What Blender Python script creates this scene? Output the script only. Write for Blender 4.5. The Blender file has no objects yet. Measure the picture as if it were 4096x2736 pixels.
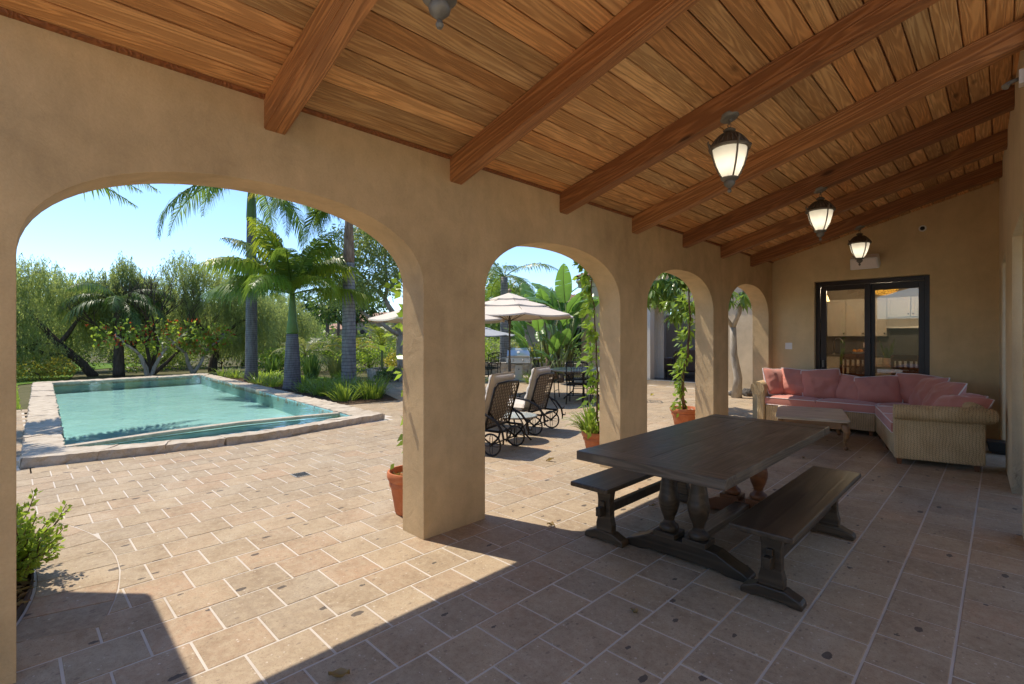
import bpy, bmesh, math, random
import numpy as np
from mathutils import Vector, Matrix, Euler, noise as mnoise

random.seed(7)
rng = np.random.default_rng(7)
PI = math.pi
SC = bpy.context.scene
COL = SC.collection

# ------------------------------------------------------------------ camera, sky, sun, exposure
YAW = math.radians(44.66)
cam = bpy.data.cameras.new("camera")
cam.lens, cam.sensor_width = 17.446, 36.0
cam.shift_y = -0.0044
cam.clip_start, cam.clip_end = 0.05, 5000
cam_o = bpy.data.objects.new("camera", cam)
cam_o.location = (0, 0, 1.5)
cam_o.rotation_euler = (PI / 2, 0, YAW)
COL.objects.link(cam_o)
SC.camera = cam_o

SUN_DIR = Vector((-1.0, -0.31, 2.0)).normalized()      # towards the sun
world = bpy.data.worlds.new("World")
SC.world = world
world.use_nodes = True
wn = world.node_tree
sky = wn.nodes.new("ShaderNodeTexSky")
sky.sky_type = 'NISHITA'
sky.sun_disc = False
sky.sun_elevation = math.asin(SUN_DIR.z)
sky.sun_rotation = math.atan2(SUN_DIR.x, SUN_DIR.y) % (2 * PI)
sky.air_density, sky.dust_density, sky.ozone_density = 0.8, 0.0, 4.5
bg = wn.nodes["Background"]
bg.inputs["Strength"].default_value = 0.10
wn.links.new(sky.outputs[0], bg.inputs["Color"])

sun = bpy.data.lights.new("sun", 'SUN')
sun.energy = 2.0
sun.angle = math.radians(0.5)
sun.color = (1.0, 0.91, 0.77)
sun_o = bpy.data.objects.new("sun", sun)
sun_o.rotation_euler = SUN_DIR.to_track_quat('Z', 'Y').to_euler()
sun_o.location = SUN_DIR * 60
COL.objects.link(sun_o)

SC.view_settings.view_transform = 'Standard'
SC.view_settings.look = 'None'
SC.view_settings.exposure = 1.48
SC.view_settings.gamma = 1.0
SC.view_settings.use_curve_mapping = False
SC.cycles.use_denoising = True
SC.cycles.max_bounces = 12
SC.cycles.diffuse_bounces = 6
SC.cycles.transparent_max_bounces = 24
SC.cycles.sample_clamp_indirect = 6.0
SC.cycles.caustics_reflective = False
SC.cycles.caustics_refractive = False

# ------------------------------------------------------------------ helpers
def link(o):
    COL.objects.link(o)
    return o

def tag(o, label=None, cat=None, group=None, kind=None):
    if label: o['label'] = label
    if cat: o['category'] = cat
    if group: o['group'] = group
    if kind: o['kind'] = kind
    return o

def thing(name, label, cat, loc=(0, 0, 0), rz=0.0, group=None):
    o = bpy.data.objects.new(name, None)
    o.empty_display_size = 0.1
    o.location = loc
    o.rotation_euler = (0, 0, rz)
    link(o)
    return tag(o, label, cat, group)

def copy_tree(o, parent=None):
    c = o.copy()
    link(c)
    if parent is not None:
        c.parent = parent
    for ch in o.children:
        copy_tree(ch, c)
    return c

def mesh_obj(name, V, F, mat, parent=None, loc=None, rot=None, smooth=False, bevel=0, seg=2, kind=None):
    me = bpy.data.meshes.new(name)
    if isinstance(F, np.ndarray):
        V = np.asarray(V, np.float32)
        n, k = F.shape
        me.vertices.add(len(V))
        me.vertices.foreach_set("co", V.ravel())
        me.loops.add(n * k)
        me.loops.foreach_set("vertex_index", F.astype(np.int32).ravel())
        me.polygons.add(n)
        me.polygons.foreach_set("loop_start", np.arange(0, n * k, k, dtype=np.int32))
        me.update(calc_edges=True)
    else:
        me.from_pydata([tuple(v) for v in V], [], F)
        me.update()
    if smooth:
        me.polygons.foreach_set("use_smooth", np.ones(len(me.polygons), dtype=bool))
        if smooth != 'all':
            try: me.set_sharp_from_angle(angle=math.radians(40))
            except Exception: pass
    if mat: me.materials.append(mat)
    return obj_of(name, me, parent, loc, rot, bevel, seg, kind)

def obj_of(name, me, parent=None, loc=None, rot=None, bevel=0, seg=2, kind=None):
    o = bpy.data.objects.new(name, me)
    if parent is not None: o.parent = parent
    if loc is not None: o.location = loc
    if rot is not None: o.rotation_euler = rot
    link(o)
    if bevel:
        m = o.modifiers.new("bevel", 'BEVEL')
        m.width, m.segments, m.limit_method = bevel, seg, 'ANGLE'
        m.angle_limit = math.radians(40)
        m.harden_normals = any(p.use_smooth for p in me.polygons[:1])
    if kind: o['kind'] = kind
    return o

class MB:
    """collects simple solids into one mesh"""
    def __init__(s): s.v, s.f = [], []
    def add(s, V, F):
        b = len(s.v)
        s.v += [tuple(p) for p in V]
        s.f += [tuple(i + b for i in f) for f in F]
        return s
    def box(s, x0, x1, y0, y1, z0, z1, M=None):
        V = [Vector(p) for p in ((x0,y0,z0),(x1,y0,z0),(x1,y1,z0),(x0,y1,z0),(x0,y0,z1),(x1,y0,z1),(x1,y1,z1),(x0,y1,z1))]
        if M is not None: V = [M @ p for p in V]
        return s.add(V, [(0,3,2,1),(4,5,6,7),(0,1,5,4),(1,2,6,5),(2,3,7,6),(3,0,4,7)])
    def bar(s, a, b, w, h, up=(0, 0, 1)):
        a, b = Vector(a), Vector(b)
        d = b - a; L = d.length; d.normalize()
        up = Vector(up)
        if abs(d.dot(up)) > .98: up = Vector((1, 0, 0))
        sd = d.cross(up).normalized(); u = sd.cross(d).normalized()
        M = Matrix((( d.x, sd.x, u.x, a.x), (d.y, sd.y, u.y, a.y), (d.z, sd.z, u.z, a.z), (0,0,0,1)))
        return s.box(0, L, -w/2, w/2, -h/2, h/2, M)
    def tube(s, pts, r, n=8, cap=True, closed=False):
        P = [Vector(p) for p in pts]
        m = len(P)
        R = r if isinstance(r, (list, tuple)) else [r] * m
        T = []
        for i in range(m):
            if closed: t = P[(i+1) % m] - P[i-1]
            else: t = P[min(i+1, m-1)] - P[max(i-1, 0)]
            T.append(t.normalized() if t.length > 1e-9 else Vector((0,0,1)))
        u = T[0].orthogonal().normalized()
        V = []
        for i in range(m):
            u = (u - T[i] * u.dot(T[i]))
            u = u.normalized() if u.length > 1e-6 else T[i].orthogonal().normalized()
            w = T[i].cross(u)
            for k in range(n):
                a = 2 * PI * k / n
                V.append(P[i] + (u * math.cos(a) + w * math.sin(a)) * R[i])
        F = []
        for i in range(m if closed else m - 1):
            j = (i + 1) % m
            for k in range(n):
                F.append((i*n+k, i*n+(k+1) % n, j*n+(k+1) % n, j*n+k))
        if cap and not closed:
            F.append(tuple(range(n-1, -1, -1)))
            F.append(tuple((m-1)*n + k for k in range(n)))
        return s.add(V, F)
    def lathe(s, prof, n=24, M=None, a0=0, a1=2*PI):
        full = abs(a1 - a0 - 2*PI) < 1e-6
        cols = n if full else n + 1
        V = []
        for r, z in prof:
            for k in range(cols):
                a = a0 + (a1 - a0) * k / n
                p = Vector((r * math.cos(a), r * math.sin(a), z))
                V.append(M @ p if M is not None else p)
        F = []
        for i in range(len(prof) - 1):
            for k in range(n):
                k2 = (k + 1) % cols
                F.append((i*cols+k, i*cols+k2, (i+1)*cols+k2, (i+1)*cols+k))
        return s.add(V, F)
    def ball(s, c, r, n=10):
        if not isinstance(r, (tuple, list)): r = (r, r, r)
        m = max(4, n // 2)
        prof = [(math.sin(PI*i/m) + 1e-5, -math.cos(PI*i/m)) for i in range(m+1)]
        M = Matrix.Translation(c) @ Matrix.Diagonal((r[0], r[1], r[2], 1))
        return s.lathe(prof, n, M)
    def prism(s, poly, a0, a1, axis='y', M=None):
        """poly is 2D; axis is the extrusion axis: x -> (y,z), y -> (x,z), z -> (x,y)"""
        def P(p, a):
            q = {'x': (a, p[0], p[1]), 'y': (p[0], a, p[1]), 'z': (p[0], p[1], a)}[axis]
            return M @ Vector(q) if M is not None else Vector(q)
        n = len(poly)
        V = [P(p, a0) for p in poly] + [P(p, a1) for p in poly]
        F = [tuple(range(n-1, -1, -1)), tuple(range(n, 2*n))]
        F += [(i, (i+1) % n, n + (i+1) % n, n + i) for i in range(n)]
        return s.add(V, F)
    def ring(s, c, R, r, axis='z', n=24, m=6, sy=1.0):
        pts = []
        for k in range(n):
            a = 2*PI*k/n
            x, y = R*math.cos(a), R*sy*math.sin(a)
            pts.append(Vector(c) + Vector({'z': (x,y,0), 'y': (x,0,y), 'x': (0,x,y)}[axis]))
        return s.tube(pts, r, m, closed=True)
    def obj(s, name, mat, parent=None, scale=None, **kw):
        if scale: s.v = [(a*scale, b*scale, c*scale) for a, b, c in s.v]
        return mesh_obj(name, s.v, s.f, mat, parent, **kw)

def box_obj(name, dims, mat, parent=None, **kw):
    return MB().box(*dims).obj(name, mat, parent, **kw)

def leaf_mesh(P, D, S, L, W, droop=0.0, fold=0.0):
    """n rhombic leaves: base P, direction D, side S (unit arrays), length L, width W"""
    n = len(P)
    L = np.broadcast_to(np.asarray(L, float), (n,))[:, None]
    W = np.broadcast_to(np.asarray(W, float), (n,))[:, None]
    N = np.cross(D, S)
    mid = P + D * L * .45 + N * fold * W
    tip = P + D * L
    tip = tip - np.array([0, 0, 1.]) * droop * L
    V = np.stack([P, mid + S * W / 2 - N * fold * W, tip, mid - S * W / 2 - N * fold * W], 1).reshape(-1, 3)
    F = np.arange(n * 4).reshape(n, 4)
    return V, F

def unit(a):
    return a / np.maximum(np.linalg.norm(a, axis=-1, keepdims=True), 1e-9)

def rand_dirs(n):
    return unit(rng.normal(size=(n, 3)))

def side_of(D):
    return unit(np.cross(D, rand_dirs(len(D))))

def blob_points(blobs, n, surf=.55):
    """random points in ellipsoid blobs [(cx,cy,cz,rx,ry,rz), ...] weighted to the shell"""
    B = np.array(blobs, float)
    w = (B[:, 3] * B[:, 4] * B[:, 5]) ** (2/3)
    idx = rng.choice(len(B), n, p=w / w.sum())
    d = rand_dirs(n)
    r = surf + (1 - surf) * rng.random(n)
    r = np.where(rng.random(n) < .35, rng.random(n) ** .5, r)
    # lumpy surface
    lump = 1 + .22 * np.sin(d[:, 0]*5 + idx*1.7) * np.sin(d[:, 1]*6 + idx) + .15*np.sin(d[:, 2]*7 + idx*2.1)
    return B[idx, :3] + d * (r * lump)[:, None] * B[idx, 3:], d
# ------------------------------------------------------------------ materials
def srgb(h):
    c = [int(h[i:i+2], 16) / 255 for i in (0, 2, 4)]
    return tuple((x / 12.92 if x <= .04045 else ((x + .055) / 1.055) ** 2.4) for x in c)

class NT:
    def __init__(s, name):
        s.m = bpy.data.materials.new(name)
        s.m.use_nodes = True
        s.t = s.m.node_tree
        s.b = s.t.nodes["Principled BSDF"]
        s.out = s.t.nodes["Material Output"]
    def n(s, typ, **kw):
        nd = s.t.nodes.new(typ)
        for k, v in kw.items():
            if k.startswith('i_'):
                key = k[2:].replace('_', ' ')
                s.set(nd.inputs[key], v)
            else: setattr(nd, k, v)
        return nd
    def set(s, sock, v):
        if hasattr(v, 'links') or isinstance(v, bpy.types.NodeSocket): s.t.links.new(v, sock)
        else: sock.default_value = v
    def math(s, op, a, b=None, clamp=False):
        nd = s.t.nodes.new("ShaderNodeMath"); nd.operation = op; nd.use_clamp = clamp
        s.set(nd.inputs[0], a)
        if b is not None: s.set(nd.inputs[1], b)
        return nd.outputs[0]
    def vmath(s, op, a, b=None):
        nd = s.t.nodes.new("ShaderNodeVectorMath"); nd.operation = op
        s.set(nd.inputs[0], a)
        if b is not None: s.set(nd.inputs[1], b)
        return nd.outputs[0]
    def mix(s, f, a, b, mode='MIX'):
        nd = s.t.nodes.new("ShaderNodeMix"); nd.data_type = 'RGBA'; nd.blend_type = mode
        s.set(nd.inputs[0], f)
        for i, c in ((6, a), (7, b)):
            s.set(nd.inputs[i], (*c, 1) if isinstance(c, tuple) and len(c) == 3 else c)
        return nd.outputs[2]
    def ramp(s, f, pts, interp='LINEAR'):
        nd = s.t.nodes.new("ShaderNodeValToRGB"); nd.color_ramp.interpolation = interp
        e = nd.color_ramp.elements
        while len(e) < len(pts): e.new(.5)
        for el, (p, c) in zip(e, pts):
            el.position = p
            el.color = (*c, 1) if isinstance(c, tuple) else (c, c, c, 1)
        s.set(nd.inputs[0], f)
        return nd.outputs[0]
    def noise(s, vec, scale, detail=3, rough=.55, dist=0):
        nd = s.n("ShaderNodeTexNoise")
        nd.inputs['Scale'].default_value = scale; nd.inputs['Detail'].default_value = detail
        nd.inputs['Roughness'].default_value = rough; nd.inputs['Distortion'].default_value = dist
        s.set(nd.inputs['Vector'], vec)
        return nd.outputs['Fac']
    def vor(s, vec, scale, feature='F1', rand=1.0):
        nd = s.n("ShaderNodeTexVoronoi", feature=feature)
        nd.inputs['Scale'].default_value = scale; nd.inputs['Randomness'].default_value = rand
        s.set(nd.inputs['Vector'], vec)
        return nd
    def objco(s, scale=None, rand=True):
        v = s.n("ShaderNodeTexCoord").outputs['Object']
        if rand:
            r = s.n("ShaderNodeObjectInfo").outputs['Random']
            cb = s.n("ShaderNodeCombineXYZ")
            s.set(cb.inputs[0], s.math('MULTIPLY', r, 61.0)); s.set(cb.inputs[1], s.math('MULTIPLY', r, 23.0)); s.set(cb.inputs[2], s.math('MULTIPLY', r, 37.0))
            v = s.vmath('ADD', v, cb.outputs[0])
        if scale: v = s.vmath('MULTIPLY', v, scale)
        return v
    def pos(s, scale=None):
        v = s.n("ShaderNodeNewGeometry").outputs['Position']
        return s.vmath('MULTIPLY', v, scale) if scale else v
    def rand(s):
        return s.n("ShaderNodeObjectInfo").outputs['Random']
    def isl(s):
        a = s.n("ShaderNodeNewGeometry").outputs['Random Per Island']
        return s.math('FRACT', s.math('ADD', a, s.rand()))
    def bump(s, h, strength=.3, dist=.01):
        nd = s.n("ShaderNodeBump"); nd.inputs['Strength'].default_value = strength; nd.inputs['Distance'].default_value = dist
        s.set(nd.inputs['Height'], h)
        s.t.links.new(nd.outputs[0], s.b.inputs['Normal'])
        return nd.outputs[0]
    def done(s, col=None, rough=.6, metal=0.0, spec=.5):
        if col is not None: s.set(s.b.inputs['Base Color'], (*col, 1) if isinstance(col, tuple) else col)
        s.set(s.b.inputs['Roughness'], rough); s.set(s.b.inputs['Metallic'], metal)
        s.set(s.b.inputs['Specular IOR Level'], spec)
        return s.m

def m_simple(name, col, rough=.6, metal=0.0, var=.12, scale=8.0, bump=.0, bscale=60.0, spec=.5, isl=False):
    k = NT(name); v = k.objco()
    f = k.noise(v, scale, 4)
    a = tuple(min(1, c * (1 - var * 1.6)) for c in col); b = tuple(min(1, c * (1 + var * 1.6)) for c in col)
    c = k.mix(f, a, b)
    if isl: c = k.mix(k.math('MULTIPLY', k.isl(), .35), c, tuple(x * .6 for x in col))
    if bump: k.bump(k.noise(v, bscale, 3), bump, .004)
    return k.done(c, rough, metal, spec)

def m_stucco(name, col, var=.16):
    k = NT(name); p = k.pos()
    big = k.noise(p, .9, 4, .6, .6); mid = k.noise(p, 4.5, 5, .65, .4)
    st = k.noise(k.vmath('MULTIPLY', p, (2.2, 2.2, .5)), 2.0, 4, .6, .8)
    f = k.math('ADD', k.math('MULTIPLY', big, .45), k.math('ADD', k.math('MULTIPLY', mid, .3), k.math('MULTIPLY', st, .25)))
    dk = tuple(c * (1 - 1.7 * var) for c in col); lt = tuple(c * (1 + 1.5 * var) for c in col)
    c = k.ramp(f, [(.34, dk), (.5, col), (.66, lt)])
    fine = k.noise(p, 85, 4, .75)
    c = k.mix(.16, c, k.mix(fine, (0, 0, 0), (1, 1, 1)), 'OVERLAY')
    trow = k.noise(p, 7, 5, .6, 1.0)
    h = k.math('ADD', k.math('MULTIPLY', fine, .25), k.math('MULTIPLY', trow, 1.0))
    k.bump(h, .45, .012)
    return k.done(c, .82, 0, .25)

def m_wood(name, cols, ring=38.0, stretch=.16, bumpk=.35, rough=.6, spec=.4, fig=2.2, dist=.006, tint=None, worn=None):
    """cols: dark grain, mid, light ; board runs along local X"""
    k = NT(name); v = k.objco()
    vs = k.vmath('MULTIPLY', v, (stretch, 1, 1))
    n0 = k.noise(vs, fig * 2.0, 2.5, .5, .35)
    g = k.math('SINE', k.math('MULTIPLY', n0, ring * 2.2))
    g = k.math('ADD', k.math('MULTIPLY', g, .5), .5)
    g = k.math('POWER', g, 1.6)
    fib = k.noise(k.vmath('MULTIPLY', v, (2.5, 90, 90)), 1.6, 3, .6)
    blot = k.noise(k.vmath('MULTIPLY', v, (.8, 2.5, 2.5)), 1.6, 3, .6, .5)
    base = k.ramp(blot, [(.3, cols[1]), (.7, cols[2])])
    r = k.rand()
    if tint: base = k.mix(k.math('MULTIPLY', k.math('POWER', r, 1.5), .85), base, tint)
    gf = k.math('MULTIPLY', k.math('SUBTRACT', 1.0, g), k.math('ADD', k.math('MULTIPLY', fib, .6), .42), clamp=True)
    c = k.mix(k.math('MULTIPLY', gf, .72), base, cols[0])
    c = k.mix(k.math('MULTIPLY', k.math('SUBTRACT', r, .5), .0), c, c)
    kn = k.vor(k.vmath('MULTIPLY', v, (.9, 2.6, 2.6)), 1.3)
    knot = k.ramp(kn.outputs['Distance'], [(.045, 1.0), (.10, 0.0)])
    c = k.mix(k.math('MULTIPLY', knot, .75), c, tuple(x * .35 for x in cols[0]))
    if worn:
        w = k.ramp(k.noise(k.vmath('MULTIPLY', v, (1.0, 3.0, 3.0)), 1.3, 4, .65, .8), [(.52, 0.0), (.72, 1.0)])
        c = k.mix(k.math('MULTIPLY', w, .55), c, worn)
    br = k.math('ADD', .74, k.math('MULTIPLY', k.math('FRACT', k.math('MULTIPLY', r, 7.31)), .50))
    c = k.mix(1.0, c, k.n("ShaderNodeCombineColor").outputs[0], 'MIX') if False else c
    hs = k.n("ShaderNodeHueSaturation"); k.set(hs.inputs['Value'], br); k.set(hs.inputs['Color'], c)
    k.bump(k.math('ADD', k.math('MULTIPLY', g, .8), k.math('MULTIPLY', fib, .5)), bumpk, dist)
    return k.done(hs.outputs[0], rough, 0, spec)

def m_tile(name):
    k = NT(name); p = k.pos()
    r = k.isl()
    base = k.ramp(r, [(0, (.355, .262, .168)), (.17, (.43, .325, .21)), (.34, (.33, .258, .18)), (.5, (.445, .335, .218)), (.67, (.41, .27, .168)), (.84, (.385, .295, .198)), (1, (.31, .235, .16))])
    big = k.noise(p, 3.2, 4, .6); med = k.noise(p, 22, 4, .65)
    c = k.mix(k.ramp(big, [(.38, 0.0), (.68, .75)]), base, (.27, .195, .125))
    c = k.mix(k.ramp(med, [(.40, 0.0), (.66, .6)]), c, (.46, .37, .25))
    worn = k.noise(p, 1.1, 5, .7, .8)
    c = k.mix(k.ramp(worn, [(.52, 0.0), (.70, .45)]), c, (.50, .42, .31))
    grit = k.noise(p, 75, 4, .8)
    c = k.mix(k.ramp(grit, [(.36, .55), (.47, 0.0)]), c, (.19, .135, .085))
    rv = k.n("ShaderNodeCombineXYZ"); k.set(rv.inputs[0], k.math('MULTIPLY', r, 17.0)); k.set(rv.inputs[1], k.math('MULTIPLY', r, 9.0))
    q = k.vmath('ADD', p, rv.outputs[0])
    wob = k.noise(p, 60, 2)
    def spots(scale, keep, size, seed, st):
        qq = k.vmath('ADD', k.vmath('MULTIPLY', q, st), (seed, seed * 1.7, 0))
        vv = k.vor(qq, scale)
        cs = k.n("ShaderNodeSeparateColor"); k.set(cs.inputs[0], vv.outputs['Color'])
        on = k.math('GREATER_THAN', cs.outputs[0], keep)
        rad = k.math('MULTIPLY', k.math('ADD', .25, cs.outputs[1]), size)
        d = k.math('ADD', vv.outputs['Distance'], k.math('MULTIPLY', k.math('SUBTRACT', wob, .5), .22))
        return k.math('MULTIPLY', on, k.math('LESS_THAN', d, rad))
    c = k.mix(k.math('MULTIPLY', spots(36, .68, .24, 1.3, (1, .62, 1)), .5), c, (.16, .115, .085))
    c = k.mix(k.math('MULTIPLY', spots(48, .88, .24, 9.1, (1, 1, 1)), .55), c, (.62, .54, .45))
    c = k.mix(k.math('MULTIPLY', spots(13, .84, .22, 4.2, (1, .55, 1)), .85), c, (.075, .062, .055))
    fine = k.noise(p, 260, 2, .7)
    c = k.mix(.4, c, k.mix(fine, (.1, .1, .1), (.9, .9, .9)), 'OVERLAY')
    k.bump(k.math('ADD', k.math('MULTIPLY', fine, .5), k.math('ADD', med, k.math('MULTIPLY', big, .8))), .28, .004)
    return k.done(c, k.ramp(big, [(.3, .62), (.7, .85)]), 0, .22)

def m_leaf(name, c1, c2, trans=.38, rough=.42, tcol=None, spec=.4):
    k = NT(name)
    r = k.isl()
    c = k.mix(r, c1, c2)
    c = k.mix(k.math('MULTIPLY', k.noise(k.pos(), 1.3, 2), .45), c, tuple(x * .55 for x in c1))
    k.done(c, rough, 0, spec)
    tr = k.n("ShaderNodeBsdfTranslucent")
    tc = tcol or tuple(min(1, a * s) for a, s in zip(c2, (2.0, 2.0, 1.1)))
    k.set(tr.inputs['Color'], k.mix(k.math('MULTIPLY', r, .5), tc, c1))
    mx = k.n("ShaderNodeMixShader"); mx.inputs[0].default_value = trans
    k.t.links.new(k.b.outputs[0], mx.inputs[1]); k.t.links.new(tr.outputs[0], mx.inputs[2])
    k.t.links.new(mx.outputs[0], k.out.inputs[0])
    return k.m

def m_trunk(name, a, b, rings=0.0, vert=0.0):
    k = NT(name); v = k.objco()
    n = k.noise(k.vmath('MULTIPLY', v, (9, 9, 2.2)), 1.6, 5, .65, .4)
    c = k.ramp(n, [(.3, a), (.7, b)])
    h = n
    if rings:
        sep = k.n("ShaderNodeSeparateXYZ"); k.set(sep.inputs[0], v)
        w = k.math('ADD', k.math('MULTIPLY', sep.outputs[2], rings), k.math('MULTIPLY', k.noise(v, 1.6, 3), 1.1))
        fr = k.math('FRACT', w)
        line = k.ramp(fr, [(0, 0.0), (.10, 0.0), (.22, 1.0), (.9, 1.0), (1, 0.35)])
        c = k.mix(k.math('MULTIPLY', k.math('SUBTRACT', 1.0, line), .6), c, tuple(x * .3 for x in a))
        h = k.math('ADD', k.math('MULTIPLY', n, .4), line)
    k.bump(h, .5, .015)
    return k.done(c, .85, 0, .2)

def m_glass(name, tint=(1, 1, 1), ior=1.5, rough=.0, bumpk=0.0, scale=3.0, boost=1.0):
    k = NT(name)
    k.t.nodes.remove(k.b)
    tr = k.n("ShaderNodeBsdfTransparent"); tr.inputs[0].default_value = (*tint, 1)
    gl = k.n("ShaderNodeBsdfGlossy"); gl.inputs['Roughness'].default_value = rough
    fr = k.n("ShaderNodeFresnel"); fr.inputs['IOR'].default_value = ior
    if bumpk:
        p = k.pos()
        h = k.math('ADD', k.noise(k.vmath('MULTIPLY', p, (1, 1.6, 1)), scale, 3, .5, .6), k.math('MULTIPLY', k.noise(p, scale * 4, 2), .3))
        bp = k.n("ShaderNodeBump"); bp.inputs['Strength'].default_value = bumpk; bp.inputs['Distance'].default_value = .05
        k.set(bp.inputs['Height'], h)
        k.t.links.new(bp.outputs[0], gl.inputs['Normal']); k.t.links.new(bp.outputs[0], fr.inputs['Normal'])
    f = k.math('MULTIPLY', fr.outputs[0], boost, clamp=True)
    mx = k.n("ShaderNodeMixShader")
    k.set(mx.inputs[0], f)
    k.t.links.new(tr.outputs[0], mx.inputs[1]); k.t.links.new(gl.outputs[0], mx.inputs[2])
    k.t.links.new(mx.outputs[0], k.out.inputs[0])
    return k.m

def m_emit(name, col, strength, base=(.8, .7, .5)):
    k = NT(name)
    k.done(base, .5)
    k.b.inputs['Emission Color'].default_value = (*col, 1)
    k.b.inputs['Emission Strength'].default_value = strength
    return k.m

def m_wicker(name):
    k = NT(name); tc = k.n("ShaderNodeTexCoord").outputs['Object']
    nrm = k.n("ShaderNodeNewGeometry").outputs['Normal']
    # column coordinate: along x on faces looking along y, along y on faces looking along x
    sp = k.n("ShaderNodeSeparateXYZ"); k.set(sp.inputs[0], tc)
    sn = k.n("ShaderNodeSeparateXYZ"); k.set(sn.inputs[0], nrm)
    fx = k.math('GREATER_THAN', k.math('ABSOLUTE', sn.outputs[0]), k.math('ABSOLUTE', sn.outputs[1]))
    u = k.math('ADD', k.math('MULTIPLY', sp.outputs[1], fx), k.math('MULTIPLY', sp.outputs[0], k.math('SUBTRACT', 1.0, fx)))
    top = k.math('GREATER_THAN', k.math('ABSOLUTE', sn.outputs[2]), .75)
    w2 = k.math('ADD', k.math('MULTIPLY', sp.outputs[2], k.math('SUBTRACT', 1.0, top)), k.math('MULTIPLY', k.math('ADD', sp.outputs[0], sp.outputs[1]), top))
    wob = k.noise(tc, 9, 2)
    uu = k.math('ADD', k.math('MULTIPLY', u, 36.0), k.math('MULTIPLY', wob, 1.6))
    fu = k.math('FRACT', uu)
    tri = k.math('ABSOLUTE', k.math('SUBTRACT', fu, .5))          # 0 centre of column .5 edge
    chev = k.math('FRACT', k.math('ADD', k.math('MULTIPLY', w2, 48.0), k.math('ADD', k.math('MULTIPLY', tri, 1.5), k.math('MULTIPLY', k.math('FLOOR', uu), .37))))
    br = k.math('ABSOLUTE', k.math('SUBTRACT', chev, .5))
    h = k.math('SUBTRACT', k.math('SUBTRACT', 1.0, k.math('MULTIPLY', k.math('POWER', k.math('MULTIPLY', tri, 2.0), 2.0), .5)), k.math('MULTIPLY', k.math('POWER', k.math('MULTIPLY', br, 2.0), 3.0), .6))
    nn = k.noise(tc, 5, 3); n2 = k.noise(tc, 70, 3)
    c = k.ramp(nn, [(.3, (.54, .365, .17)), (.7, (.74, .55, .295))])
    c = k.mix(k.math('MULTIPLY', n2, .4), c, (.74, .62, .42))
    c = k.mix(k.ramp(h, [(.12, 1.0), (.55, 0.0)]), c, (.075, .045, .022))
    k.bump(h, .8, .012)
    return k.done(c, .7, 0, .25)

def m_fabric(name, col, var=.06, weave=420, bumpk=.15, sheen=.3):
    k = NT(name); v = k.objco()
    f = k.noise(v, 4, 4)
    c = k.mix(f, tuple(x * (1 - var * 2) for x in col), tuple(min(1, x * (1 + var * 2)) for x in col))
    w = k.noise(k.vmath('MULTIPLY', v, (1, 1, 1)), weave, 2)
    c = k.mix(.15, c, k.mix(w, (.2, .2, .2), (.8, .8, .8)), 'OVERLAY')
    k.bump(k.math('ADD', k.math('MULTIPLY', k.noise(v, 14, 4, .6, .8), 1.0), k.math('MULTIPLY', w, .12)), bumpk * 2, .01)
    m = k.done(c, .9, 0, .15)
    k.b.inputs['Sheen Weight'].default_value = sheen
    return m

def m_ground(name, cols, scale=2.0, bump=.6):
    k = NT(name); p = k.pos()
    f = k.noise(p, scale, 6, .7, .3); g = k.noise(p, scale * 14, 4, .7)
    c = k.ramp(k.math('ADD', k.math('MULTIPLY', f, .6), k.math('MULTIPLY', g, .4)), [(.3, cols[0]), (.5, cols[1]), (.7, cols[2])])
    k.bump(g, bump, .03)
    return k.done(c, .95, 0, .1)

def m_stone(name, cols, scale=6.0):
    k = NT(name); p = k.pos()
    f = k.noise(p, scale, 6, .65, .5); g = k.noise(p, scale * 9, 4, .7)
    c = k.ramp(k.math('ADD', k.math('MULTIPLY', f, .65), k.math('MULTIPLY', g, .35)), [(.3, cols[0]), (.5, cols[1]), (.7, cols[2])])
    c = k.mix(k.math('MULTIPLY', k.isl(), .3), c, cols[0])
    k.bump(k.math('ADD', f, k.math('MULTIPLY', g, .6)), .6, .02)
    return k.done(c, .85, 0, .2)

def m_terracotta(name):
    k = NT(name); v = k.objco()
    f = k.noise(v, 7, 5, .65, .5); st = k.noise(k.vmath('MULTIPLY', v, (3, 3, 14)), 1.2, 3)
    c = k.ramp(f, [(.3, (.40, .125, .05)), (.55, (.52, .18, .08)), (.75, (.58, .26, .14))])
    c = k.mix(k.ramp(st, [(.62, 0.0), (.8, .4)]), c, (.62, .42, .30))
    k.bump(k.noise(v, 60, 3), .15, .003)
    return k.done(c, .78, 0, .25)

def m_mosaic(name):
    k = NT(name); v = k.objco()
    vo = k.vor(v, 55)
    cs = k.n("ShaderNodeSeparateColor"); k.set(cs.inputs[0], vo.outputs['Color'])
    c = k.ramp(cs.outputs[0], [(0, (.18, .26, .28)), (.3, (.42, .47, .42)), (.55, (.55, .52, .42)), (.8, (.25, .33, .40)), (1, (.5, .42, .3))], 'CONSTANT')
    ed = k.vor(v, 55, 'DISTANCE_TO_EDGE')
    c = k.mix(k.math('LESS_THAN', ed.outputs['Distance'], .05), c, (.45, .43, .38))
    return k.done(c, .25, 0, .5)

def m_pool(name):
    k = NT(name); p = k.pos()
    f = k.noise(p, 1.4, 4)
    c = k.ramp(f, [(.3, (.42, .66, .66)), (.7, (.54, .77, .76))])
    ca = k.vor(k.vmath('ADD', p, k.vmath('MULTIPLY', k.n("ShaderNodeTexNoise").outputs['Color'], (.3, .3, .3))), 3.0, 'DISTANCE_TO_EDGE')
    return k.done(c, .7, 0, .2)

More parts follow.
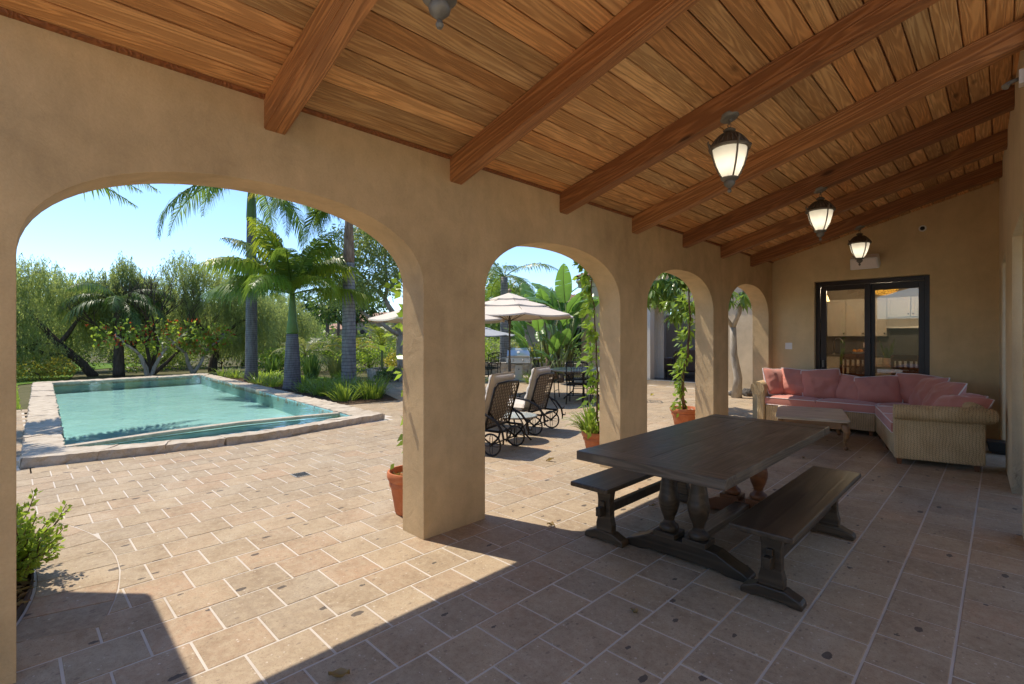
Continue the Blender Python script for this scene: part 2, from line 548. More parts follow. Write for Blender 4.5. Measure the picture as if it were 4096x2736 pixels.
STUCCO_IN = (.42, .285, .15)
M = {}
M['stucco'] = m_stucco('stucco_tan', (.58, .42, .235), .15)
M['stucco_end'] = m_stucco('stucco_honey', (.66, .50, .275), .09)
M['stucco_house'] = m_stucco('stucco_cream', (.68, .56, .37), .08)
M['stucco_out'] = m_stucco('stucco_beige', (.60, .475, .315), .09)
M['ceiling'] = m_wood('rustic_plank', ((.30, .13, .045), (.68, .385, .15), (.78, .50, .235)), 34, .06, .7, .62, .35, 5.0, .006, tint=(.72, .315, .10))
M['beam'] = m_wood('beam_wood', ((.14, .05, .017), (.44, .19, .066), (.55, .265, .10)), 40, .06, .8, .55, .4, 3.4, .006, tint=(.28, .085, .028))
M['table'] = m_wood('dark_table_wood', ((.026, .020, .015), (.080, .063, .047), (.135, .107, .08)), 44, .055, .4, .36, .45, 3.4, .002, worn=(.25, .20, .14))
M['bench'] = m_wood('dark_bench_wood', ((.020, .014, .009), (.056, .039, .024), (.086, .061, .038)), 26, .06, .3, .42, .35, 3.2, .002)
M['walnut'] = m_wood('red_brown_wood', ((.06, .02, .008), (.20, .075, .03), (.27, .11, .045)), 22, .1, .25, .4, .45, 2.0, .002)
M['oak'] = m_wood('golden_wood', ((.13, .06, .022), (.30, .16, .065), (.38, .21, .09)), 26, .1, .2, .35, .5, 2.0, .002)
M['oak_top'] = m_wood('pale_top_wood', ((.42, .34, .24), (.66, .57, .44), (.72, .64, .52)), 26, .08, .15, .45, .5, 2.0, .002)
M['tile'] = m_tile('saltillo_tile')
M['grout'] = m_simple('grout', (.54, .48, .41), .9, var=.16, scale=2.5, bump=.4)
M['coping'] = m_stone('coping_limestone', ((.32, .25, .17), (.52, .44, .345), (.66, .58, .475)), 7)
M['rubble'] = m_stone('rubble_stone', ((.22, .19, .16), (.42, .37, .31), (.55, .49, .42)), 5)
M['rock'] = m_stone('dark_rock', ((.05, .045, .04), (.13, .115, .10), (.24, .22, .19)), 9)
M['iron'] = m_simple('dark_iron', (.028, .026, .026), .38, .85, .25, 30, .15, 90)
M['bronze'] = m_simple('weathered_bronze', (.15, .122, .09), .55, .5, .35, 22, .3, 70)
M['pewter'] = m_simple('grey_bronze', (.20, .185, .155), .55, .45, .3, 22, .3, 70)
M['frame'] = m_simple('bronze_frame', (.028, .019, .016), .35, .2, .15, 12)
M['white'] = m_simple('white_paint', (.78, .77, .74), .4, 0, .03)
M['black'] = m_simple('black_plastic', (.012, .012, .012), .5, 0, .1)
M['steel'] = m_simple('brushed_steel', (.62, .61, .58), .28, 1.0, .06, 40)
M['steel_dull'] = m_simple('dull_steel', (.50, .49, .46), .42, .8, .08, 30)
M['wicker'] = m_wicker('seagrass_weave')
M['pink'] = m_fabric('pink_canvas', (.57, .235, .18), .07)
M['piping'] = m_fabric('white_piping', (.80, .72, .68), .03)
M['cushion'] = m_fabric('oatmeal_canvas', (.60, .52, .43), .06, bumpk=.35)
M['canvas'] = m_fabric('umbrella_canvas', (.68, .57, .44), .05)
M['canvas_grey'] = m_fabric('grey_canvas', (.36, .36, .38), .05)
M['sofa_brown'] = m_fabric('brown_velvet', (.20, .15, .13), .08)
M['room'] = m_simple('living_room_plaster', (.52, .42, .31), .85, 0, .06, 3)
M['pillow_tan'] = m_fabric('tan_linen', (.35, .28, .20), .08)
M['curtain'] = m_fabric('white_curtain', (.70, .66, .58), .05)
M['terracotta'] = m_terracotta('terracotta')
M['soil'] = m_ground('bark_soil', ((.035, .022, .014), (.10, .065, .04), (.24, .17, .11)), 9, 1.0)
M['ground'] = m_ground('garden_ground', ((.05, .055, .022), (.11, .105, .05), (.17, .14, .08)), .8, .5)
M['lawn'] = m_ground('lawn_grass', ((.07, .13, .018), (.12, .20, .03), (.16, .25, .045)), 5, 1.0)
M['mosaic'] = m_mosaic('mosaic_stone')
M['pool'] = m_pool('pool_plaster')
M['water'] = m_glass('pool_water', (.84, .97, .96), 1.33, .02, .22, 2.6)
M['glass'] = m_glass('window_glass', (.66, .66, .64), 1.5, .0, boost=2.2)
M['glass_dark'] = m_glass('dark_glass', (.30, .31, .30), 1.6, .0, boost=2.0)
M['cabinet'] = m_simple('cabinet_cream', (.58, .53, .45), .45, 0, .03)
M['slate'] = m_simple('backsplash_slate', (.09, .085, .08), .4, 0, .1, 6)
M['plaster'] = m_simple('room_plaster', (.33, .27, .20), .85, 0, .06, 3)
M['darkfloor'] = m_simple('dark_floor', (.03, .024, .02), .25, 0, .2, 4)
M['bark'] = m_trunk('brown_bark', (.045, .03, .02), (.14, .10, .07))
M['bark_dark'] = m_trunk('dark_bark', (.045, .034, .024), (.13, .10, .075))
M['bark_pale'] = m_trunk('pale_bark', (.24, .20, .15), (.50, .44, .36))
M['palm_grey'] = m_trunk('ringed_palm', (.17, .155, .15), (.34, .32, .30), rings=9.5)
M['palm_fine'] = m_trunk('fine_ringed_palm', (.11, .095, .10), (.24, .22, .22), rings=15)
M['palm_fibre'] = m_trunk('fibrous_palm', (.07, .05, .035), (.22, .16, .11), rings=7)
M['crown_green'] = m_simple('crownshaft_green', (.10, .17, .028), .45, 0, .2, 6)
M['crown_brown'] = m_trunk('crownshaft_brown', (.10, .055, .035), (.34, .25, .18))
M['stalk'] = m_simple('green_stalk', (.16, .20, .06), .5, 0, .25, 6)
M['stem'] = m_trunk('vine_stem', (.06, .04, .025), (.20, .14, .09))
M['l_pepper'] = m_leaf('pepper_leaf', (.17, .21, .09), (.32, .37, .17), .52)
M['l_pepper2'] = m_leaf('pepper_leaf_deep', (.15, .19, .085), (.29, .34, .155), .52)  # slightly darker tone of the pepper leaf
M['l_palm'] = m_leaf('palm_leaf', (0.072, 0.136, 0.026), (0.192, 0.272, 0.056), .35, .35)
M['l_palmy'] = m_leaf('palm_leaf_yellowish', (0.101, 0.182, 0.022), (0.297, 0.338, 0.041), .42, .35)  # yellower green than the plain palm leaf
M['l_dark'] = m_leaf('dark_leaf', (0.052, 0.102, 0.029), (0.133, 0.214, 0.058), .3)
M['l_mid'] = m_leaf('mid_leaf', (0.088, 0.152, 0.032), (0.208, 0.288, 0.064), .38)
M['l_lime'] = m_leaf('lime_leaf', (0.143, 0.247, 0.033), (0.312, 0.403, 0.078), .45)
M['l_yellow'] = m_leaf('yellow_leaf', (0.204, 0.228, 0.036), (0.432, 0.360, 0.072), .42)
M['l_vine'] = m_leaf('vine_leaf', (0.121, 0.230, 0.030), (0.270, 0.378, 0.068), .40, .3)
M['l_gloss'] = m_leaf('glossy_leaf', (0.068, 0.150, 0.030), (0.210, 0.300, 0.068), .35, .25)
M['l_banana'] = m_leaf('paddle_leaf', (0.090, 0.188, 0.045), (0.165, 0.300, 0.075), .34, .32)
M['l_strap'] = m_leaf('strap_leaf', (0.104, 0.182, 0.029), (0.260, 0.338, 0.065), .35, .35)
M['l_straw'] = m_leaf('dry_leaf', (.16, .10, .045), (.36, .25, .10), .2)
M['l_red'] = m_leaf('red_flower', (.55, .045, .02), (.75, .10, .03), .35)
M['l_olive'] = m_leaf('olive_leaf', (0.137, 0.161, 0.064), (0.274, 0.290, 0.121), .3)
M['l_magenta'] = m_leaf('magenta_flower', (.25, .02, .06), (.4, .04, .1), .3)
M['rooftile'] = m_simple('roof_tile', (.36, .20, .125), .8, 0, .2, 5, .3, 30, isl=True)
M['far_wall'] = m_simple('far_stucco', (.36, .28, .20), .9, 0, .06)
# ------------------------------------------------------------------ ground, pool hole, paving
XI, XO = -3.05, -3.33                      # inner and outer face of the arcade wall
SL = .279                                  # roof slope
def ceil_z(x): return 2.90 + SL * (x - XI)

inner = [(-8.41,.49),(-8.20,.85),(-8.05,1.4),(-7.95,2.0),(-7.90,2.55),(-7.99,3.1),(-8.12,3.6),(-8.26,4.31),
         (-10.5,4.42),(-12.6,4.54),(-15,4.68),(-18,4.83),(-21.3,5.0),(-21.15,3.6),(-21.0,2.2),(-20.75,.91),(-18,.82),(-15,.73),(-12,.62),(-10,.55)]
outer_near = [(-8.0,.085),(-7.93,.465),(-7.79,1.07),(-7.69,1.76),(-7.62,2.33),(-7.66,2.8),(-7.77,3.25),(-7.92,4.07),(-8.03,4.80)]

def height(x, y):
    """garden terrain: flat round the house, gentle hills far out"""
    d = math.hypot(x, y)
    h = -.035
    if d > 45: h += .9 * math.sin((d - 45) * .02) ** 2 * 1.5
    if d > 120: h += (d - 120) * .055
    return min(h, 12)

gx = [-2500,-1400,-800,-500,-320,-220,-150,-110,-80,-60,-45,-35,-28,-24,-21.6,-19,-16,-13,-10,-8.2,-5,0,6,14,30,80,300,2500]
gy = [-2500,-900,-300,-80,-30,-12,-4,.52,1.5,3,5.0,8,12,16,22,28,35,45,60,80,110,150,220,320,500,800,1400,2500]
V, F = [], []
for x in gx:
    for y in gy:
        V.append((x, y, height(x, y)))
ny = len(gy)
for i in range(len(gx) - 1):
    for j in range(ny - 1):
        if -21.7 < gx[i] and gx[i+1] < -8.1 and .5 < gy[j] and gy[j+1] < 5.1: continue
        F.append((i*ny+j, (i+1)*ny+j, (i+1)*ny+j+1, i*ny+j+1))
g = mesh_obj('ground', V, F, M['ground'], kind='structure')

# grout bed under the tiles (sheets beside the pool), widened out of view as a bounce sheet
mb = MB()
def sheet(x0, x1, y0, y1, z): mb.add([(x0,y0,z),(x1,y0,z),(x1,y1,z),(x0,y1,z)], [(0,1,2,3)])
GZ = -.0032
sheet(-7.6, .37, 4.9, 14.3, GZ); sheet(-7.6, 9, -9, 4.9, GZ)  # second sheet runs untiled past the porch, added to bounce sunlight in
sheet(-14.6, -7.6, 4.86, 14.3, GZ)
sheet(-14.2, -7.6, -6, .20, GZ)
mb.add([(-7.6,4.86,GZ)] + [(x - .1, y, GZ) for x, y in reversed(outer_near)] + [(-7.6,.08,GZ)], [tuple(range(11))])
base = mb.obj('patio_floor', M['grout'], kind='structure')

# square tiles in running bond; the curved border round the planting bed is cut to its arc
CX, CY, CR, BR = -4.32, -2.34, 2.85, 2.46
PX, PY = .2985, .3085
J = .0115
def inside_coping(x, y):
    if x > -7.5: return False
    # coping bow
    xs = [p[0] for p in outer_near]; ys = [p[1] for p in outer_near]
    bx = np.interp(y, ys, xs)
    return .135 - (x + 8)*.031 < y < 4.95 and x < bx - .10
def clip_half(poly, n, c):
    out = []
    for i in range(len(poly)):
        a, b = poly[i], poly[(i+1) % len(poly)]
        da, db = a[0]*n[0]+a[1]*n[1]-c, b[0]*n[0]+b[1]*n[1]-c
        if da >= 0: out.append(a)
        if (da >= 0) != (db >= 0):
            t = da / (da - db)
            out.append((a[0]+(b[0]-a[0])*t, a[1]+(b[1]-a[1])*t))
    return out
def tile_solid(poly, zj=0.0, tilt=(0, 0)):
    """top with a worn bevelled arris; poly local to its centre"""
    n = len(poly)
    V = []
    for s_, z in ((.965, .0), (1.0, -.0022), (1.0, -.02)):
        for x, y in poly:
            k = s_ if s_ == 1 else 1 - .0045 / max(.02, math.hypot(x, y))
            V.append((x*k, y*k, z + zj + tilt[0]*x + tilt[1]*y))
    F = [tuple(range(n))]
    for r in range(2):
        F += [(r*n+i, (r+1)*n+i, (r+1)*n+(i+1) % n, r*n+(i+1) % n) for i in range(n)]
    return V, F

def in_frame(x, y, z=0):
    c, s = math.cos(YAW), math.sin(YAW)
    d = -s*x + c*y; r = c*x + s*y
    if d < .3: return False
    u, v = r/d, (1.5 - z)/d
    return -1.08 < u < 1.08 and v < .75

tiles = []
for k in range(-2, 48):
    xc = -.163 - PX*(k + .5)
    ph = .010 if k % 2 == 0 else .165
    for j in range(-20, 48):
        yc = ph + PY*(j + .5)
        if not (-6 < yc < 14.2) or xc > .55: continue
        if xc < -14.5: continue
        if xc < -8 and .135 - (xc + 8)*.031 < yc < 4.9: continue
        if xc < -8 and yc >= 4.9 and (xc < -10.25 and yc < 6.6 + .0*xc): continue
        if inside_coping(xc, yc): continue
        hw, hh = (PX - J)/2, (PY - J)/2
        poly = [(xc-hw,yc-hh),(xc+hw,yc-hh),(xc+hw,yc+hh),(xc-hw,yc+hh)]
        cut = False
        dd = math.hypot(xc-CX, yc-CY)
        if xc < XO and yc < 1 and dd < CR + .25:
            n = ((xc-CX)/dd, (yc-CY)/dd)
            c = n[0]*CX + n[1]*CY + CR + .003
            q = clip_half(poly, n, c)
            if len(q) < 3: continue
            area = abs(sum(q[i][0]*q[(i+1)%len(q)][1]-q[(i+1)%len(q)][0]*q[i][1] for i in range(len(q))))/2
            if area < .0012: continue
            cut = len(q) != 4 or area < .95*PX*PY*.9
            poly = q
        dist = math.hypot(xc, yc)
        tiles.append((dist if in_frame(xc, yc) else 1e3 + dist, xc, yc, poly, cut))
# ring of border tiles
na = 17
for i in range(na):
    a0, a1 = math.radians(52 + 100*i/na), math.radians(52 + 100*(i+1)/na)
    g2 = .004 / CR
    pts = []
    for a in (a0+g2, (a0+a1)/2, a1-g2): pts.append((CX + (CR-.002)*math.cos(a), CY + (CR-.002)*math.sin(a)))
    for a in (a1-g2, (a0+a1)/2, a0+g2): pts.append((CX + BR*math.cos(a), CY + BR*math.sin(a)))
    xm, ym = sum(p[0] for p in pts)/6, sum(p[1] for p in pts)/6
    if xm > XO - .1: continue
    dist = math.hypot(xm, ym)
    tiles.append((dist if in_frame(xm, ym) else 1e3+dist, xm, ym, pts, True))
tiles.sort(key=lambda t: t[0])
hw, hh = (PX - J)/2, (PY - J)/2
Vt, Ft = tile_solid([(-hw,-hh),(hw,-hh),(hw,hh),(-hw,hh)])
tile_me = bpy.data.meshes.new('tile'); tile_me.from_pydata(Vt, [], Ft); tile_me.materials.append(M['tile'])
rest = MB(); cnt = 0
for d, xc, yc, poly, cut in tiles:
    zj = random.uniform(-.0012, .0012)
    if cnt < 300 and d < 900:
        cnt += 1
        if not cut:
            o = obj_of('tile', tile_me, base, (xc, yc, zj), (random.uniform(-.003,.003), random.uniform(-.003,.003), random.uniform(-.004,.004)))
        else:
            cx = sum(p[0] for p in poly)/len(poly); cy = sum(p[1] for p in poly)/len(poly)
            V_, F_ = tile_solid([(p[0]-cx, p[1]-cy) for p in poly])
            mesh_obj('tile', V_, F_, M['tile'], base, loc=(cx, cy, zj))
    else:
        cx = sum(p[0] for p in poly)/len(poly); cy = sum(p[1] for p in poly)/len(poly)
        V_, F_ = tile_solid([(p[0]-cx, p[1]-cy) for p in poly], zj, (random.uniform(-.004,.004), random.uniform(-.004,.004)))
        rest.add([(v[0]+cx, v[1]+cy, v[2]) for v in V_], F_)
rest.obj('far_tile', M['tile'], base, kind='stuff')

# floor drain
t = thing('floor_drain', 'small square metal drain grate set in the sunny paving', 'drain', (-5.45, 2.23, .002))
box_obj('drain_frame', (-.085,.085,-.075,.075,-.01,.003), M['steel_dull'], t)
mb = MB()
for i in range(7): mb.box(-.07, .07, -.062+i*.02, -.05+i*.02, .0042, .007)
mb.obj('grate', M['iron'], t)

# ------------------------------------------------------------------ planting bed by the arcade
n = 40
top = [(CX + (BR-.02)*math.cos(math.radians(45+110*i/n)), CY + (BR-.02)*math.sin(math.radians(45+110*i/n))) for i in range(n+1)]
bed = [(x, y) for x, y in top if x < XO]
V = [(x, y, .012) for x, y in bed] + [(XO, -.3, .03), (-6, -.5, .03)]
mesh_obj('planting_bed', V, [tuple(range(len(V)))], M['soil'], kind='structure')
mb = MB()
for i in range(len(bed) - 1):
    (x0, y0), (x1, y1) = bed[i], bed[i+1]
    mb.bar((x0, y0, .01), (x1, y1, .01), .012, .06)
tag(mb.obj('bed_edging', M['bark']), 'thin dark edging strip bent round the bark bed', 'edging')
nch = 1500
P = np.stack([rng.uniform(-5.2, XO - .02, nch), rng.uniform(-.3, .2, nch), np.full(nch, .02)], 1)
P = P[np.hypot(P[:,0]-CX, P[:,1]-CY) < BR - .04]
P[:, 2] += rng.random(len(P)) * .03
D = unit(rng.normal(size=(len(P), 3)) * (1, 1, .35)); 
V, F = leaf_mesh(P, D, side_of(D), rng.uniform(.03, .07, len(P)), rng.uniform(.012, .03, len(P)))
mesh_obj('bark_mulch', V, F, M['l_straw'], kind='stuff')

# ------------------------------------------------------------------ arcade wall
ARCH = [(.02,2.155),(2.77,4.815),(5.41,7.34),(7.905,9.78)]
ZS, ZT = 1.86, 2.40
def wall_with_arches(y0, y1, arches, xi, xo, ztop_i, ztop_o, n=36):
    V, F, idx = [], [], {}
    def vid(x, y, z):
        k = (round(x, 4), round(y, 4), round(z, 4))
        if k not in idx: idx[k] = len(V); V.append(k)
        return idx[k]
    def both(a, b, c, d):
        """quad (y,z) on the inner and the outer face"""
        F.append(tuple(vid(xi, *p) for p in (a, b, c, d)))
        F.append(tuple(vid(xo, p[0], ztop_o if p[1] == ztop_i else p[1]) for p in (d, c, b, a)))
    prev = y0
    edges = []
    for (a, b) in arches:
        both((prev, 0), (a, 0), (a, ZS), (prev, ZS)); both((prev, ZS), (a, ZS), (a, ztop_i), (prev, ztop_i))
        yc, hw = (a+b)/2, (b-a)/2
        pts = []
        for i in range(n+1):
            th = PI * (1 - i/n)
            cy, sz = math.cos(th), math.sin(th)
            e = 2/2.25
            yy = math.copysign(abs(cy)**e, cy); zz = abs(sz)**e
            pts.append((yc + hw*yy, ZS + (ZT-ZS)*zz if 0 < i < n else ZS))
        h = n//2
        for P in ([(a, ztop_i)] + pts[:h+1] + [(yc, ztop_i)], [(yc, ztop_i)] + pts[h:] + [(b, ztop_i)]):
            F.append(tuple(vid(xi, *p) for p in P))
            F.append(tuple(vid(xo, p[0], ztop_o if p[1] == ztop_i else p[1]) for p in reversed(P)))
        for i in range(n):
            F.append((vid(xi, *pts[i]), vid(xo, *pts[i]), vid(xo, *pts[i+1]), vid(xi, *pts[i+1])))
        F.append((vid(xi, a, 0), vid(xo, a, 0), vid(xo, a, ZS), vid(xi, a, ZS)))
        F.append((vid(xi, b, ZS), vid(xo, b, ZS), vid(xo, b, 0), vid(xi, b, 0)))
        prev = b
    both((prev, 0), (y1, 0), (y1, ZS), (prev, ZS)); both((prev, ZS), (y1, ZS), (y1, ztop_i), (prev, ztop_i))
    # close the ends
    for y in (y0, y1):
        F.append((vid(xi, y, 0), vid(xi, y, ZS), vid(xi, y, ztop_i), vid(xo, y, ztop_o), vid(xo, y, ZS), vid(xo, y, 0)))
    return V, F
V, F = wall_with_arches(-.55, 9.985, ARCH, XI, XO, ceil_z(XI) + .02, ceil_z(XO) + .02)
wall = mesh_obj('arcade_wall', V, F, M['stucco'], bevel=.028, seg=3, smooth=True)
tag(wall, 'tan stucco wall of rounded arches along the open side of the porch', 'wall')

# ------------------------------------------------------------------ end wall with the sliding door
def hx(y): return .276 - .031*y                    # face of the house wall
EY = 10.0
DX0, DX1, DZ = -2.363, -.80, 2.48
XL, XR = -3.33, .3
def wall_y(y0, y1, xs, hole, ztop):
    """wall between y0 and y1 in (x,z) with one door hole from the floor"""
    mb = MB()
    a, b, z = hole
    def blk(x0, x1, z0, f0, f1):
        V = [(x0,y0,z0),(x1,y0,z0),(x1,y1,z0),(x0,y1,z0),(x0,y0,f0),(x1,y0,f1),(x1,y1,f1),(x0,y1,f0)]
        mb.add(V, [(0,3,2,1),(4,5,6,7),(0,1,5,4),(1,2,6,5),(2,3,7,6),(3,0,4,7)])
    f = lambda x: ceil_z(x) + .02
    V, F, idx = [], [], {}
    def vid(p):
        k = tuple(round(c, 4) for c in p)
        if k not in idx: idx[k] = len(V); V.append(k)
        return idx[k]
    def both(P):
        F.append(tuple(vid((x, y0, zz)) for x, zz in P)); F.append(tuple(vid((x, y1, zz)) for x, zz in reversed(P)))
    x0, x1 = xs
    both([(x0,0),(a,0),(a,z),(x0,z)]); both([(x0,z),(a,z),(a,f(a)),(x0,f(x0))])
    both([(a,z),(b,z),(b,f(b)),(a,f(a))])
    both([(b,0),(x1,0),(x1,z),(b,z)]); both([(b,z),(x1,z),(x1,f(x1)),(b,f(b))])
    for A, B in (((a,0),(a,z)),((a,z),(b,z)),((b,z),(b,0))):
        F.append((vid((A[0],y0,A[1])), vid((A[0],y1,A[1])), vid((B[0],y1,B[1])), vid((B[0],y0,B[1]))))
    return V, F
V, F = wall_y(EY, EY + .24, (XL, .28), (DX0, DX1, DZ), 0)
endw = mesh_obj('end_wall', V, F, M['stucco_end'], bevel=.012, seg=2, smooth=True)
tag(endw, 'honey stucco wall closing the porch around the sliding glass door', 'wall')

door = thing('sliding_door', 'dark bronze framed sliding glass door behind the pink sofa', 'door', (DX0, EY + .08, 0))
DW = DX1 - DX0
mb = MB(); mb.box(.004, .07, 0, .12, 0, DZ-.004); mb.box(DW-.07, DW-.004, 0, .12, 0, DZ-.004); mb.box(.07, DW-.07, 0, .12, DZ-.075, DZ-.004); mb.box(.07, DW-.07, 0, .12, .003, .03)
mb.obj('door_frame', M['frame'], door, bevel=.004, seg=1)
def leafdoor(name, x0, x1, y0, st, top, bot):
    mb = MB(); z0, z1 = .032, DZ - .078
    mb.box(x0, x0+st, y0, y0+.045, z0, z1); mb.box(x1-st, x1, y0, y0+.045, z0, z1)
    mb.box(x0+st, x1-st, y0, y0+.045, z1-top, z1); mb.box(x0+st, x1-st, y0, y0+.045, z0, z0+bot)
    o = mb.obj(name, M['frame'], door, bevel=.004, seg=1)
    box_obj('pane', (x0+st, x1-st, y0+.018, y0+.026, z0+bot, z1-top), M['glass'], o)
    return o
lp = leafdoor('door_panel', .075, .80, .006, .085, .085, .12)
lp['label'] = 'sliding panel with a small latch'
mb = MB(); mb.box(.105, .135, -.022, .006, .98, 1.10); mb.box(.112, .128, -.03, -.022, 1.0, 1.08)
mb.obj('handle', M['pewter'], lp, bevel=.004)
leafdoor('door_panel', .775, DW-.072, .058, .075, .11, .12)

# ------------------------------------------------------------------ house wall along the back of the porch
def house_wall():
    ops = [(5.42, 6.78, 2.47), (8.07, 9.25, 2.49)]
    y0, y1 = 5.0, 10.0
    ztop = 4.0
    V, F, idx = [], [], {}
    def vid(p):
        k = tuple(round(c, 4) for c in p)
        if k not in idx: idx[k] = len(V); V.append(k)
        return idx[k]
    T = .34
    def fr(P):
        F.append(tuple(vid((hx(y), y, z)) for y, z in P))
        F.append(tuple(vid((hx(y) + T, y, z)) for y, z in reversed(P)))
    prev = y0
    for a, b, z in ops:
        fr([(prev,0),(a,0),(a,z),(prev,z)]); fr([(prev,z),(a,z),(a,ztop),(prev,ztop)]); fr([(a,z),(b,z),(b,ztop),(a,ztop)])
        q = [(a,0),(a,z),(b,z),(b,0)]
        for i in range(3):
            A, B = q[i], q[i+1]
            F.append((vid((hx(A[0]),*A)), vid((hx(A[0])+T,*A)), vid((hx(B[0])+T,*B)), vid((hx(B[0]),*B))))
        prev = b
    fr([(prev,0),(y1,0),(y1,z),(prev,z)]); fr([(prev,z),(y1,z),(y1,ztop),(prev,ztop)])
    F.append(tuple(vid(p) for p in ((hx(y0),y0,0),(hx(y0),y0,ops[0][2]),(hx(y0),y0,ztop),(hx(y0)+T,y0,ztop),(hx(y0)+T,y0,ops[0][2]),(hx(y0)+T,y0,0))))
    return V, F, ops, T
V, F, ops, HT = house_wall()
hw_ = mesh_obj('house_wall', V, F, M['stucco_house'], bevel=.02, seg=3, smooth=True)
tag(hw_, 'plain cream stucco wall with deep door openings beside the sofa', 'wall')
# ------------------------------------------------------------------ roof: planks, beams, slab
SA = math.atan(SL); CA, SA_ = math.cos(SA), math.sin(SA)
def slope_M(x, y, off=0):
    """frame on the ceiling: local X up the slope, local Y along the porch, Z up out of the boards"""
    return Matrix(((CA, 0, -SA_, x), (0, 1, 0, y), (SA_, 0, CA, ceil_z(x)), (0,0,0,1)))
roof = thing('porch_roof', 'sloping ceiling of rustic brown planks over the porch', 'roof', (XI, 0, ceil_z(XI)))
BY = [1.098, 2.462, 3.803, 5.122, 6.40, 7.66, 8.91]      # beam centres
BW, BH = .122, .185
ends = [-.28] + BY + [9.992]
PW = .1405
def plank_mesh(L, w, t=.022):
    """board along local X with eased edges; origin at centre, underside at z=0 (local)"""
    h, e = w/2, .004
    prof = [(-h, t), (-h, e), (-h+e, 0), (h-e, 0), (h, e), (h, t)]
    V = [(-L/2, y, z) for y, z in prof] + [(L/2, y, z) for y, z in prof]
    n = 6
    F = [tuple(range(n)), tuple(range(2*n-1, n-1, -1))] + [(i, n+i, n+(i+1) % n, (i+1) % n) for i in range(n)]
    me = bpy.data.meshes.new('plank'); me.from_pydata(V, [], F); me.materials.append(M['ceiling'])
    return me
nrow = 24
for bi in range(len(ends) - 1):
    y0, y1 = ends[bi], ends[bi+1]
    L = y1 - y0 - .003
    me = plank_mesh(L, PW - .007)
    me2 = plank_mesh(L, PW - .013)
    for r in range(nrow):
        sx = (r + .5) * PW - .002
        x = XI + sx * CA
        if x > hx(max(5.0,(y0+y1)/2)) + .14: continue
        Mx = slope_M(x, (y0+y1)/2) @ Matrix.Translation((0, 0, random.uniform(0, .004)))
        R = Matrix(((0, -1, 0, 0), (1, 0, 0, 0), (0, 0, 1, 0), (0, 0, 0, 1)))
        if random.random() < .5: R = Matrix(((0, 1, 0, 0), (-1, 0, 0, 0), (0, 0, 1, 0), (0, 0, 0, 1)))
        o = bpy.data.objects.new('plank', me if random.random() < .7 else me2)
        link(o); o.parent = roof
        o.matrix_local = Matrix.Translation((-XI, 0, -ceil_z(XI))) @ Mx @ R
def slab(name, x0, x1, y0, y1, z0, z1, mat):
    V = [(x, y, ceil_z(x) + z) for z in (z0, z1) for x, y in ((x0,y0),(x1,y0),(x1,y1),(x0,y1))]
    V = [(v[0]-XI, v[1], v[2]-ceil_z(XI)) for v in V]
    return mesh_obj(name, V, [(0,1,2,3),(7,6,5,4),(0,4,5,1),(1,5,6,2),(2,6,7,3),(3,7,4,0)], mat, roof)
slab('roof_deck', XI-.002, .40, -.28, 10.4, .028, .12, M['beam'])
slab('eave', -3.68, XI-.004, -.28, 10.4, .012, .10, M['beam'])
# barrel tiles along the eave
mb = MB()
for i in range(52):
    y = -.2 + i*.2
    M4 = Matrix.Translation((-3.64 - XI, y, ceil_z(-3.64) + .125 - ceil_z(XI))) @ Matrix.Rotation(-SA, 4, 'Y') @ Matrix.Rotation(PI/2, 4, 'Y')
    pr = [(.085, 0), (.085, .9)]
    mb.lathe(pr, 8, M4, PI/2, 3*PI/2)
mb.obj('eave_tile', M['rooftile'], roof, kind='stuff')
blen = 3.5
for i, y in enumerate(BY):
    x0 = XI - .12
    x1 = hx(max(y, 5.0)) + .06
    L = (x1 - x0)/CA
    me = bpy.data.meshes.new('beam')
    bm = bmesh.new(); bmesh.ops.create_cube(bm, size=1)
    for v in bm.verts: v.co = Vector((v.co.x*L, v.co.y*BW, (v.co.z-.5)*BH))
    bmesh.ops.bevel(bm, geom=bm.edges[:], offset=.006, segments=2, affect='EDGES')
    bm.to_mesh(me); bm.free(); me.materials.append(M['beam'])
    o = bpy.data.objects.new('beam', me); link(o); o.parent = roof
    xm = (x0 + x1)/2
    o.matrix_local = Matrix.Translation((-XI, 0, -ceil_z(XI))) @ slope_M(xm, y) @ Matrix.Translation((0, 0, .002))
# thin trim strip where the ceiling meets the arcade wall
slab('trim_strip', XI+.001, XI+.022, -.28, 9.99, -.02, -.002, M['beam'])

# neighbouring wing of the house, beside the porch (out of the frame, its eave shades the paving)
wing = thing('house_wing', 'wing of the house beyond the near end of the arcade', 'building', (-4.5, -1.2, 0))
mb = MB()
ev = [(-3.34,.13),(-4.9,.15),(-5.25,-.17),(-5.6,-.5),(-5.6,-1.3),(-3.34,-1.3)]
mb.prism([(x+4.5, y+1.2) for x, y in ev], 2.66, 2.76, 'z'); mb.obj('roof', M['rooftile'], wing)
box_obj("wall", (-1.05, 1.165, -.1, .15, 0, 2.655), M['stucco_out'], wing)

# made-up house block out of view, added to bounce warm sunlight into the porch
mh = thing('bounce_block', 'unseen cream stucco block added to bounce warm sunlight into the porch', 'building', (3.2, -.5, 0))
box_obj('wall', (0, 1.5, -6, 5.2, 0, 4.2), M['stucco_house'], mh)
box_obj('roof', (-.25, 2.0, -6.3, 5.5, 4.205, 4.4), M['rooftile'], mh)
for yy in (-3.6, -.4, 2.8):
    f = box_obj('window', (-.03, -.002, yy-.7, yy+.7, .9, 2.3), M['frame'], mh)
    box_obj('pane', (-.045, -.031, yy-.6, yy+.6, 1.0, 2.2), M['glass_dark'], f)
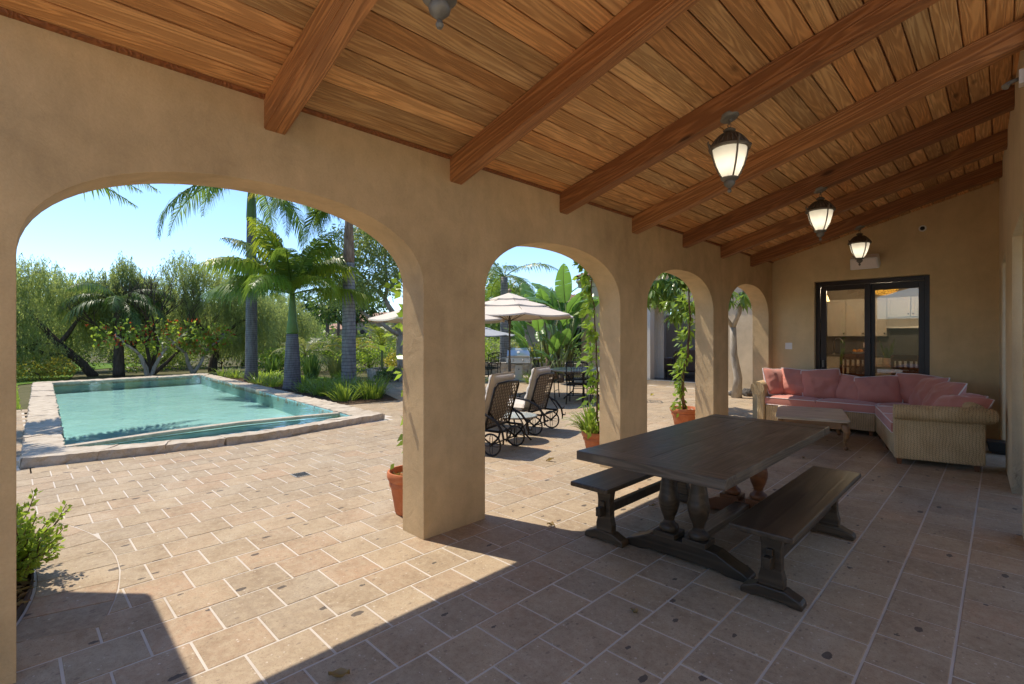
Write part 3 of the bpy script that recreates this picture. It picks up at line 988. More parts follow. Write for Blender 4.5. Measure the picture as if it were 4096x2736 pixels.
# ------------------------------------------------------------------ lanterns
def lantern_parts():
    t = thing('hanging_lantern', '', 'lantern', (0, 0, 0))
    # origin at the bottom finial tip ; about .60 m to the canopy
    MB().lathe([(0,.0),(.010,.004),(.015,.016),(.010,.03),(.006,.034),(.018,.042),(.036,.060),(.040,.075),(.034,.088),(.050,.094),(.062,.106),(.060,.112),(0,.112)], 24).obj('finial', M['pewter'], t, smooth=True, scale=1.02)
    glass = NTG
    MB().lathe([(.052,.112),(.072,.15),(.094,.20),(.111,.26),(.119,.305),(.120,.322)], 32).obj('lamp_glass', glass, t, smooth='all', scale=1.02)
    mb = MB()
    mb.lathe([(.118,.318),(.142,.320),(.146,.332),(.140,.340),(.130,.344),(.118,.362),(.098,.388),(.076,.412),(.058,.428),(.040,.436),(.026,.444),(.040,.452),(.044,.462),(.030,.472),(.014,.480),(.0,.482)], 32)
    mb.obj('cap', M['bronze'], t, smooth=True, scale=1.02)
    mb = MB()
    for k in range(24):
        a = 2*PI*k/24
        mb.tube([(math.cos(a)*r, math.sin(a)*r, z) for r, z in ((.134,.346),(.119,.366),(.099,.392),(.077,.416),(.06,.43))], [.004,.006,.006,.005,.003], 5)
    mb.obj('fluting', M['bronze'], t, smooth='all', scale=1.02)
    for k in range(4):
        a = PI/4 + PI/2*k
        c, s = math.cos(a), math.sin(a)
        mb = MB()
        mb.tube([(c*r, s*r, z) for r, z in ((.056,.108),(.082,.15),(.106,.205),(.124,.262),(.133,.31),(.140,.336),(.152,.35),(.160,.368),(.154,.376))], [.006,.007,.007,.007,.008,.010,.010,.007,.004], 6)
        mb.ball((c*.146, s*.146, .338), (.012,.012,.018), 8)
        mb.obj('rib', M['bronze'], t, smooth='all', scale=1.02)
    for k in range(2):
        z = .505 + k*.024
        M4 = Matrix.Translation((0,0,z)) @ Matrix.Rotation(PI/2*(k % 2)+.4, 4, 'Z')
        pts = [M4 @ Vector((.011*math.cos(2*PI*q/14), 0, .019*math.sin(2*PI*q/14))) for q in range(14)]
        MB().tube(pts, .0028, 6, closed=True).obj('chain_link', M['bronze'], t, smooth='all')
    # canopy plate follows the sloping ceiling
    R = Matrix.Translation((0,0,.572)) @ Matrix.Rotation(-SA, 4, 'Y')
    MB().lathe([(0,-.044),(.012,-.042),(.014,-.026),(.03,-.024),(.058,-.018),(.068,-.008),(.07,.012),(0,.012)], 28, R).obj('canopy', M['pewter'], t, smooth=True)
    MB().tube([(0,0,.52),(0,0,.55)], .004, 6).obj('hook', M['bronze'], t)
    L = bpy.data.lights.new('lantern_bulb', 'POINT')
    L.energy = 0.32; L.color = (1.0, .92, .80); L.shadow_soft_size = .022
    lo = bpy.data.objects.new('lantern_bulb', L); link(lo); lo.parent = t; lo.location = (0, 0, .23)
    return t
kg = NT('frosted_glass'); kg.t.nodes.remove(kg.b)
_d = kg.n("ShaderNodeBsdfDiffuse"); _d.inputs[0].default_value = (.80, .76, .66, 1)
_t = kg.n("ShaderNodeBsdfTranslucent"); _t.inputs[0].default_value = (.86, .82, .70, 1)
_m = kg.n("ShaderNodeMixShader"); _m.inputs[0].default_value = .55
kg.t.links.new(_d.outputs[0], _m.inputs[1]); kg.t.links.new(_t.outputs[0], _m.inputs[2]); kg.t.links.new(_m.outputs[0], kg.out.inputs[0])
NTG = kg.m
lan = lantern_parts()
LPOS = [(-1.455, BY[0], 'bronze lantern cut off by the top of the photo, only its finial in view'),
        (-1.46, BY[2], 'largest full bronze lantern with lit frosted glass, above the dark dining table'),
        (-1.455, BY[4], 'bronze lantern hanging second from the end wall of the porch'),
        (-1.515, BY[6], 'bronze lantern hanging closest to the end wall, before the white speaker')]
for i, (x, y, lab) in enumerate(LPOS):
    o = lan if i == 0 else copy_tree(lan)
    o.location = (x, y, ceil_z(x) - BH - (.572 if i else .54))
    o.rotation_euler.z = 0
    tag(o, lab, 'lantern', 'bronze lanterns hanging from the porch ceiling')

# ------------------------------------------------------------------ small things on the end wall
sp = thing('wall_speaker', 'white box speaker tilted down over the sliding door', 'speaker', (-1.60, EY - .012, 2.71))
R = Matrix.Rotation(math.radians(28), 4, 'X')
mb = MB(); mb.prism([(-.2,-.10),(.2,-.10),(.185,.10),(-.185,.10)], -.07, .10, 'y', Matrix.Translation((0,-.17,.02)) @ R); mb.obj('cabinet', M['white'], sp, bevel=.02, seg=3)
mb = MB(); mb.prism([(-.18,-.08),(.18,-.08),(.165,.08),(-.165,.08)], -.078, -.065, 'y', Matrix.Translation((0,-.17,.02)) @ R); mb.obj('grille', M['piping'], sp, bevel=.006)
mb = MB(); mb.box(-.03,.03,-.10,.01,-.04,.04); mb.obj('bracket', M['white'], sp)
sw = thing('light_switch', 'white wall switch plate on the honey stucco beside the door', 'switch', (-2.775, EY - .001, 1.345))
box_obj('plate', (-.058,.058,-.008,.0,-.058,.058), M['white'], sw, bevel=.003)
for dx in (-.024, .024): box_obj('rocker', (dx-.016,dx+.016,-.012,-.0075,-.033,.033), M['white'], sw, bevel=.002)
cm = thing('wall_camera', 'tiny round white and black sensor high on the end wall', 'camera', (-.885, EY - .001, 3.20))
Ry = Matrix.Rotation(PI/2, 4, 'X')
MB().lathe([(.030,.012),(.046,.014),(.050,.004),(.050,0)], 20, Ry).obj('bezel', M['white'], cm, smooth=True)
MB().lathe([(0,.016),(.02,.014),(.031,.010),(.031,0)], 20, Ry).obj('lens', M['black'], cm, smooth=True)
fx = thing('wall_floodlight', 'small grey fitting screwed high on the house wall under the beams', 'light', (hx(5.12)-.004, 5.10, 3.36))
mb = MB(); mb.box(-.03,.0,-.05,.05,-.05,.05); mb.obj('plate', M['white'], fx, bevel=.004)
MB().tube([(-.03,0,0),(-.08,-.02,-.02),(-.10,-.04,-.05)], [.014,.016,.024], 8).obj('arm', M['pewter'], fx)
bx = thing('low_planter', 'small black box on the floor in the shaded corner behind the sofa', 'planter', (-.02, 9.0, 0))
mb = MB(); mb.prism([(-.10,.03),(.10,.03),(.13,.16),(-.13,.16)], -.12, .12, 'y'); mb.obj('bin', M['black'], bx, bevel=.01)
mb = MB(); mb.box(-.08,.08,-.1,.1,0,.03); mb.obj('foot', M['black'], bx)

# ------------------------------------------------------------------ dining table
def board(name, L, w, t, mat, parent, loc, rz=0, bev=.004):
    """board along local X"""
    return MB().box(-L/2, L/2, -w/2, w/2, -t, 0).obj(name, mat, parent, loc=loc, rot=(0, 0, rz), bevel=bev, seg=2)
TX0, TX1, TY0, TY1, TZ = -1.965, -1.015, 2.585, 4.755, .765
tb = thing('dining_table', 'long dark trestle table with a planked top and turned legs', 'table', ((TX0+TX1)/2, (TY0+TY1)/2, 0))
W, L = TX1-TX0, TY1-TY0
top = thing('tabletop', '', '', (0, 0, TZ)); top.parent = tb
eb = .155
ws = [.235, .20, .27, .245]
sc_ = W / sum(ws); x = -W/2
for w in ws:
    w *= sc_
    board('plank', L - 2*eb - .003, w - .0012, .058, M['table'], top, (x + w/2, 0, random.uniform(-.0006, .0004)), PI/2, .0022)
    x += w
for s in (-1, 1): board('breadboard', W + .004, eb, .058, M['table'], top, (0, s*(L/2 - eb/2), .001), 0, .004)
box_obj('apron', (-.36, .36, -L/2+.35, L/2-.22, TZ-.085, TZ-.059), M['table'], tb)
foot_prof = [(-.445,0),(-.445,.028),(-.41,.052),(-.33,.082),(-.24,.125),(-.155,.135),(.155,.135),(.24,.125),(.33,.082),(.41,.052),(.445,.028),(.445,0),(.30,0),(.24,.018),(-.24,.018),(-.30,0)]
leg_prof = [(.042,.0),(.066,.008),(.072,.026),(.066,.044),(.046,.058),(.037,.075),(.043,.098),(.060,.135),(.074,.185),(.077,.225),(.071,.245),(.068,.262),(.060,.31),(.050,.38),(.044,.43),(.043,.437),(.053,.444),(.053,.458),(.045,.463),(.042,.475),(.046,.505),(.055,.512),(.055,.53),(.0,.53)]
for yy, mt in ((3.215, M['bench']), (4.35, M['walnut'])):  # second trestle is redder: warm light put into its wood colour
    ly = yy - (TY0+TY1)/2
    o = MB().prism([(x*.98 - .04, z) for x, z in foot_prof], -.065, .065, 'y').obj('trestle_foot', mt, tb, loc=(0, ly, 0), bevel=.008)
    if mt is M['walnut']: o['label'] = 'trestle foot tinted redder, warm light put into its colour'
    for dx in (-.135, .075):
        q = MB().lathe([(r*.94, z) for r, z in leg_prof], 32, Matrix.Translation((0,0,.165))).obj('leg', mt, tb, loc=(dx-.02, ly, 0), smooth=True)
        MB().box(-.078,.078,-.078,.078,.133,.17).obj('plinth', mt, q, bevel=.004)
    MB().box(-.33,.29,-.045,.045,TZ-.075,TZ-.06).obj('cleat', mt, tb, loc=(0, ly, 0))
ya, yb = 3.215+.065 - (TY0+TY1)/2, 4.35-.065 - (TY0+TY1)/2
board('stretcher', yb-ya, .115, .05, M['table'], tb, (-.05, (ya+yb)/2, .125), PI/2)

# ------------------------------------------------------------------ benches
def bench(name, label, x0, x1, y0, y1, legs, group):
    cx, cy = (x0+x1)/2, (y0+y1)/2
    t = thing(name, label, 'bench', (cx, cy, 0), 0, group)
    w, L = x1-x0, y1-y0
    board('seat', L, w, .034, M['bench'], t, (0, 0, .452), PI/2, .008)
    post = [(-.066,.07),(-.068,.12),(-.055,.17),(-.052,.30),(-.062,.36),(-.082,.418),(.082,.418),(.062,.36),(.052,.30),(.055,.17),(.068,.12),(.066,.07)]
    ft = [(-.165,0),(-.165,.03),(-.15,.046),(-.10,.066),(-.075,.078),(.075,.078),(.10,.066),(.15,.046),(.165,.03),(.165,0),(.10,0),(.07,.012),(-.07,.012),(-.10,0)]
    for yy in legs:
        MB().prism(ft, -.045, .045, 'y').obj('foot', M['bench'], t, loc=(0, yy-cy, 0), bevel=.008)
        MB().prism(post, -.032, .032, 'y').obj('leg', M['bench'], t, loc=(0, yy-cy, .006), bevel=.006)
        s = -1 if yy < cy else 1
        MB().box(-.017,.017,-.011,.011,.19,.30).obj('wedge', M['bench'], t, loc=(0, yy-cy+s*.045, 0), bevel=.003)
    MB().box(-.02,.02,legs[0]-cy-.105,legs[1]-cy+.105,.20,.265).obj('stretcher', M['bench'], t, bevel=.004)
    return t
bench('bench', 'dark trestle bench on the sunny arcade side of the dining table', -2.245, -1.925, 2.875, 4.63, (3.10, 4.32), 'dark benches along the dining table')
bench('bench', 'dark trestle bench in the shade between the dining table and the house wall', -1.105, -.775, 2.86, 4.625, (3.08, 4.40), 'dark benches along the dining table')

# ------------------------------------------------------------------ wicker corner sofa
SOX, SOY = -1.6, 9.0
sofa = thing('corner_sofa', 'big L shaped woven seagrass sofa in the porch corner', 'sofa', (SOX, SOY, 0))
def S(mbf, name, **kw):
    mbf.v = [(x - SOX, y - SOY, z) for x, y, z in mbf.v]
    return mbf.obj(name, M['wicker'], sofa, **kw)
FY = 9.17                # front plane of the run under the window
BYk = 9.93
LX = -2.93
CXs = -1.36              # where the two runs meet
DP = .80                 # depth of the run beside the house wall
RA = math.radians(14.0)  # that run stands at a slight angle
RO, E1, E2 = Vector((-.907, 7.37, 0)), Vector((math.cos(RA), math.sin(RA), 0)), Vector((-math.sin(RA), math.cos(RA), 0))
def RW(a, b, z=0.0): return tuple(RO + E1*a + E2*b + Vector((0, 0, z)))
def rot_mb(mbf):
    mbf.v = [RW(*v) for v in mbf.v]
    return mbf
for x0, x1 in ((LX+.02, -2.15), (-2.142, CXs)):
    S(MB().box(x0, x1, FY, BYk, .075, .345), 'base', bevel=.018)
for b0, b1 in ((.10, .97), (.978, 1.80)):
    S(rot_mb(MB().box(0, DP, b0, b1, .075, .345)), 'base', bevel=.018)
cpoly = [RW(0, 1.808)[:2], (CXs + .004, FY), (CXs + .004, BYk), (-.72, BYk), RW(DP, 1.808)[:2]]
S(MB().prism(list(reversed(cpoly)), .075, .345, 'z'), 'corner_base', bevel=.012)
def roll(path, r, name):
    m = MB(); m.tube(path, r, 14); return S(m, name, smooth=True)
S(MB().box(LX+.02, -.80, BYk-.14, BYk, .346, .70), 'backrest', bevel=.02)
roll([(LX, BYk-.05, .72), (-.76, BYk-.05, .72)], .085, 'back_roll')
S(rot_mb(MB().box(DP-.14, DP-.002, .131, 2.3, .346, .66)), 'backrest', bevel=.02)
roll([RW(DP-.06, .06, .665), RW(DP-.06, 2.3, .69)], .085, 'back_roll')
S(rot_mb(MB().box(-.005, DP+.004, 0, .13, .07, .64)), 'arm', bevel=.02)
roll([RW(-.012, -.012, .625), RW(.43, -.015, .628), RW(DP-.06, -.012, .63), RW(DP+.04, .03, .625), RW(DP+.075, .12, .60)], [.088,.09,.092,.09,.05], 'arm_roll')
S(MB().box(LX-.12, LX+.015, FY-.03, BYk, .07, .62), 'arm', bevel=.03)
roll([(LX-.10, FY-.045, .62), (LX-.10, BYk, .64)], .115, 'arm_roll')
for x, y in (RW(.05,.05)[:2], RW(DP-.06,.05)[:2], RW(.05,.92)[:2], RW(.05,1.03)[:2], RW(.05,1.74)[:2], (CXs-.06,FY+.05), (-2.09,FY+.05), (-2.2,FY+.05), (LX-.06,FY+.02), (LX-.06,BYk-.06), (-.86,BYk-.06)):
    MB().lathe([(.026,0),(.042,.085),(0,.085)], 4, Matrix.Translation((x-SOX,y-SOY,0)) @ Matrix.Rotation(PI/4,4,'Z')).obj('foot', M['walnut'], sofa)

def rbox_outline(w, d, r, n=5):
    pts = []
    for cx, cy, a in ((w/2-r, d/2-r, 0), (-w/2+r, d/2-r, PI/2), (-w/2+r, -d/2+r, PI), (w/2-r, -d/2+r, 1.5*PI)):
        for i in range(n): 
            t = a + PI/2*i/(n-1); pts.append((cx + r*math.cos(t), cy + r*math.sin(t)))
    return pts
def seat_cushion(label, cx, cy, w, d, z0=.348, h=.125, rz=0.0):
    t = thing('seat_cushion', label, 'cushion', (cx, cy, z0), rz, 'pink seat cushions on the woven sofa')
    n = 22
    V, F = [], []
    nu, nv = 18, 18
    def P(u, v, top):
        # superellipse-ish crowned pad
        x, y = u*w/2, v*d/2
        crown = .028*(1-u**4)*(1-v**4) if top else 0
        sag = .006*math.sin(7*u+cx*5)*math.sin(5*v+cy*3)*(1-u*u)*(1-v*v)
        return (x, y, (h + crown + sag) if top else 0.0)
    g = [[0]*(nv+1) for _ in range(nu+1)]
    for i in range(nu+1):
        for j in range(nv+1):
            g[i][j] = len(V); V.append(P(2*i/nu-1, 2*j/nv-1, True))
    for i in range(nu):
        for j in range(nv): F.append((g[i][j], g[i+1][j], g[i+1][j+1], g[i][j+1]))
    rim = [g[i][0] for i in range(nu)] + [g[nu][j] for j in range(nv)] + [g[i][nv] for i in range(nu, 0, -1)] + [g[0][j] for j in range(nv, 0, -1)]
    prev = rim
    for k, (ex, z) in enumerate(((.010, h*.5), (.0, .0))):
        ring = []
        for q in rim:
            x, y, _ = V[q]; L_ = math.hypot(x/w, y/d)*2 or 1
            ring.append(len(V)); V.append((x*(1+ex*2/w), y*(1+ex*2/d), z))
        m = len(rim)
        for a in range(m): F.append((prev[a], ring[a], ring[(a+1) % m], prev[(a+1) % m]))
        prev = ring
    F.append(tuple(reversed(prev)))
    mesh_obj('cover', V, F, M['pink'], t, smooth=True)
    mb = MB()
    mb.tube([(x, y, h+.002 + .004*math.sin(9*x+cx*7)) for x, y in rbox_outline(w, d, .02)], .0065, 6, closed=True)
    mb.tube([(x, y, .005) for x, y in rbox_outline(w+.004, d+.004, .02)], .0065, 6, closed=True)
    mb.obj('piping', M['piping'], t, smooth='all')
    return t
sd = FY - .012
cd = BYk - .15 - sd
seat_cushion('pink seat cushion beside the sunlit woven arm', -2.53, sd + cd/2, .75, cd)
seat_cushion('pink seat cushion in the middle of the run below the glass door', -1.755, sd + cd/2, .77, cd)
seat_cushion('pink corner seat cushion where the two runs of the sofa meet', -1.02, sd + cd/2 + .02, .655, cd - .04)
for lab, b0, b1 in (('pink seat cushion next to the corner on the slanting run by the house wall', .985, 1.775), ('pink seat cushion tucked behind the close woven arm', .145, .975)):
    x, y, _ = RW(.32, (b0+b1)/2)
    seat_cushion(lab, x, y, .665, b1 - b0, rz=RA)

def pillow_mesh(w, h, t, seed, wr=1.0):
    n = 22
    V, F = [], []
    for side in (1, -1):
        for i in range(n+1):
            for j in range(n+1):
                u, v = 2*i/n-1, 2*j/n-1
                x = w/2*u*(1 - .03*(1-v*v) - .05*abs(u*v)**3); z = h/2*v*(1 - .03*(1-u*u) - .05*abs(u*v)**3) + .012*mnoise.noise(Vector((u*1.5+seed, v*1.5, seed*2.2)))
                th = max(0.0, (1-abs(u)**2.8)*(1-abs(v)**2.8))**.55
                wri = mnoise.noise(Vector((u*1.9+seed*3.1, v*1.9, seed*1.7+side)))*.28 + mnoise.noise(Vector((u*5+seed, v*3.2, seed+side*3)))*.13*wr
                V.append((x, side*t/2*th*(1+wri), z + h/2))
    m = (n+1)*(n+1)
    for sidx in range(2):
        for i in range(n):
            for j in range(n):
                a = sidx*m + i*(n+1)+j
                q = (a, a+n+1, a+n+2, a+1)
                F.append(q if sidx == 1 else tuple(reversed(q)))
    rim = [(i, 0) for i in range(n)] + [(n, j) for j in range(n)] + [(i, n) for i in range(n, 0, -1)] + [(0, j) for j in range(n, 0, -1)]
    pip = [V[i*(n+1)+j] for i, j in rim]
    pip = [(p[0], 0, p[2]) for p in pip]
    return V, F, pip
def pillow(label, loc, rx, ry, rz, w=.58, h=.50, t=.22, seed=1):
    t *= 1.2
    """rx tips back, ry rolls in its plane, rz turns about the vertical"""
    o = thing('throw_pillow', label, 'pillow', loc, 0, 'pink piped pillows on the sofa')
    o.rotation_euler = (Matrix.Rotation(rz, 3, 'Z') @ Matrix.Rotation(rx, 3, 'X') @ Matrix.Rotation(ry, 3, 'Y')).to_euler()
    V, F, pip = pillow_mesh(w, h, t, seed)
    mesh_obj('cover', V, F, M['pink'], o, smooth='all')
    MB().tube(pip, .0075, 6, closed=True).obj('piping', M['piping'], o, smooth='all')
    return o
Rd = math.radians
zz = .475
pillow('narrow looking pink pillow leaning on its edge against the sunlit arm', (-2.78, 9.52, zz+.01), Rd(-20), Rd(4), Rd(66), .54, .49, .17, 1)
pillow('broad smooth pink pillow next to the pillow turned on edge', (-2.53, 9.58, zz), Rd(-20), Rd(3), Rd(4), .64, .50, .2, 2)
pillow('pink pillow with a dented white piped edge, overlapping a broad pillow', (-2.14, 9.57, zz-.02), Rd(-17), Rd(-5), Rd(12), .58, .53, .2, 3)
pillow('creased slumping pink pillow in the middle of the back row', (-1.80, 9.58, zz-.02), Rd(-26), Rd(10), Rd(-10), .56, .46, .22, 4)
pillow('smooth pink pillow below the dark door post', (-1.36, 9.52, zz-.01), Rd(-24), Rd(-6), Rd(8), .60, .46, .22, 5)
pillow('pink pillow set back in the very corner of the sofa', (-.96, 9.62, zz), Rd(-18), Rd(4), Rd(-10), .60, .49, .2, 6)
pillow('peach lit pillow slanting out of the corner toward the seat', (-.84, 9.25, zz), Rd(-26), Rd(-6), Rd(-62), .66, .50, .2, 7)
pillow('peach lit pillow with a sharp upper corner, along the house wall', (-.68, 8.78, zz), Rd(-32), Rd(-4), Rd(-66), .64, .50, .2, 8)
pillow('low pillow peeking up between two slouched pillows', (-.50, 8.30, zz+.01), Rd(-46), Rd(-3), Rd(-76), .60, .44, .18, 9)
pillow('slouched pink pillow lying against the close woven arm', (-.45, 7.86, zz+.01), Rd(-42), Rd(-3), Rd(-40), .62, .40, .2, 10)

# ------------------------------------------------------------------ coffee table
ct = thing('coffee_table', 'low pale topped wooden table with carved claw feet before the sofa', 'table', (-2.0, 8.25, 0), math.radians(15.0))
w, L, H = .87, 1.26, .405
MB().box(-w/2,w/2,-L/2,L/2,H-.022,H).obj('tabletop', M['oak_top'], ct, bevel=.006)
MB().box(-w/2+.02,w/2-.02,-L/2+.02,L/2-.02,H-.038,H-.023).obj('moulding', M['oak_top'], ct, bevel=.005)
mb = MB()
mb.box(-w/2+.05,w/2-.05,-L/2+.045,-L/2+.065,H-.125,H-.039); mb.box(-w/2+.05,w/2-.05,L/2-.065,L/2-.045,H-.125,H-.039)
mb.box(-w/2+.045,-w/2+.065,-L/2+.066,L/2-.066,H-.125,H-.039); mb.box(w/2-.065,w/2-.045,-L/2+.066,L/2-.066,H-.125,H-.039)
mb.obj('apron', M['oak'], ct)
mb = MB()
for i in range(34):
    x = -w/2 + .07 + i*(w-.14)/33; mb.ball((x, -L/2+.047, H-.128), .0085, 6)
for i in range(50):
    y = -L/2 + .07 + i*(L-.14)/49; mb.ball((w/2-.047, y, H-.128), .0085, 6)
mb.obj('beading', M['oak'], ct, kind='stuff')
for sx in (-1, 1):
    for sy in (-1, 1):
        bx_, by_ = sx*(w/2-.065), sy*(L/2-.065)
        ox, oy = sx*.7, sy*.7
        path = [(bx_, by_, H-.045), (bx_+ox*.012, by_+oy*.012, H-.10), (bx_+ox*.042, by_+oy*.042, H-.16), (bx_+ox*.030, by_+oy*.030, H-.22), (bx_+ox*.004, by_+oy*.004, .11), (bx_+ox*.002, by_+oy*.002, .065), (bx_+ox*.016, by_+oy*.016, .04)]
        lg = MB().tube(path, [.036,.046,.042,.031,.021,.020,.024], 12).obj('leg', M['oak'], ct, smooth='all')
        mb = MB(); cxf, cyf = bx_+ox*.022, by_+oy*.022
        mb.ball((cxf, cyf, .026), .026, 12)
        for k in (-.7, 0, .7):
            a = math.atan2(sy, sx) + k
            mb.tube([(cxf-.006*math.cos(a), cyf-.006*math.sin(a), .06), (cxf+.02*math.cos(a), cyf+.02*math.sin(a), .045), (cxf+.03*math.cos(a), cyf+.03*math.sin(a), .012)], [.01,.009,.005], 6)
        mb.obj('claw_foot', M['oak'], lg, smooth='all')
        mb = MB(); c = Vector((bx_+ox*.055, by_+oy*.055, H-.165))
        tdir = Vector((-oy, ox, 0)).normalized()
        for s_ in (-1, 1):
            mb.ring(c + tdir*.022*s_, .013, .006, 'x' if abs(tdir.x) < .5 else 'y', 10, 5)
        mb.ball(c, .014, 8); mb.obj('carving', M['oak'], lg, smooth='all')

# ------------------------------------------------------------------ fallen leaves on the paving
LV = [(-2.55,3.02,.05,'curled dry leaf on the sunny tiles close to the big pillar'),(-1.93,3.34,.05,'curled pale leaf on the tiles beside the sunny bench'),(-1.42,2.38,.045,'dark crumpled leaf on the shaded tiles before the dining table'),
      (-2.08,1.02,.06,'pale curled leaf at the very bottom edge of the photo'),(-1.75,6.9,.05,'brown leaf on the tiles before the coffee table'),(-2.20,4.0,.04,'small dry leaf on the sunny tiles behind the bench'),
      (-6.4,11.6,.09,'yellow fallen leaf on the paving before the open doorway'),(-5.9,10.3,.08,'dark crumpled leaf on the sunny paving before the open doorway'),(-3.9,4.6,.06,'brown leaf beside the fern pot on the paving')]
for i, (x, y, s, lab) in enumerate(LV):
    n = 6; V = []; F = []
    for a in range(n+1):
        u = a/n
        hw2 = s*.38*math.sin(PI*min(1, u*1.02))**.8
        zc = s*.45*math.sin(u*2.6+i)*.5 + .006 + s*.2
        for k, b in enumerate((-1, -.45, 0, .45, 1)):
            V.append(((u-.5)*s*1.6, b*hw2, max(.003, zc + abs(b)**1.5*s*.35 + .006*math.sin(9*u+b*3))))
    zmin = min(v[2] for v in V)
    V = [(v[0], v[1], v[2]-zmin+.0015) for v in V]
    for a in range(n):
        for k in range(4): F.append((a*5+k, (a+1)*5+k, (a+1)*5+k+1, a*5+k+1))
    o = mesh_obj('fallen_leaf', V, F, M['l_straw'] if i != 6 else M['l_yellow'], loc=(x, y, 0), rot=(0, 0, i*1.3), smooth='all')
    tag(o, lab, 'leaf', 'fallen leaves on the paving')
# ------------------------------------------------------------------ pool
def resample(pts, n):
    P = np.array(pts, float); d = np.r_[0, np.cumsum(np.linalg.norm(np.diff(P, axis=0), axis=1))]
    t = np.linspace(0, d[-1], n)
    return np.stack([np.interp(t, d, P[:, k]) for k in range(P.shape[1])], 1)
pool = thing('swimming_pool', 'turquoise swimming pool with a raised rough limestone coping', 'pool', (-14, 2.6, 0))
def PL(V): return [(v[0]+14, v[1]-2.6, v[2]) for v in V]
WZ = .072
poly = inner
mesh_obj('water', PL([(x, y, WZ) for x, y in poly]), [tuple(range(len(poly)))], M['water'], pool)
n = len(poly)
cxp, cyp = -14.5, 2.6
off = [(x, y) for x, y in poly]
V = PL([(x, y, .085) for x, y in off] + [(x, y, -.24) for x, y in off])
F = [tuple(range(2*n-1, n-1, -1))] + [(i, n+i, n+(i+1) % n, (i+1) % n) for i in range(n)]
mesh_obj('basin', V, F, M['pool'], pool)
# spill ledge between the shallow wedge and the main pool
SP = [(-8.66,.50),(-8.95,1.6),(-9.08,2.7),(-8.98,3.6),(-8.87,4.34)]
SP = [tuple(p) for p in resample(SP, 13)]
mb = MB()
for a, b in zip(SP[:-1], SP[1:]): mb.bar((a[0], a[1], -.2), (b[0], b[1], -.2), .10, .42)

o = mb.obj('spill_wall', M['pool'], pool); o.data.vertices.foreach_set('co', np.array(PL(mb.v), np.float32).ravel())
mb = MB()
for a, b in zip(SP[:-1], SP[1:]): mb.bar((a[0], a[1], .066), (b[0], b[1], .066), .14, .05)
mb.v = PL(mb.v); mb.obj('spill_edge', M['coping'], pool, bevel=.006)
mb = MB(); q = [(-8.41,.49),(-8.2,.85),(-8.05,1.4),(-7.95,2.0),(-7.9,2.55),(-7.99,3.1),(-8.12,3.6),(-8.26,4.31)] + list(reversed(SP))
mb.add(PL([(x, y, -.07) for x, y in q]), [tuple(range(len(q)))]); mb.obj('ledge_floor', M['pool'], pool)

def stone_block(name, A, B, C, D, z0, z1, mat, parent, rough=.012, div=(5, 3), seed=0):
    """block on quad A B (outer) C D (inner side), rough split edges"""
    A, B, C, D = [Vector((p[0], p[1], 0)) for p in (A, B, C, D)]
    nx, nyy = div
    V, F, ids = [], [], {}
    def vert(i, j, k):
        key = (i, j, k)
        if key in ids: return ids[key]
        u, v = i/nx, j/nyy
        p = (A*(1-u) + B*u)*(1-v) + (D*(1-u) + C*u)*v
        z = z0 + (z1 - z0)*k/2
        p = Vector((p.x, p.y, z))
        q = p*6 + Vector((seed*3.3, seed*1.7, 0))
        edge = (i in (0, nx)) or (j in (0, nyy))
        r = rough*(1.6 if edge else .5)
        nv = mnoise.noise_vector(q)*r + mnoise.noise_vector(q*2.7)*r*.7
        if k == 0: nv.z = 0
        if k == 2: nv.z *= .45
        ids[key] = len(V); V.append(p + nv)
        return ids[key]
    for i in range(nx):
        for j in range(nyy):
            F.append((vert(i,j,2), vert(i+1,j,2), vert(i+1,j+1,2), vert(i,j+1,2)))
    for k in range(2):
        for i in range(nx):
            F.append((vert(i,0,k), vert(i+1,0,k), vert(i+1,0,k+1), vert(i,0,k+1)))
            F.append((vert(i+1,nyy,k), vert(i,nyy,k), vert(i,nyy,k+1), vert(i+1,nyy,k+1)))
        for j in range(nyy):
            F.append((vert(0,j+1,k), vert(0,j,k), vert(0,j,k+1), vert(0,j+1,k+1)))
            F.append((vert(nx,j,k), vert(nx,j+1,k), vert(nx,j+1,k+1), vert(nx,j,k+1)))
    if parent is pool: V = PL(V)
    return mesh_obj(name, V, F, mat, parent)
CZ = .105
runs = [([(-8.41,.49),(-8.20,.85),(-8.05,1.4),(-7.95,2.0),(-7.90,2.55),(-7.99,3.1),(-8.12,3.6),(-8.26,4.31)], outer_near, 7),
        ([(-8.26,4.31),(-21.3,5.0)], [(-8.03,4.80),(-22.2,5.42)], 22),
        ([(-21.3,5.0),(-20.75,.91)], [(-22.2,5.42),(-21.4,.50)], 6),
        ([(-20.75,.91),(-15,.73),(-8.41,.49)], [(-21.4,.50),(-15,.30),(-8.0,.085)], 16)]
for ri, (inn, out, cnt) in enumerate(runs):
    m = cnt + 1
    I, O = resample(inn, m), resample(out, m)
    for i in range(cnt):
        g = .004
        i0, i1 = I[i]*(1-g)+I[i+1]*g, I[i]*g+I[i+1]*(1-g)
        o0, o1 = O[i]*(1-g)+O[i+1]*g, O[i]*g+O[i+1]*(1-g)
        stone_block('coping_stone', o0, o1, i1, i0, -.02, CZ + random.uniform(-.006, .006), M['coping'], pool, .019 if ri != 0 else .017, (11, 4), ri*20+i)

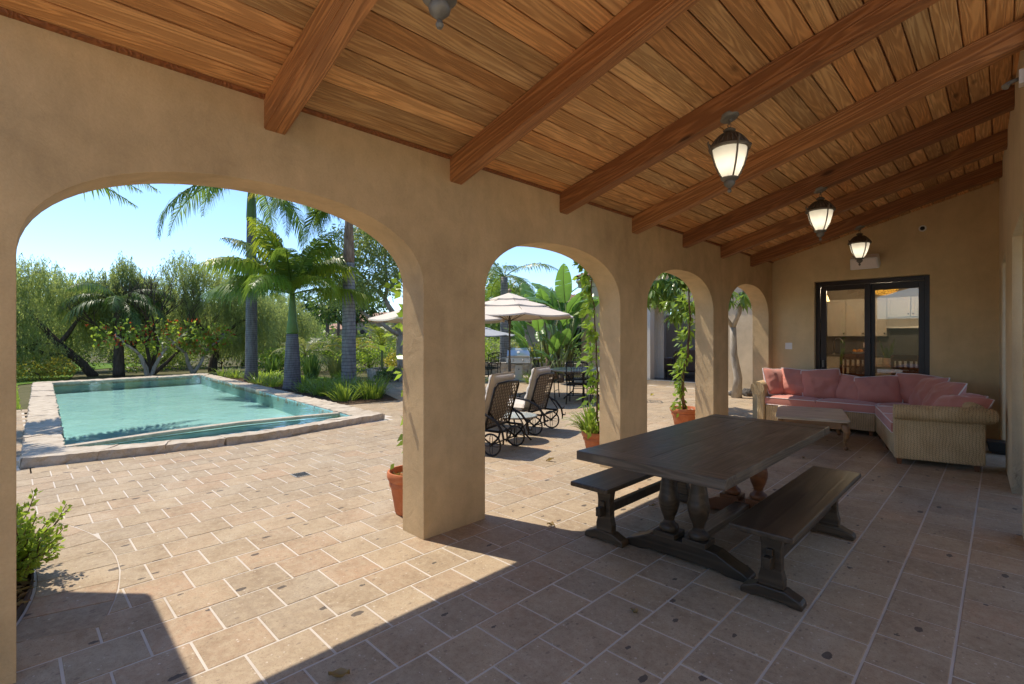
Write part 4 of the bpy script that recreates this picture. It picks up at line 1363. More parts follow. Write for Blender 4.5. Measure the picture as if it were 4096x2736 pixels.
# ------------------------------------------------------------------ kitchen behind the sliding door
kx0, kx1, ky0, ky1, kz = -3.31, 1.2, EY+.242, 15.2, 2.95
kit = thing('kitchen_room', 'kitchen interior seen through the sliding glass door', 'room', (-1.5, 12.5, 0))
def K(V): return [(v[0]+1.5, v[1]-12.5, v[2]) for v in V]
mb = MB(); mb.box(kx0-.1,kx1+.1,ky1,ky1+.1,0,kz); mb.box(kx0-.1,kx0,ky0,ky1,0,kz); mb.box(kx1,kx1+.1,ky0,ky1,0,kz); mb.v = K(mb.v); mb.obj('wall', M['plaster'], kit)
mb = MB(); mb.box(kx0-.1,kx1+.1,ky0,ky1+.1,kz,kz+.25); mb.v = K(mb.v); mb.obj('ceiling', M['plaster'], kit)
mb = MB(); mb.box(kx0,kx1,ky0-.10,ky1,-.1,.16); mb.v = K(mb.v); mb.obj('floor', M['plaster'], kit)
cab = thing('kitchen_cabinets', 'cream wall cabinets over a dark backsplash behind the glass', 'cabinet', (-1.5, ky1-.001, 0))
def cabinet(x0, x1, z0, z1, knob):
    c = MB().box(x0+1.5, x1+1.5, -.33, 0, z0, z1).obj('cabinet_box', M['cabinet'], cab)
    d = MB().box(x0+1.504, x1+1.496, -.35, -.331, z0+.004, z1-.004)
    dd = d.obj('door', M['cabinet'], cab, bevel=.003)
    mb = MB(); f = .065
    for q in ((x0+1.504,x1+1.496,z1-f,z1-.004),(x0+1.504,x1+1.496,z0+.004,z0+f),(x0+1.504,x0+1.5+f,z0+f,z1-f),(x1+1.5-f,x1+1.496,z0+f,z1-f)):
        mb.box(q[0],q[1],-.366,-.3505,q[2],q[3])
    mb.obj('door_frame', M['cabinet'], dd, bevel=.004)
    kx = (x1+1.46) if knob > 0 else (x0+1.54)
    MB().box(kx-.016,kx+.016,-.39,-.367,z0+.05,z0+.085).obj('knob', M['frame'], dd)
for x0, x1, z0, z1, kb in ((-3.22,-2.815,1.53,2.46,1),(-2.81,-2.41,1.53,2.46,1),(-2.405,-1.98,1.53,2.46,1),(-1.975,-1.53,1.99,2.46,1),(-1.525,-1.08,1.99,2.46,-1)):
    cabinet(x0, x1, z0, z1, kb)
MB().box(-1.79,2.2,-.02,0,1.04,2.0).obj('backsplash', M['slate'], cab)
MB().prism([(0,1.98),(-.36,1.98),(-.46,1.76),(-.46,1.72),(0,1.72)], -.47, .6, 'x').obj('range_hood', M['steel_dull'], cab)
MB().box(-1.79,2.2,-.62,-.021,.16,1.02).obj('base_cabinet', M['cabinet'], cab)
MB().box(-1.79,2.2,-.64,-.021,1.021,1.06).obj('counter', M['slate'], cab)
box_obj('outlet_plate', (-1.0,-.92,-.028,-.0205,1.25,1.37), M['white'], cab)
fa = thing('kitchen_faucet', 'tall curved chrome faucet on the kitchen counter', 'faucet', (-3.05, ky1-.45, 1.06))
MB().tube([(0,0,0),(0,0,.34),(.05,-.02,.42),(.13,-.05,.43),(.2,-.08,.36),(.21,-.085,.30)], .013, 8).obj('spout', M['steel'], fa, smooth='all')
MB().lathe([(.03,0),(.03,.02),(.016,.05)], 12).obj('base_ring', M['steel'], fa)
ob = thing('fruit_bowl', 'bowl of oranges on the kitchen counter', 'bowl', (-2.55, ky1-.4, 1.06))
MB().lathe([(.05,0),(.11,.03),(.15,.085),(.145,.085),(.10,.035),(0,.02)], 20).obj('bowl', M['white'], ob, smooth=True)
for i in range(6):
    MB().ball((.07*math.cos(i*1.05), .07*math.sin(i*1.05), .095+.02*(i % 2)), .042, 10).obj('orange', m_simple('orange_peel', (.7,.28,.03), .5) if i == 0 else bpy.data.materials['orange_peel'], ob, smooth='all')
# kitchen table, chairs, plant, lamps
kt = thing('kitchen_table', 'plank dining table inside the kitchen', 'table', (-1.35, 12.35, .16))
for k in range(5): MB().box(-.95,.95,-.45+k*.18,-.45+k*.18+.177,.735,.775).obj('plank', M['oak'], kt, bevel=.003)
box_obj('apron', (-.85,.85,-.38,.38,.64,.734), M['oak'], kt)
for sx in (-.8,.8):
    for sy in (-.34,.34): box_obj('leg', (sx-.045,sx+.045,sy-.045,sy+.045,0,.64), M['oak'], kt)
def wood_chair():
    t = thing('kitchen_chair', '', 'chair', (0,0,0), 0, 'dark wooden chairs round the kitchen table')
    box_obj('seat', (-.22,.22,-.21,.21,.43,.47), M['walnut'], t, bevel=.01)
    for sx in (-.19,.19):
        box_obj('leg', (sx-.022,sx+.022,-.2,-.156,0,.43), M['walnut'], t)
        MB().bar((sx,.19,0),(sx,.19,.45),.044,.044,(0,1,0)).bar((sx,.19,.45),(sx,.26,1.02),.044,.036,(0,1,0)).obj('leg', M['walnut'], t)
    MB().bar((-.19,.258,.975),(.19,.258,.975),.03,.11).obj('top_rail', M['walnut'], t)
    MB().bar((-.19,.215,.62),(.19,.215,.62),.03,.06).obj('lower_rail', M['walnut'], t)
    for k in range(4):
        x = -.12 + .08*k; MB().bar((x,.217,.64),(x,.25,.93),.036,.014,(0,1,0)).obj('slat', M['walnut'], t)
    return t
c0 = wood_chair()
for i, (x, y, rz, lab) in enumerate(((-2.08,11.5,PI+.25,'wooden chair with slatted back right behind the sliding panel glass'),(-1.2,11.45,PI-.1,'wooden chair with slatted back close behind the fixed glass'),(-2.55,12.4,PI/2+.1,'wooden chair drawn to the end of the kitchen table'))):
    o = c0 if i == 0 else copy_tree(c0)
    o.location = (x, y, .16); o.rotation_euler.z = rz; o['label'] = lab
pp = thing('snake_plant', 'snake plant in a white pot on the kitchen table', 'plant', (-1.62, 12.25, .935))
MB().lathe([(.06,0),(.09,.05),(.10,.16),(.09,.16),(.08,.12),(0,.12)], 18).obj('pot', M['white'], pp, smooth=True)
for k in range(7):
    a = k*.9; Lf = .38 + .1*math.sin(k*2.1)
    d = Vector((math.cos(a)*.25, math.sin(a)*.25, 1)).normalized()
    V = []; sdv = Vector((-math.sin(a), math.cos(a), 0))
    for q in range(5):
        u = q/4; wq = .03*math.sin(PI*(.15+.85*u))**.7 if q < 4 else .002
        p = Vector((math.cos(a)*.04, math.sin(a)*.04, .1)) + d*Lf*u
        V += [p + sdv*wq, p - sdv*wq]
    mesh_obj('leaf', V, [(2*q,2*q+1,2*q+3,2*q+2) for q in range(4)], M['l_dark'], pp)
pl = thing('pendant_bowl', 'glowing amber glass bowl light over the kitchen table', 'lamp', (-1.68, 12.25, 2.44))
amber = NT('amber_glass'); _v = amber.objco(); _vo = amber.vor(_v, 16, 'DISTANCE_TO_EDGE')
_c = amber.mix(amber.math('LESS_THAN', _vo.outputs['Distance'], .05), (.85,.42,.06), (.02,.01,.005))
amber.done(_c, .4); amber.set(amber.b.inputs['Emission Color'], _c); amber.b.inputs['Emission Strength'].default_value = .8
MB().lathe([(.0,-.10),(.06,-.095),(.14,-.07),(.21,-.025),(.245,.03)], 28).obj('lamp_shade', amber.m, pl, smooth='all')
for k in range(3):
    a = k*2.1; MB().tube([(.23*math.cos(a),.23*math.sin(a),.03),(.02*math.cos(a),.02*math.sin(a),.30)], .005, 6).obj('rod', M['bronze'], pl)
MB().lathe([(.06,.44),(.06,.41),(.012,.40),(.012,.29),(0,.29)], 14).obj('canopy', M['bronze'], pl)
L = bpy.data.lights.new('kitchen_bulb', 'POINT'); L.energy = 100; L.color = (1,.80,.56); L.shadow_soft_size = .12
lo = bpy.data.objects.new('kitchen_bulb', L); link(lo); lo.location = (-1.68, 12.25, 2.58)
shade_m = m_emit('shade_glow', (1.0,.62,.22), 2.6)
for i, (x, y) in enumerate(((-3.13,13.7),(-2.93,13.35))):
    s = thing('pendant_lamp', ['small glowing bell shade by the kitchen wall','small glowing bell shade hanging before the cream cabinets'][i], 'lamp', (x, y, 2.34), 0, 'small glowing bell shades in the kitchen')
    MB().lathe([(.03,.14),(.05,.12),(.065,.06),(.085,0)], 18).obj('lamp_shade', shade_m, s, smooth='all')
    MB().tube([(0,0,.14),(0,0,.5)], .006, 6).obj('rod', M['bronze'], s)
M['strap'] = m_simple('woven_strap', (.115, .088, .066), .6, .1, .15, 30)
M['piping_tan'] = m_fabric('tan_piping', (.36, .29, .22), .05)
M['stone_top'] = m_simple('stone_top', (.34, .33, .30), .25, 0, .25, 14)
# ------------------------------------------------------------------ courtyard wing with the open living room
WY = 14.22
cw = thing('courtyard_wing', 'beige stucco wing across the courtyard with a wide open doorway', 'building', (-7.6, WY, 0))
def Wv(mb): mb.v = [(x+7.6, y-WY, z) for x, y, z in mb.v]; return mb
ox0, ox1, oz = -8.35, -5.75, 2.5
mb = MB(); mb.box(-10.6, ox0, WY, WY+.28, 0, 3.42); mb.box(ox1, -3.4, WY, WY+.28, 0, 3.42); mb.box(ox0, ox1, WY, WY+.28, oz, 3.42); mb.box(-10.6,-10.32,WY+.281,WY+6,0,3.42)
Wv(mb).obj('wall', M['stucco_out'], cw)
mb = MB(); mb.prism([(WY-.02,3.26),(WY-.06,3.40),(WY-.16,3.44),(WY-.16,3.52),(WY+.3,3.52),(WY+.3,3.26)], -10.72, -3.4, 'x'); Wv(mb).obj('cornice', M['stucco_out'], cw)
mb = MB()
for i in range(36):
    x = -10.62 + i*.2
    M4 = Matrix.Translation((x, WY-.22, 3.60)) @ Matrix.Rotation(Rd(18), 4, 'X') @ Matrix.Rotation(-PI/2, 4, 'X')
    mb.lathe([(.088,0),(.08,2.2)], 8, M4)
Wv(mb).obj('roof_tile', M['rooftile'], cw, kind='stuff')
mb = MB(); mb.box(-10.3, -3.4, WY+.02, WY+5.6, .0, .155); Wv(mb).obj('floor', M['darkfloor'], cw)
mb = MB(); mb.box(ox0, ox1, WY-.012, WY+.02, .0, .15); Wv(mb).obj('step_riser', M['stucco_out'], cw)
mb = MB(); mb.box(ox0, ox1, WY-.03, WY+.10, .156, .172); Wv(mb).obj('threshold', M['steel'], cw)
mb = MB(); mb.box(-10.3,-3.4,WY+5.6,WY+5.8,0,2.45); mb.box(-3.6,-3.4,WY+.29,WY+5.6,0,3.2); mb.box(-10.319,-10.28,WY+.29,WY+5.6,.16,3.2); Wv(mb).obj('room_wall', M['room'], cw)
mb = MB(); mb.box(-10.3,-3.4,WY+.29,WY+2.9,3.0,3.2); mb.box(-10.3,-9.6,WY+2.9,WY+5.8,3.0,3.2); mb.box(-4.3,-3.4,WY+2.9,WY+5.8,3.0,3.2); Wv(mb).obj('ceiling', M['room'], cw)  # gap over the back half is made up to let daylight in
for k in range(3):
    x = -8.10 + k*.05
    f = MB(); f.box(x,x+.05,WY+.06+.0,WY+.14,.175,2.45); f.box(x+.012,x+.04,WY+.14,WY+.36,.175,2.45); Wv(f).obj('door_panel', M['cabinet'], cw)
cu = thing('curtain', 'pale gathered curtain inside the open doorway across the courtyard', 'curtain', (-8.12, WY+.95, .16))
V, F = [], []
for i in range(41):
    u = i/40; x = -.17 + .34*u; y = .04*math.sin(u*38)
    V += [(x, y, 0), (x, y*.8, 2.35)]
F = [(2*i, 2*i+2, 2*i+3, 2*i+1) for i in range(40)]
mesh_obj('drape', V, F, M['curtain'], cu, smooth='all')
MB().tube([(-.4,0,2.37),(.4,0,2.37)], .012, 8).obj('rod', M['bronze'], cu)
ls = thing('living_sofa', 'brown upholstered sofa seen from behind inside the open doorway', 'sofa', (-7.55, WY+2.75, .156), Rd(33))
MB().box(-.85,1.2,-.1,.85,.14,.46).obj('base', M['sofa_brown'], ls, bevel=.03)
mb = MB(); mb.prism([(-.88,.18),(-.88,.82),(-.80,.90),(-.2,.93),(.6,.93),(1.2,.88),(1.2,.18)], -.22, -.02, 'y'); mb.obj('backrest', M['sofa_brown'], ls, bevel=.05, seg=3)
MB().box(-1.02,-.82,-.02,.85,.14,.62).obj('arm', M['sofa_brown'], ls, bevel=.06, seg=3)
for x in (-.75, 1.1): MB().lathe([(.022,0),(.034,.14),(0,.14)], 8, Matrix.Translation((x,-.12,0))).obj('foot', M['frame'], ls)
ac = thing('armchair', 'brown upholstered armchair with a tan pillow beside the living room sofa', 'armchair', (-8.95, WY+2.0, .156), Rd(-15))
MB().box(-.36,.36,-.3,.42,.2,.45).obj('base', M['sofa_brown'], ac, bevel=.03)
mb = MB(); mb.prism([(-.36,.2),(-.40,.75),(-.3,.92),(.3,.92),(.40,.75),(.36,.2)], -.40, -.24, 'y'); mb.obj('backrest', M['sofa_brown'], ac, bevel=.05, seg=3)
for s in (-1,1): MB().box(s*.40-.07,s*.40+.07,-.36,.42,.2,.62).obj('arm', M['sofa_brown'], ac, bevel=.05)
for x in (-.32,.32):
    for y in (-.32,.36): MB().lathe([(.016,0),(.03,.2),(0,.2)], 8, Matrix.Translation((x,y,0))).obj('leg', M['frame'], ac)
V, F, pip = pillow_mesh(.45,.4,.16,4); o = mesh_obj('pillow', V, F, M['pillow_tan'], None, loc=(-8.93, WY+1.98, .62), rot=(Rd(-15),0,Rd(-15)), smooth='all'); tag(o, 'tan pillow resting on the brown armchair', 'pillow')
st = thing('side_table', 'dark side table with an urn against the living room wall', 'table', (-5.9, WY+4.6, .156))
box_obj('tabletop', (-.4,.4,-.2,.2,.74,.78), M['frame'], st)
for sx in (-.36,.36):
    for sy in (-.16,.16): box_obj('leg', (sx-.02,sx+.02,sy-.02,sy+.02,0,.74), M['frame'], st)
ur = thing('urn', 'dark urn standing on the living room side table', 'urn', (-6.0, WY+4.6, .936))
MB().lathe([(.05,0),(.06,.02),(.10,.14),(.09,.22),(.05,.28),(.07,.32),(0,.32)], 18).obj('vessel', M['black'], ur, smooth=True)
MB().lathe([(.055,.321),(.03,.36),(0,.39)], 14).obj('lid', M['black'], ur, smooth=True)

# pool house beyond the paddle leaved plants
ph = thing('pool_house', 'tan garden building with a barrel tile roof and a dark glazed door', 'building', (-18.3, 23.6, -.04))
box_obj('wall', (-4,4.5,0,4,0,2.75), M['far_wall'], ph)
mb = MB(); mb.prism([(-.25,2.55),(-.18,2.75),(.2,2.75),(.2,2.55)], -4.2, 4.7, 'x'); mb.obj('cornice', M['stucco_out'], ph)
mb = MB()
for i in range(44):
    x = -4.3 + i*.21
    M4 = Matrix.Translation((x, -.4, 2.80)) @ Matrix.Rotation(Rd(22), 4, 'X') @ Matrix.Rotation(-PI/2, 4, 'X')
    mb.lathe([(.09,0),(.085,4.4)], 7, M4)
mb.obj('roof_tile', M['rooftile'], ph, kind='stuff')
dr = box_obj('door', (.05,1.25,-.06,-.002,.02,2.12), M['frame'], ph)
for x in (.14,.69): box_obj('pane', (x,x+.47,-.07,-.061,.2,2.0), M['glass_dark'], dr)

# ------------------------------------------------------------------ chaise longues
def chaise():
    """local: x forward (toward the feet), y across; origin on the ground below the back wheels' axle"""
    t = thing('chaise_longue', '', 'chaise', (0,0,0), 0, 'iron chaise longues on the patio')
    hw = .32
    ang = Rd(16)
    B = Vector((.10, 0, .335))                           # hinge
    up = Vector((-math.sin(ang), 0, math.cos(ang)))      # along the back
    Lb = .60
    mb = MB()
    pts = []
    for s, q in ((-1, 0), (-1, Lb-.05), (-.88, Lb), (0, Lb+.012), (.88, Lb), (1, Lb-.05), (1, 0)):
        p = B + up*q; pts.append((p.x, s*hw, p.z))
    mb.tube(pts, .016, 8); mb.tube([(B.x,-hw,B.z),(B.x,hw,B.z)], .014, 8)
    br = mb.obj('back_frame', M['iron'], t, smooth='all')
    # woven strap lattice : two diagonal families
    lt = MB(); nst = 13; nrm = Vector((math.cos(ang),0,math.sin(ang)))
    def pt(u, v): p = B + up*v; return (p.x, u, p.z)
    step = .088
    for fam in (-1, 1):
        k = -20
        while k < 40:
            c = k*step
            # line v = fam*u*1.25 + c, clip to |u|<hw, 0<v<Lb
            seg = []
            for j in range(61):
                u = -hw + 2*hw*j/60; v = fam*u*1.25 + c
                if .0 <= v <= Lb: seg.append((u, v))
            if len(seg) > 2:
                a, b = pt(*seg[0]), pt(*seg[-1])
                lt.bar(tuple(Vector(a)+nrm*.002*fam), tuple(Vector(b)+nrm*.002*fam), .021, .004, up=(nrm.x, 0, nrm.z))
            k += 1
    lt.obj('back_lattice', M['strap'], br, kind='stuff')
    # seat frame and slats
    mb = MB()
    for s in (-1,1): mb.tube([(-.12,s*hw,.315),(.1,s*hw,.32),(.75,s*hw,.33),(1.35,s*hw,.33)], .016, 8)
    mb.tube([(1.35,-hw,.33),(1.35,hw,.33)], .015, 8); mb.tube([(-.12,-hw,.315),(-.12,hw,.315)], .015, 8)
    sf = mb.obj('seat_frame', M['iron'], t, smooth='all')
    mb = MB()
    for k in range(14): mb.box(.14+k*.087,.185+k*.087,-hw,hw,.328,.336)
    mb.obj('slat', M['strap'], sf, kind='stuff')
    # arms: a long bow from the back over the wheel to the ground scroll
    for s in (-1,1):
        y = s*(hw+.035)
        mb = MB(); mb.tube([(.62,y,.52),(.50,y,.56),(.30,y,.565),(.08,y,.53),(-.08,y,.45),(-.17,y,.34),(-.19,y,.24),(-.185,y,.17)], [.012,.017,.018,.018,.017,.016,.014,.010], 8)
        mb.tube([(.62,y,.52),(.60,y,.44),(.62,y,.34)], .012, 8)
        mb.tube([(-.17,y,.34),(-.215,y,.35),(-.22,y,.39)], [.012,.010,.006], 6)
        mb.tube([(-.19,y,.24),(-.235,y,.24),(-.24,y,.28)], [.012,.010,.006], 6)
        mb.obj('armrest', M['iron'], t, smooth='all')
        mb = MB(); mb.tube([(-.12,s*hw,.315),(-.1,s*hw,.24),(0,s*hw,.148)], .014, 8); mb.tube([(.25,s*hw,.32),(.12,s*hw,.22),(0,s*hw,.148)], .012, 8)
        mb.tube([(B.x+up.x*.22,s*(hw-.015),B.z+up.z*.22),(-.11,s*(hw-.015),.36),(-.12,s*hw,.315)], .010, 8)
        mb.obj('strut', M['iron'], t, smooth='all')
        # wheel
        yw = s*(hw+.012)
        w = MB().ring((0,yw,.148), .134, .0125, 'y', 32, 8).obj('wheel', M['iron'], t, smooth='all')
        m2 = MB(); m2.tube([(0,yw-.022,.148),(0,yw+.022,.148)], .022, 12)
        for k in range(4):
            a = PI/2*k + PI/4*0
            cx_, cz_ = .066*math.cos(a), .066*math.sin(a)
            pts = []
            for q in range(16):
                b = 2*PI*q/16; e1, e2 = .064*math.cos(b), .020*math.sin(b)
                pts.append((cx_ + e1*math.cos(a) - e2*math.sin(a), yw, .148 + cz_ + e1*math.sin(a) + e2*math.cos(a)))
            m2.tube(pts, .0045, 5, closed=True)
        m2.obj('spoke', M['iron'], w, smooth='all')
    MB().tube([(0,-hw,.148),(0,hw,.148)], .010, 8).obj('axle', M['iron'], t)
    for s in (-1,1): MB().tube([(1.2,s*hw,.33),(1.25,s*hw,.16),(1.22,s*hw,.01)], [.015,.014,.018], 8).obj('leg', M['iron'], t, smooth='all')
    return t
def chaise_cushion(label):
    t = thing('chaise_cushion', label, 'cushion', (0,0,0), 0, 'oatmeal cushions on the chaise longues')
    ang = Rd(16)
    # profile running up the back then along the seat : centre line of the pad
    B = Vector((.135, 0, .36)); up = Vector((-math.sin(ang), 0, math.cos(ang))); fw = Vector((math.cos(ang),0,math.sin(ang)))
    nb, hw2, th = 34, .30, .125
    def pad(name, O, ex, en, L, seed):
        V, F = [], []
        nu, nv = 44, 14
        for side in (0, 1):
            for i in range(nu+1):
                for j in range(nv+1):
                    u = i/nu; v = 2*j/nv-1
                    e = min(u, 1-u)*L
                    rnd = min(1, e/.05)**.5 * (max(0, 1-abs(v)**7))**.5
                    tuft = .010*math.sin(u*L*42 + seed) + .008*mnoise.noise(Vector((u*L*16, v*2.5, seed)))
                    edge = abs(v)**3
                    off = th*(.5 + (.5 if side else -.5)*rnd) + (tuft*edge*1.3 + .012*mnoise.noise(Vector((u*6, v*2, seed+5))))*(1 if side else .3)*rnd
                    y = v*hw2*(1 + .018*math.sin(u*L*44+seed*2)*edge)
                    p = O + ex*(u*L) + en*off
                    V.append((p.x, y, p.z))
        m = (nu+1)*(nv+1)
        for sd_ in range(2):
            for i in range(nu):
                for j in range(nv):
                    a = sd_*m + i*(nv+1) + j
                    q = (a, a+nv+1, a+nv+2, a+1); F.append(q if sd_ else tuple(reversed(q)))
        rim = [(i,0) for i in range(nu)]+[(nu,j) for j in range(nv)]+[(i,nv) for i in range(nu,0,-1)]+[(0,j) for j in range(nv,0,-1)]
        R_ = [i*(nv+1)+j for i, j in rim]
        for a in range(len(R_)):
            b = (a+1) % len(R_); F.append((R_[a], R_[b], m+R_[b], m+R_[a]))
        o = mesh_obj(name, V, F, M['cushion'], t, smooth='all')
        pm = MB(); pm.tube([V[q] for q in R_], .006, 5, closed=True); pm.obj('piping', M['piping_tan'], o, smooth='all')
    pad('back_pad', B + up*.02, up, fw, .66, 1.0)
    pad('seat_pad', Vector((.20,0,.338)), Vector((1,0,0)), Vector((0,0,1)), 1.16, 3.0)
    return t
ch = chaise(); ch['label'] = 'iron chaise partly hidden by the big pillar, its wheels close to the round side table'
axis = math.atan2(-.29, -.957)
def at_wheels(w1, w2): return ((w1[0]+w2[0])/2, (w1[1]+w2[1])/2, 0)
ch.location = at_wheels((-4.565,4.252),(-4.784,4.903)); ch.rotation_euler.z = axis
cc = chaise_cushion('oatmeal pad on the chaise partly hidden by the big pillar'); cc.location = ch.location; cc.rotation_euler.z = axis
c2 = copy_tree(ch); c2.location = at_wheels((-5.096,5.615),(-5.296,6.302)); c2['label'] = 'iron chaise standing clear in the arch, beyond the side table'
cc2 = copy_tree(cc); cc2.location = c2.location; cc2['label'] = 'oatmeal pad on the chaise that stands clear in the arch'
sdt = thing('mosaic_side_table', 'low round mosaic topped table between the two chaises', 'table', (-5.06, 5.22, 0))
MB().lathe([(0,.352),(.285,.352),(.285,.366),(0,.366)], 40).obj('tabletop', M['mosaic'], sdt)
MB().ring((0,0,.357), .292, .013, 'z', 40, 8).obj('rim', M['pewter'], sdt, smooth='all')
for k in range(3):
    a = .5 + 2*PI*k/3; c, s = math.cos(a), math.sin(a)
    MB().tube([(.27*c,.27*s,.35),(.20*c,.20*s,.30),(.10*c,.10*s,.20),(.13*c,.13*s,.09),(.22*c,.22*s,.012)], .012, 8).obj('leg', M['iron'], sdt, smooth='all')

# ------------------------------------------------------------------ round patio table and chairs
pt_ = thing('patio_table', 'large round stone topped patio table under the arch', 'table', (-7.21, 9.76, 0))
MB().lathe([(0,.70),(.76,.70),(.80,.712),(.81,.728),(.80,.742),(0,.748)], 56).obj('tabletop', M['stone_top'], pt_, smooth=True)
for k in range(4):
    a = .6 + PI/2*k; c, s = math.cos(a), math.sin(a)
    MB().tube([(.5*c,.5*s,.70),(.36*c,.36*s,.55),(.22*c,.22*s,.38),(.26*c,.26*s,.2),(.48*c,.48*s,.012)], .018, 8).obj('leg', M['iron'], pt_, smooth='all')
MB().ring((0,0,.36), .21, .012, 'z', 24, 6).obj('stretcher_ring', M['iron'], pt_, smooth='all')
def iron_chair(group):
    """local: sits facing +y"""
    t = thing('patio_chair', '', 'chair', (0,0,0), 0, group)
    mb = MB()
    for s in (-1,1): mb.tube([(s*.23,-.22,.44),(s*.235,-.25,.70),(s*.235,-.28,.93)], .013, 8)
    mb.tube([(-.235,-.28,.93),(-.12,-.285,.955),(.12,-.285,.955),(.235,-.28,.93)], .014, 8)
    mb.tube([(-.23,-.235,.56),(.23,-.235,.56)], .011, 8); 
    bf = mb.obj('back_frame', M['iron'], t, smooth='all')
    mb = MB()
    # square motif held by diagonals
    sq = [(-.12,.66),(.12,.66),(.12,.82),(-.12,.82)]
    yb_ = lambda z: -.235 - (z-.56)*.125
    for i in range(4):
        a, b = sq[i], sq[(i+1) % 4]; mb.bar((a[0],yb_(a[1]),a[1]),(b[0],yb_(b[1]),b[1]),.014,.010)
    for (a, b) in ((sq[0],(-.235,.56)),(sq[1],(.235,.56)),(sq[2],(.235,.92)),(sq[3],(-.235,.92))): mb.bar((a[0],yb_(a[1]),a[1]),(b[0],yb_(b[1]),b[1]),.014,.010)
    for x in (-.06,0,.06): mb.bar((x,yb_(.66),.66),(x,yb_(.82),.82),.010,.008)
    mb.bar((-.12,yb_(.74),.74),(.12,yb_(.74),.74),.010,.008)
    mb.obj('back_motif', M['iron'], bf)
    mb = MB(); mb.tube([(-.23,-.22,.44),(-.25,.24,.44),(.25,.24,.44),(.23,-.22,.44)], .013, 8, closed=True); sf = mb.obj('seat_frame', M['iron'], t, smooth='all')
    mb = MB()
    for k in range(9): y = -.19 + k*.05; mb.box(-.24,.24,y,y+.024,.436,.444)
    for k in range(9): x = -.21 + k*.05; mb.box(x,x+.024,-.22,.24,.4445,.448)
    mb.obj('seat_lattice', M['iron'], sf, kind='stuff')
    for x, y, bx2 in ((-.24,.23,-.25),(.24,.23,.25),(-.225,-.22,-.24),(.225,-.22,.24)):
        MB().tube([(x,y,.44),(x,y+(.01 if y > 0 else -.02),.2),(bx2,y+(.03 if y > 0 else -.05),.006)], [.012,.011,.014], 8).obj('leg', M['iron'], t, smooth='all')
    for s in (-1,1): MB().tube([(s*.235,-.25,.68),(s*.26,-.05,.67),(s*.27,.17,.65),(s*.265,.23,.61),(s*.25,.22,.44)], .012, 8).obj('armrest', M['iron'], t, smooth='all')
    mb = MB(); mb.tube([(-.235,-.23,.2),(.235,-.23,.2)], .008, 6); mb.tube([(-.24,.24,.2),(.24,.24,.2)], .008, 6)
    mb.obj('stretcher', M['iron'], t)
    return t
pc = iron_chair('iron chairs round the stone patio table')
import_tab = (-7.21, 9.76)
cpos = [((-6.86,9.10), 'iron chair with a square back motif on the porch side of the stone table'), ((-8.02,9.35), 'iron chair drawn up on the pool side of the stone table, beyond the chaise'),
        ((-7.75,10.45), 'iron chair on the far side of the stone table, before the paddle leaves'), ((-6.35,10.35), 'iron chair at the stone table close to the courtyard wing')]
for i, ((x, y), lab) in enumerate(cpos):
    o = pc if i == 0 else copy_tree(pc)
    dx, dy = import_tab[0]-x, import_tab[1]-y
    o.location = (x, y, 0); o.rotation_euler.z = math.atan2(dy, dx) - PI/2; o['label'] = lab
# second set beyond the big pillar
t2 = thing('bistro_table', 'small dark iron table under the grey dappled umbrella', 'table', (-13.3, 11.3, 0))
MB().lathe([(0,.70),(.5,.70),(.51,.715),(.5,.725),(0,.725)], 32).obj('tabletop', M['iron'], t2)
MB().lathe([(.26,0),(.25,.03),(.04,.06),(.035,.7)], 20).obj('pedestal', M['iron'], t2)
o = copy_tree(pc); o.location = (-12.45, 11.45, 0); o.rotation_euler.z = PI/2; tag(o, 'dark latticed chair at the small iron table beside the grill', 'chair', 'dark chairs at the small iron table')
o = copy_tree(pc); o.location = (-13.0, 12.1, 0); o.rotation_euler.z = PI; tag(o, 'dark chair on the far side of the small iron table', 'chair', 'dark chairs at the small iron table')

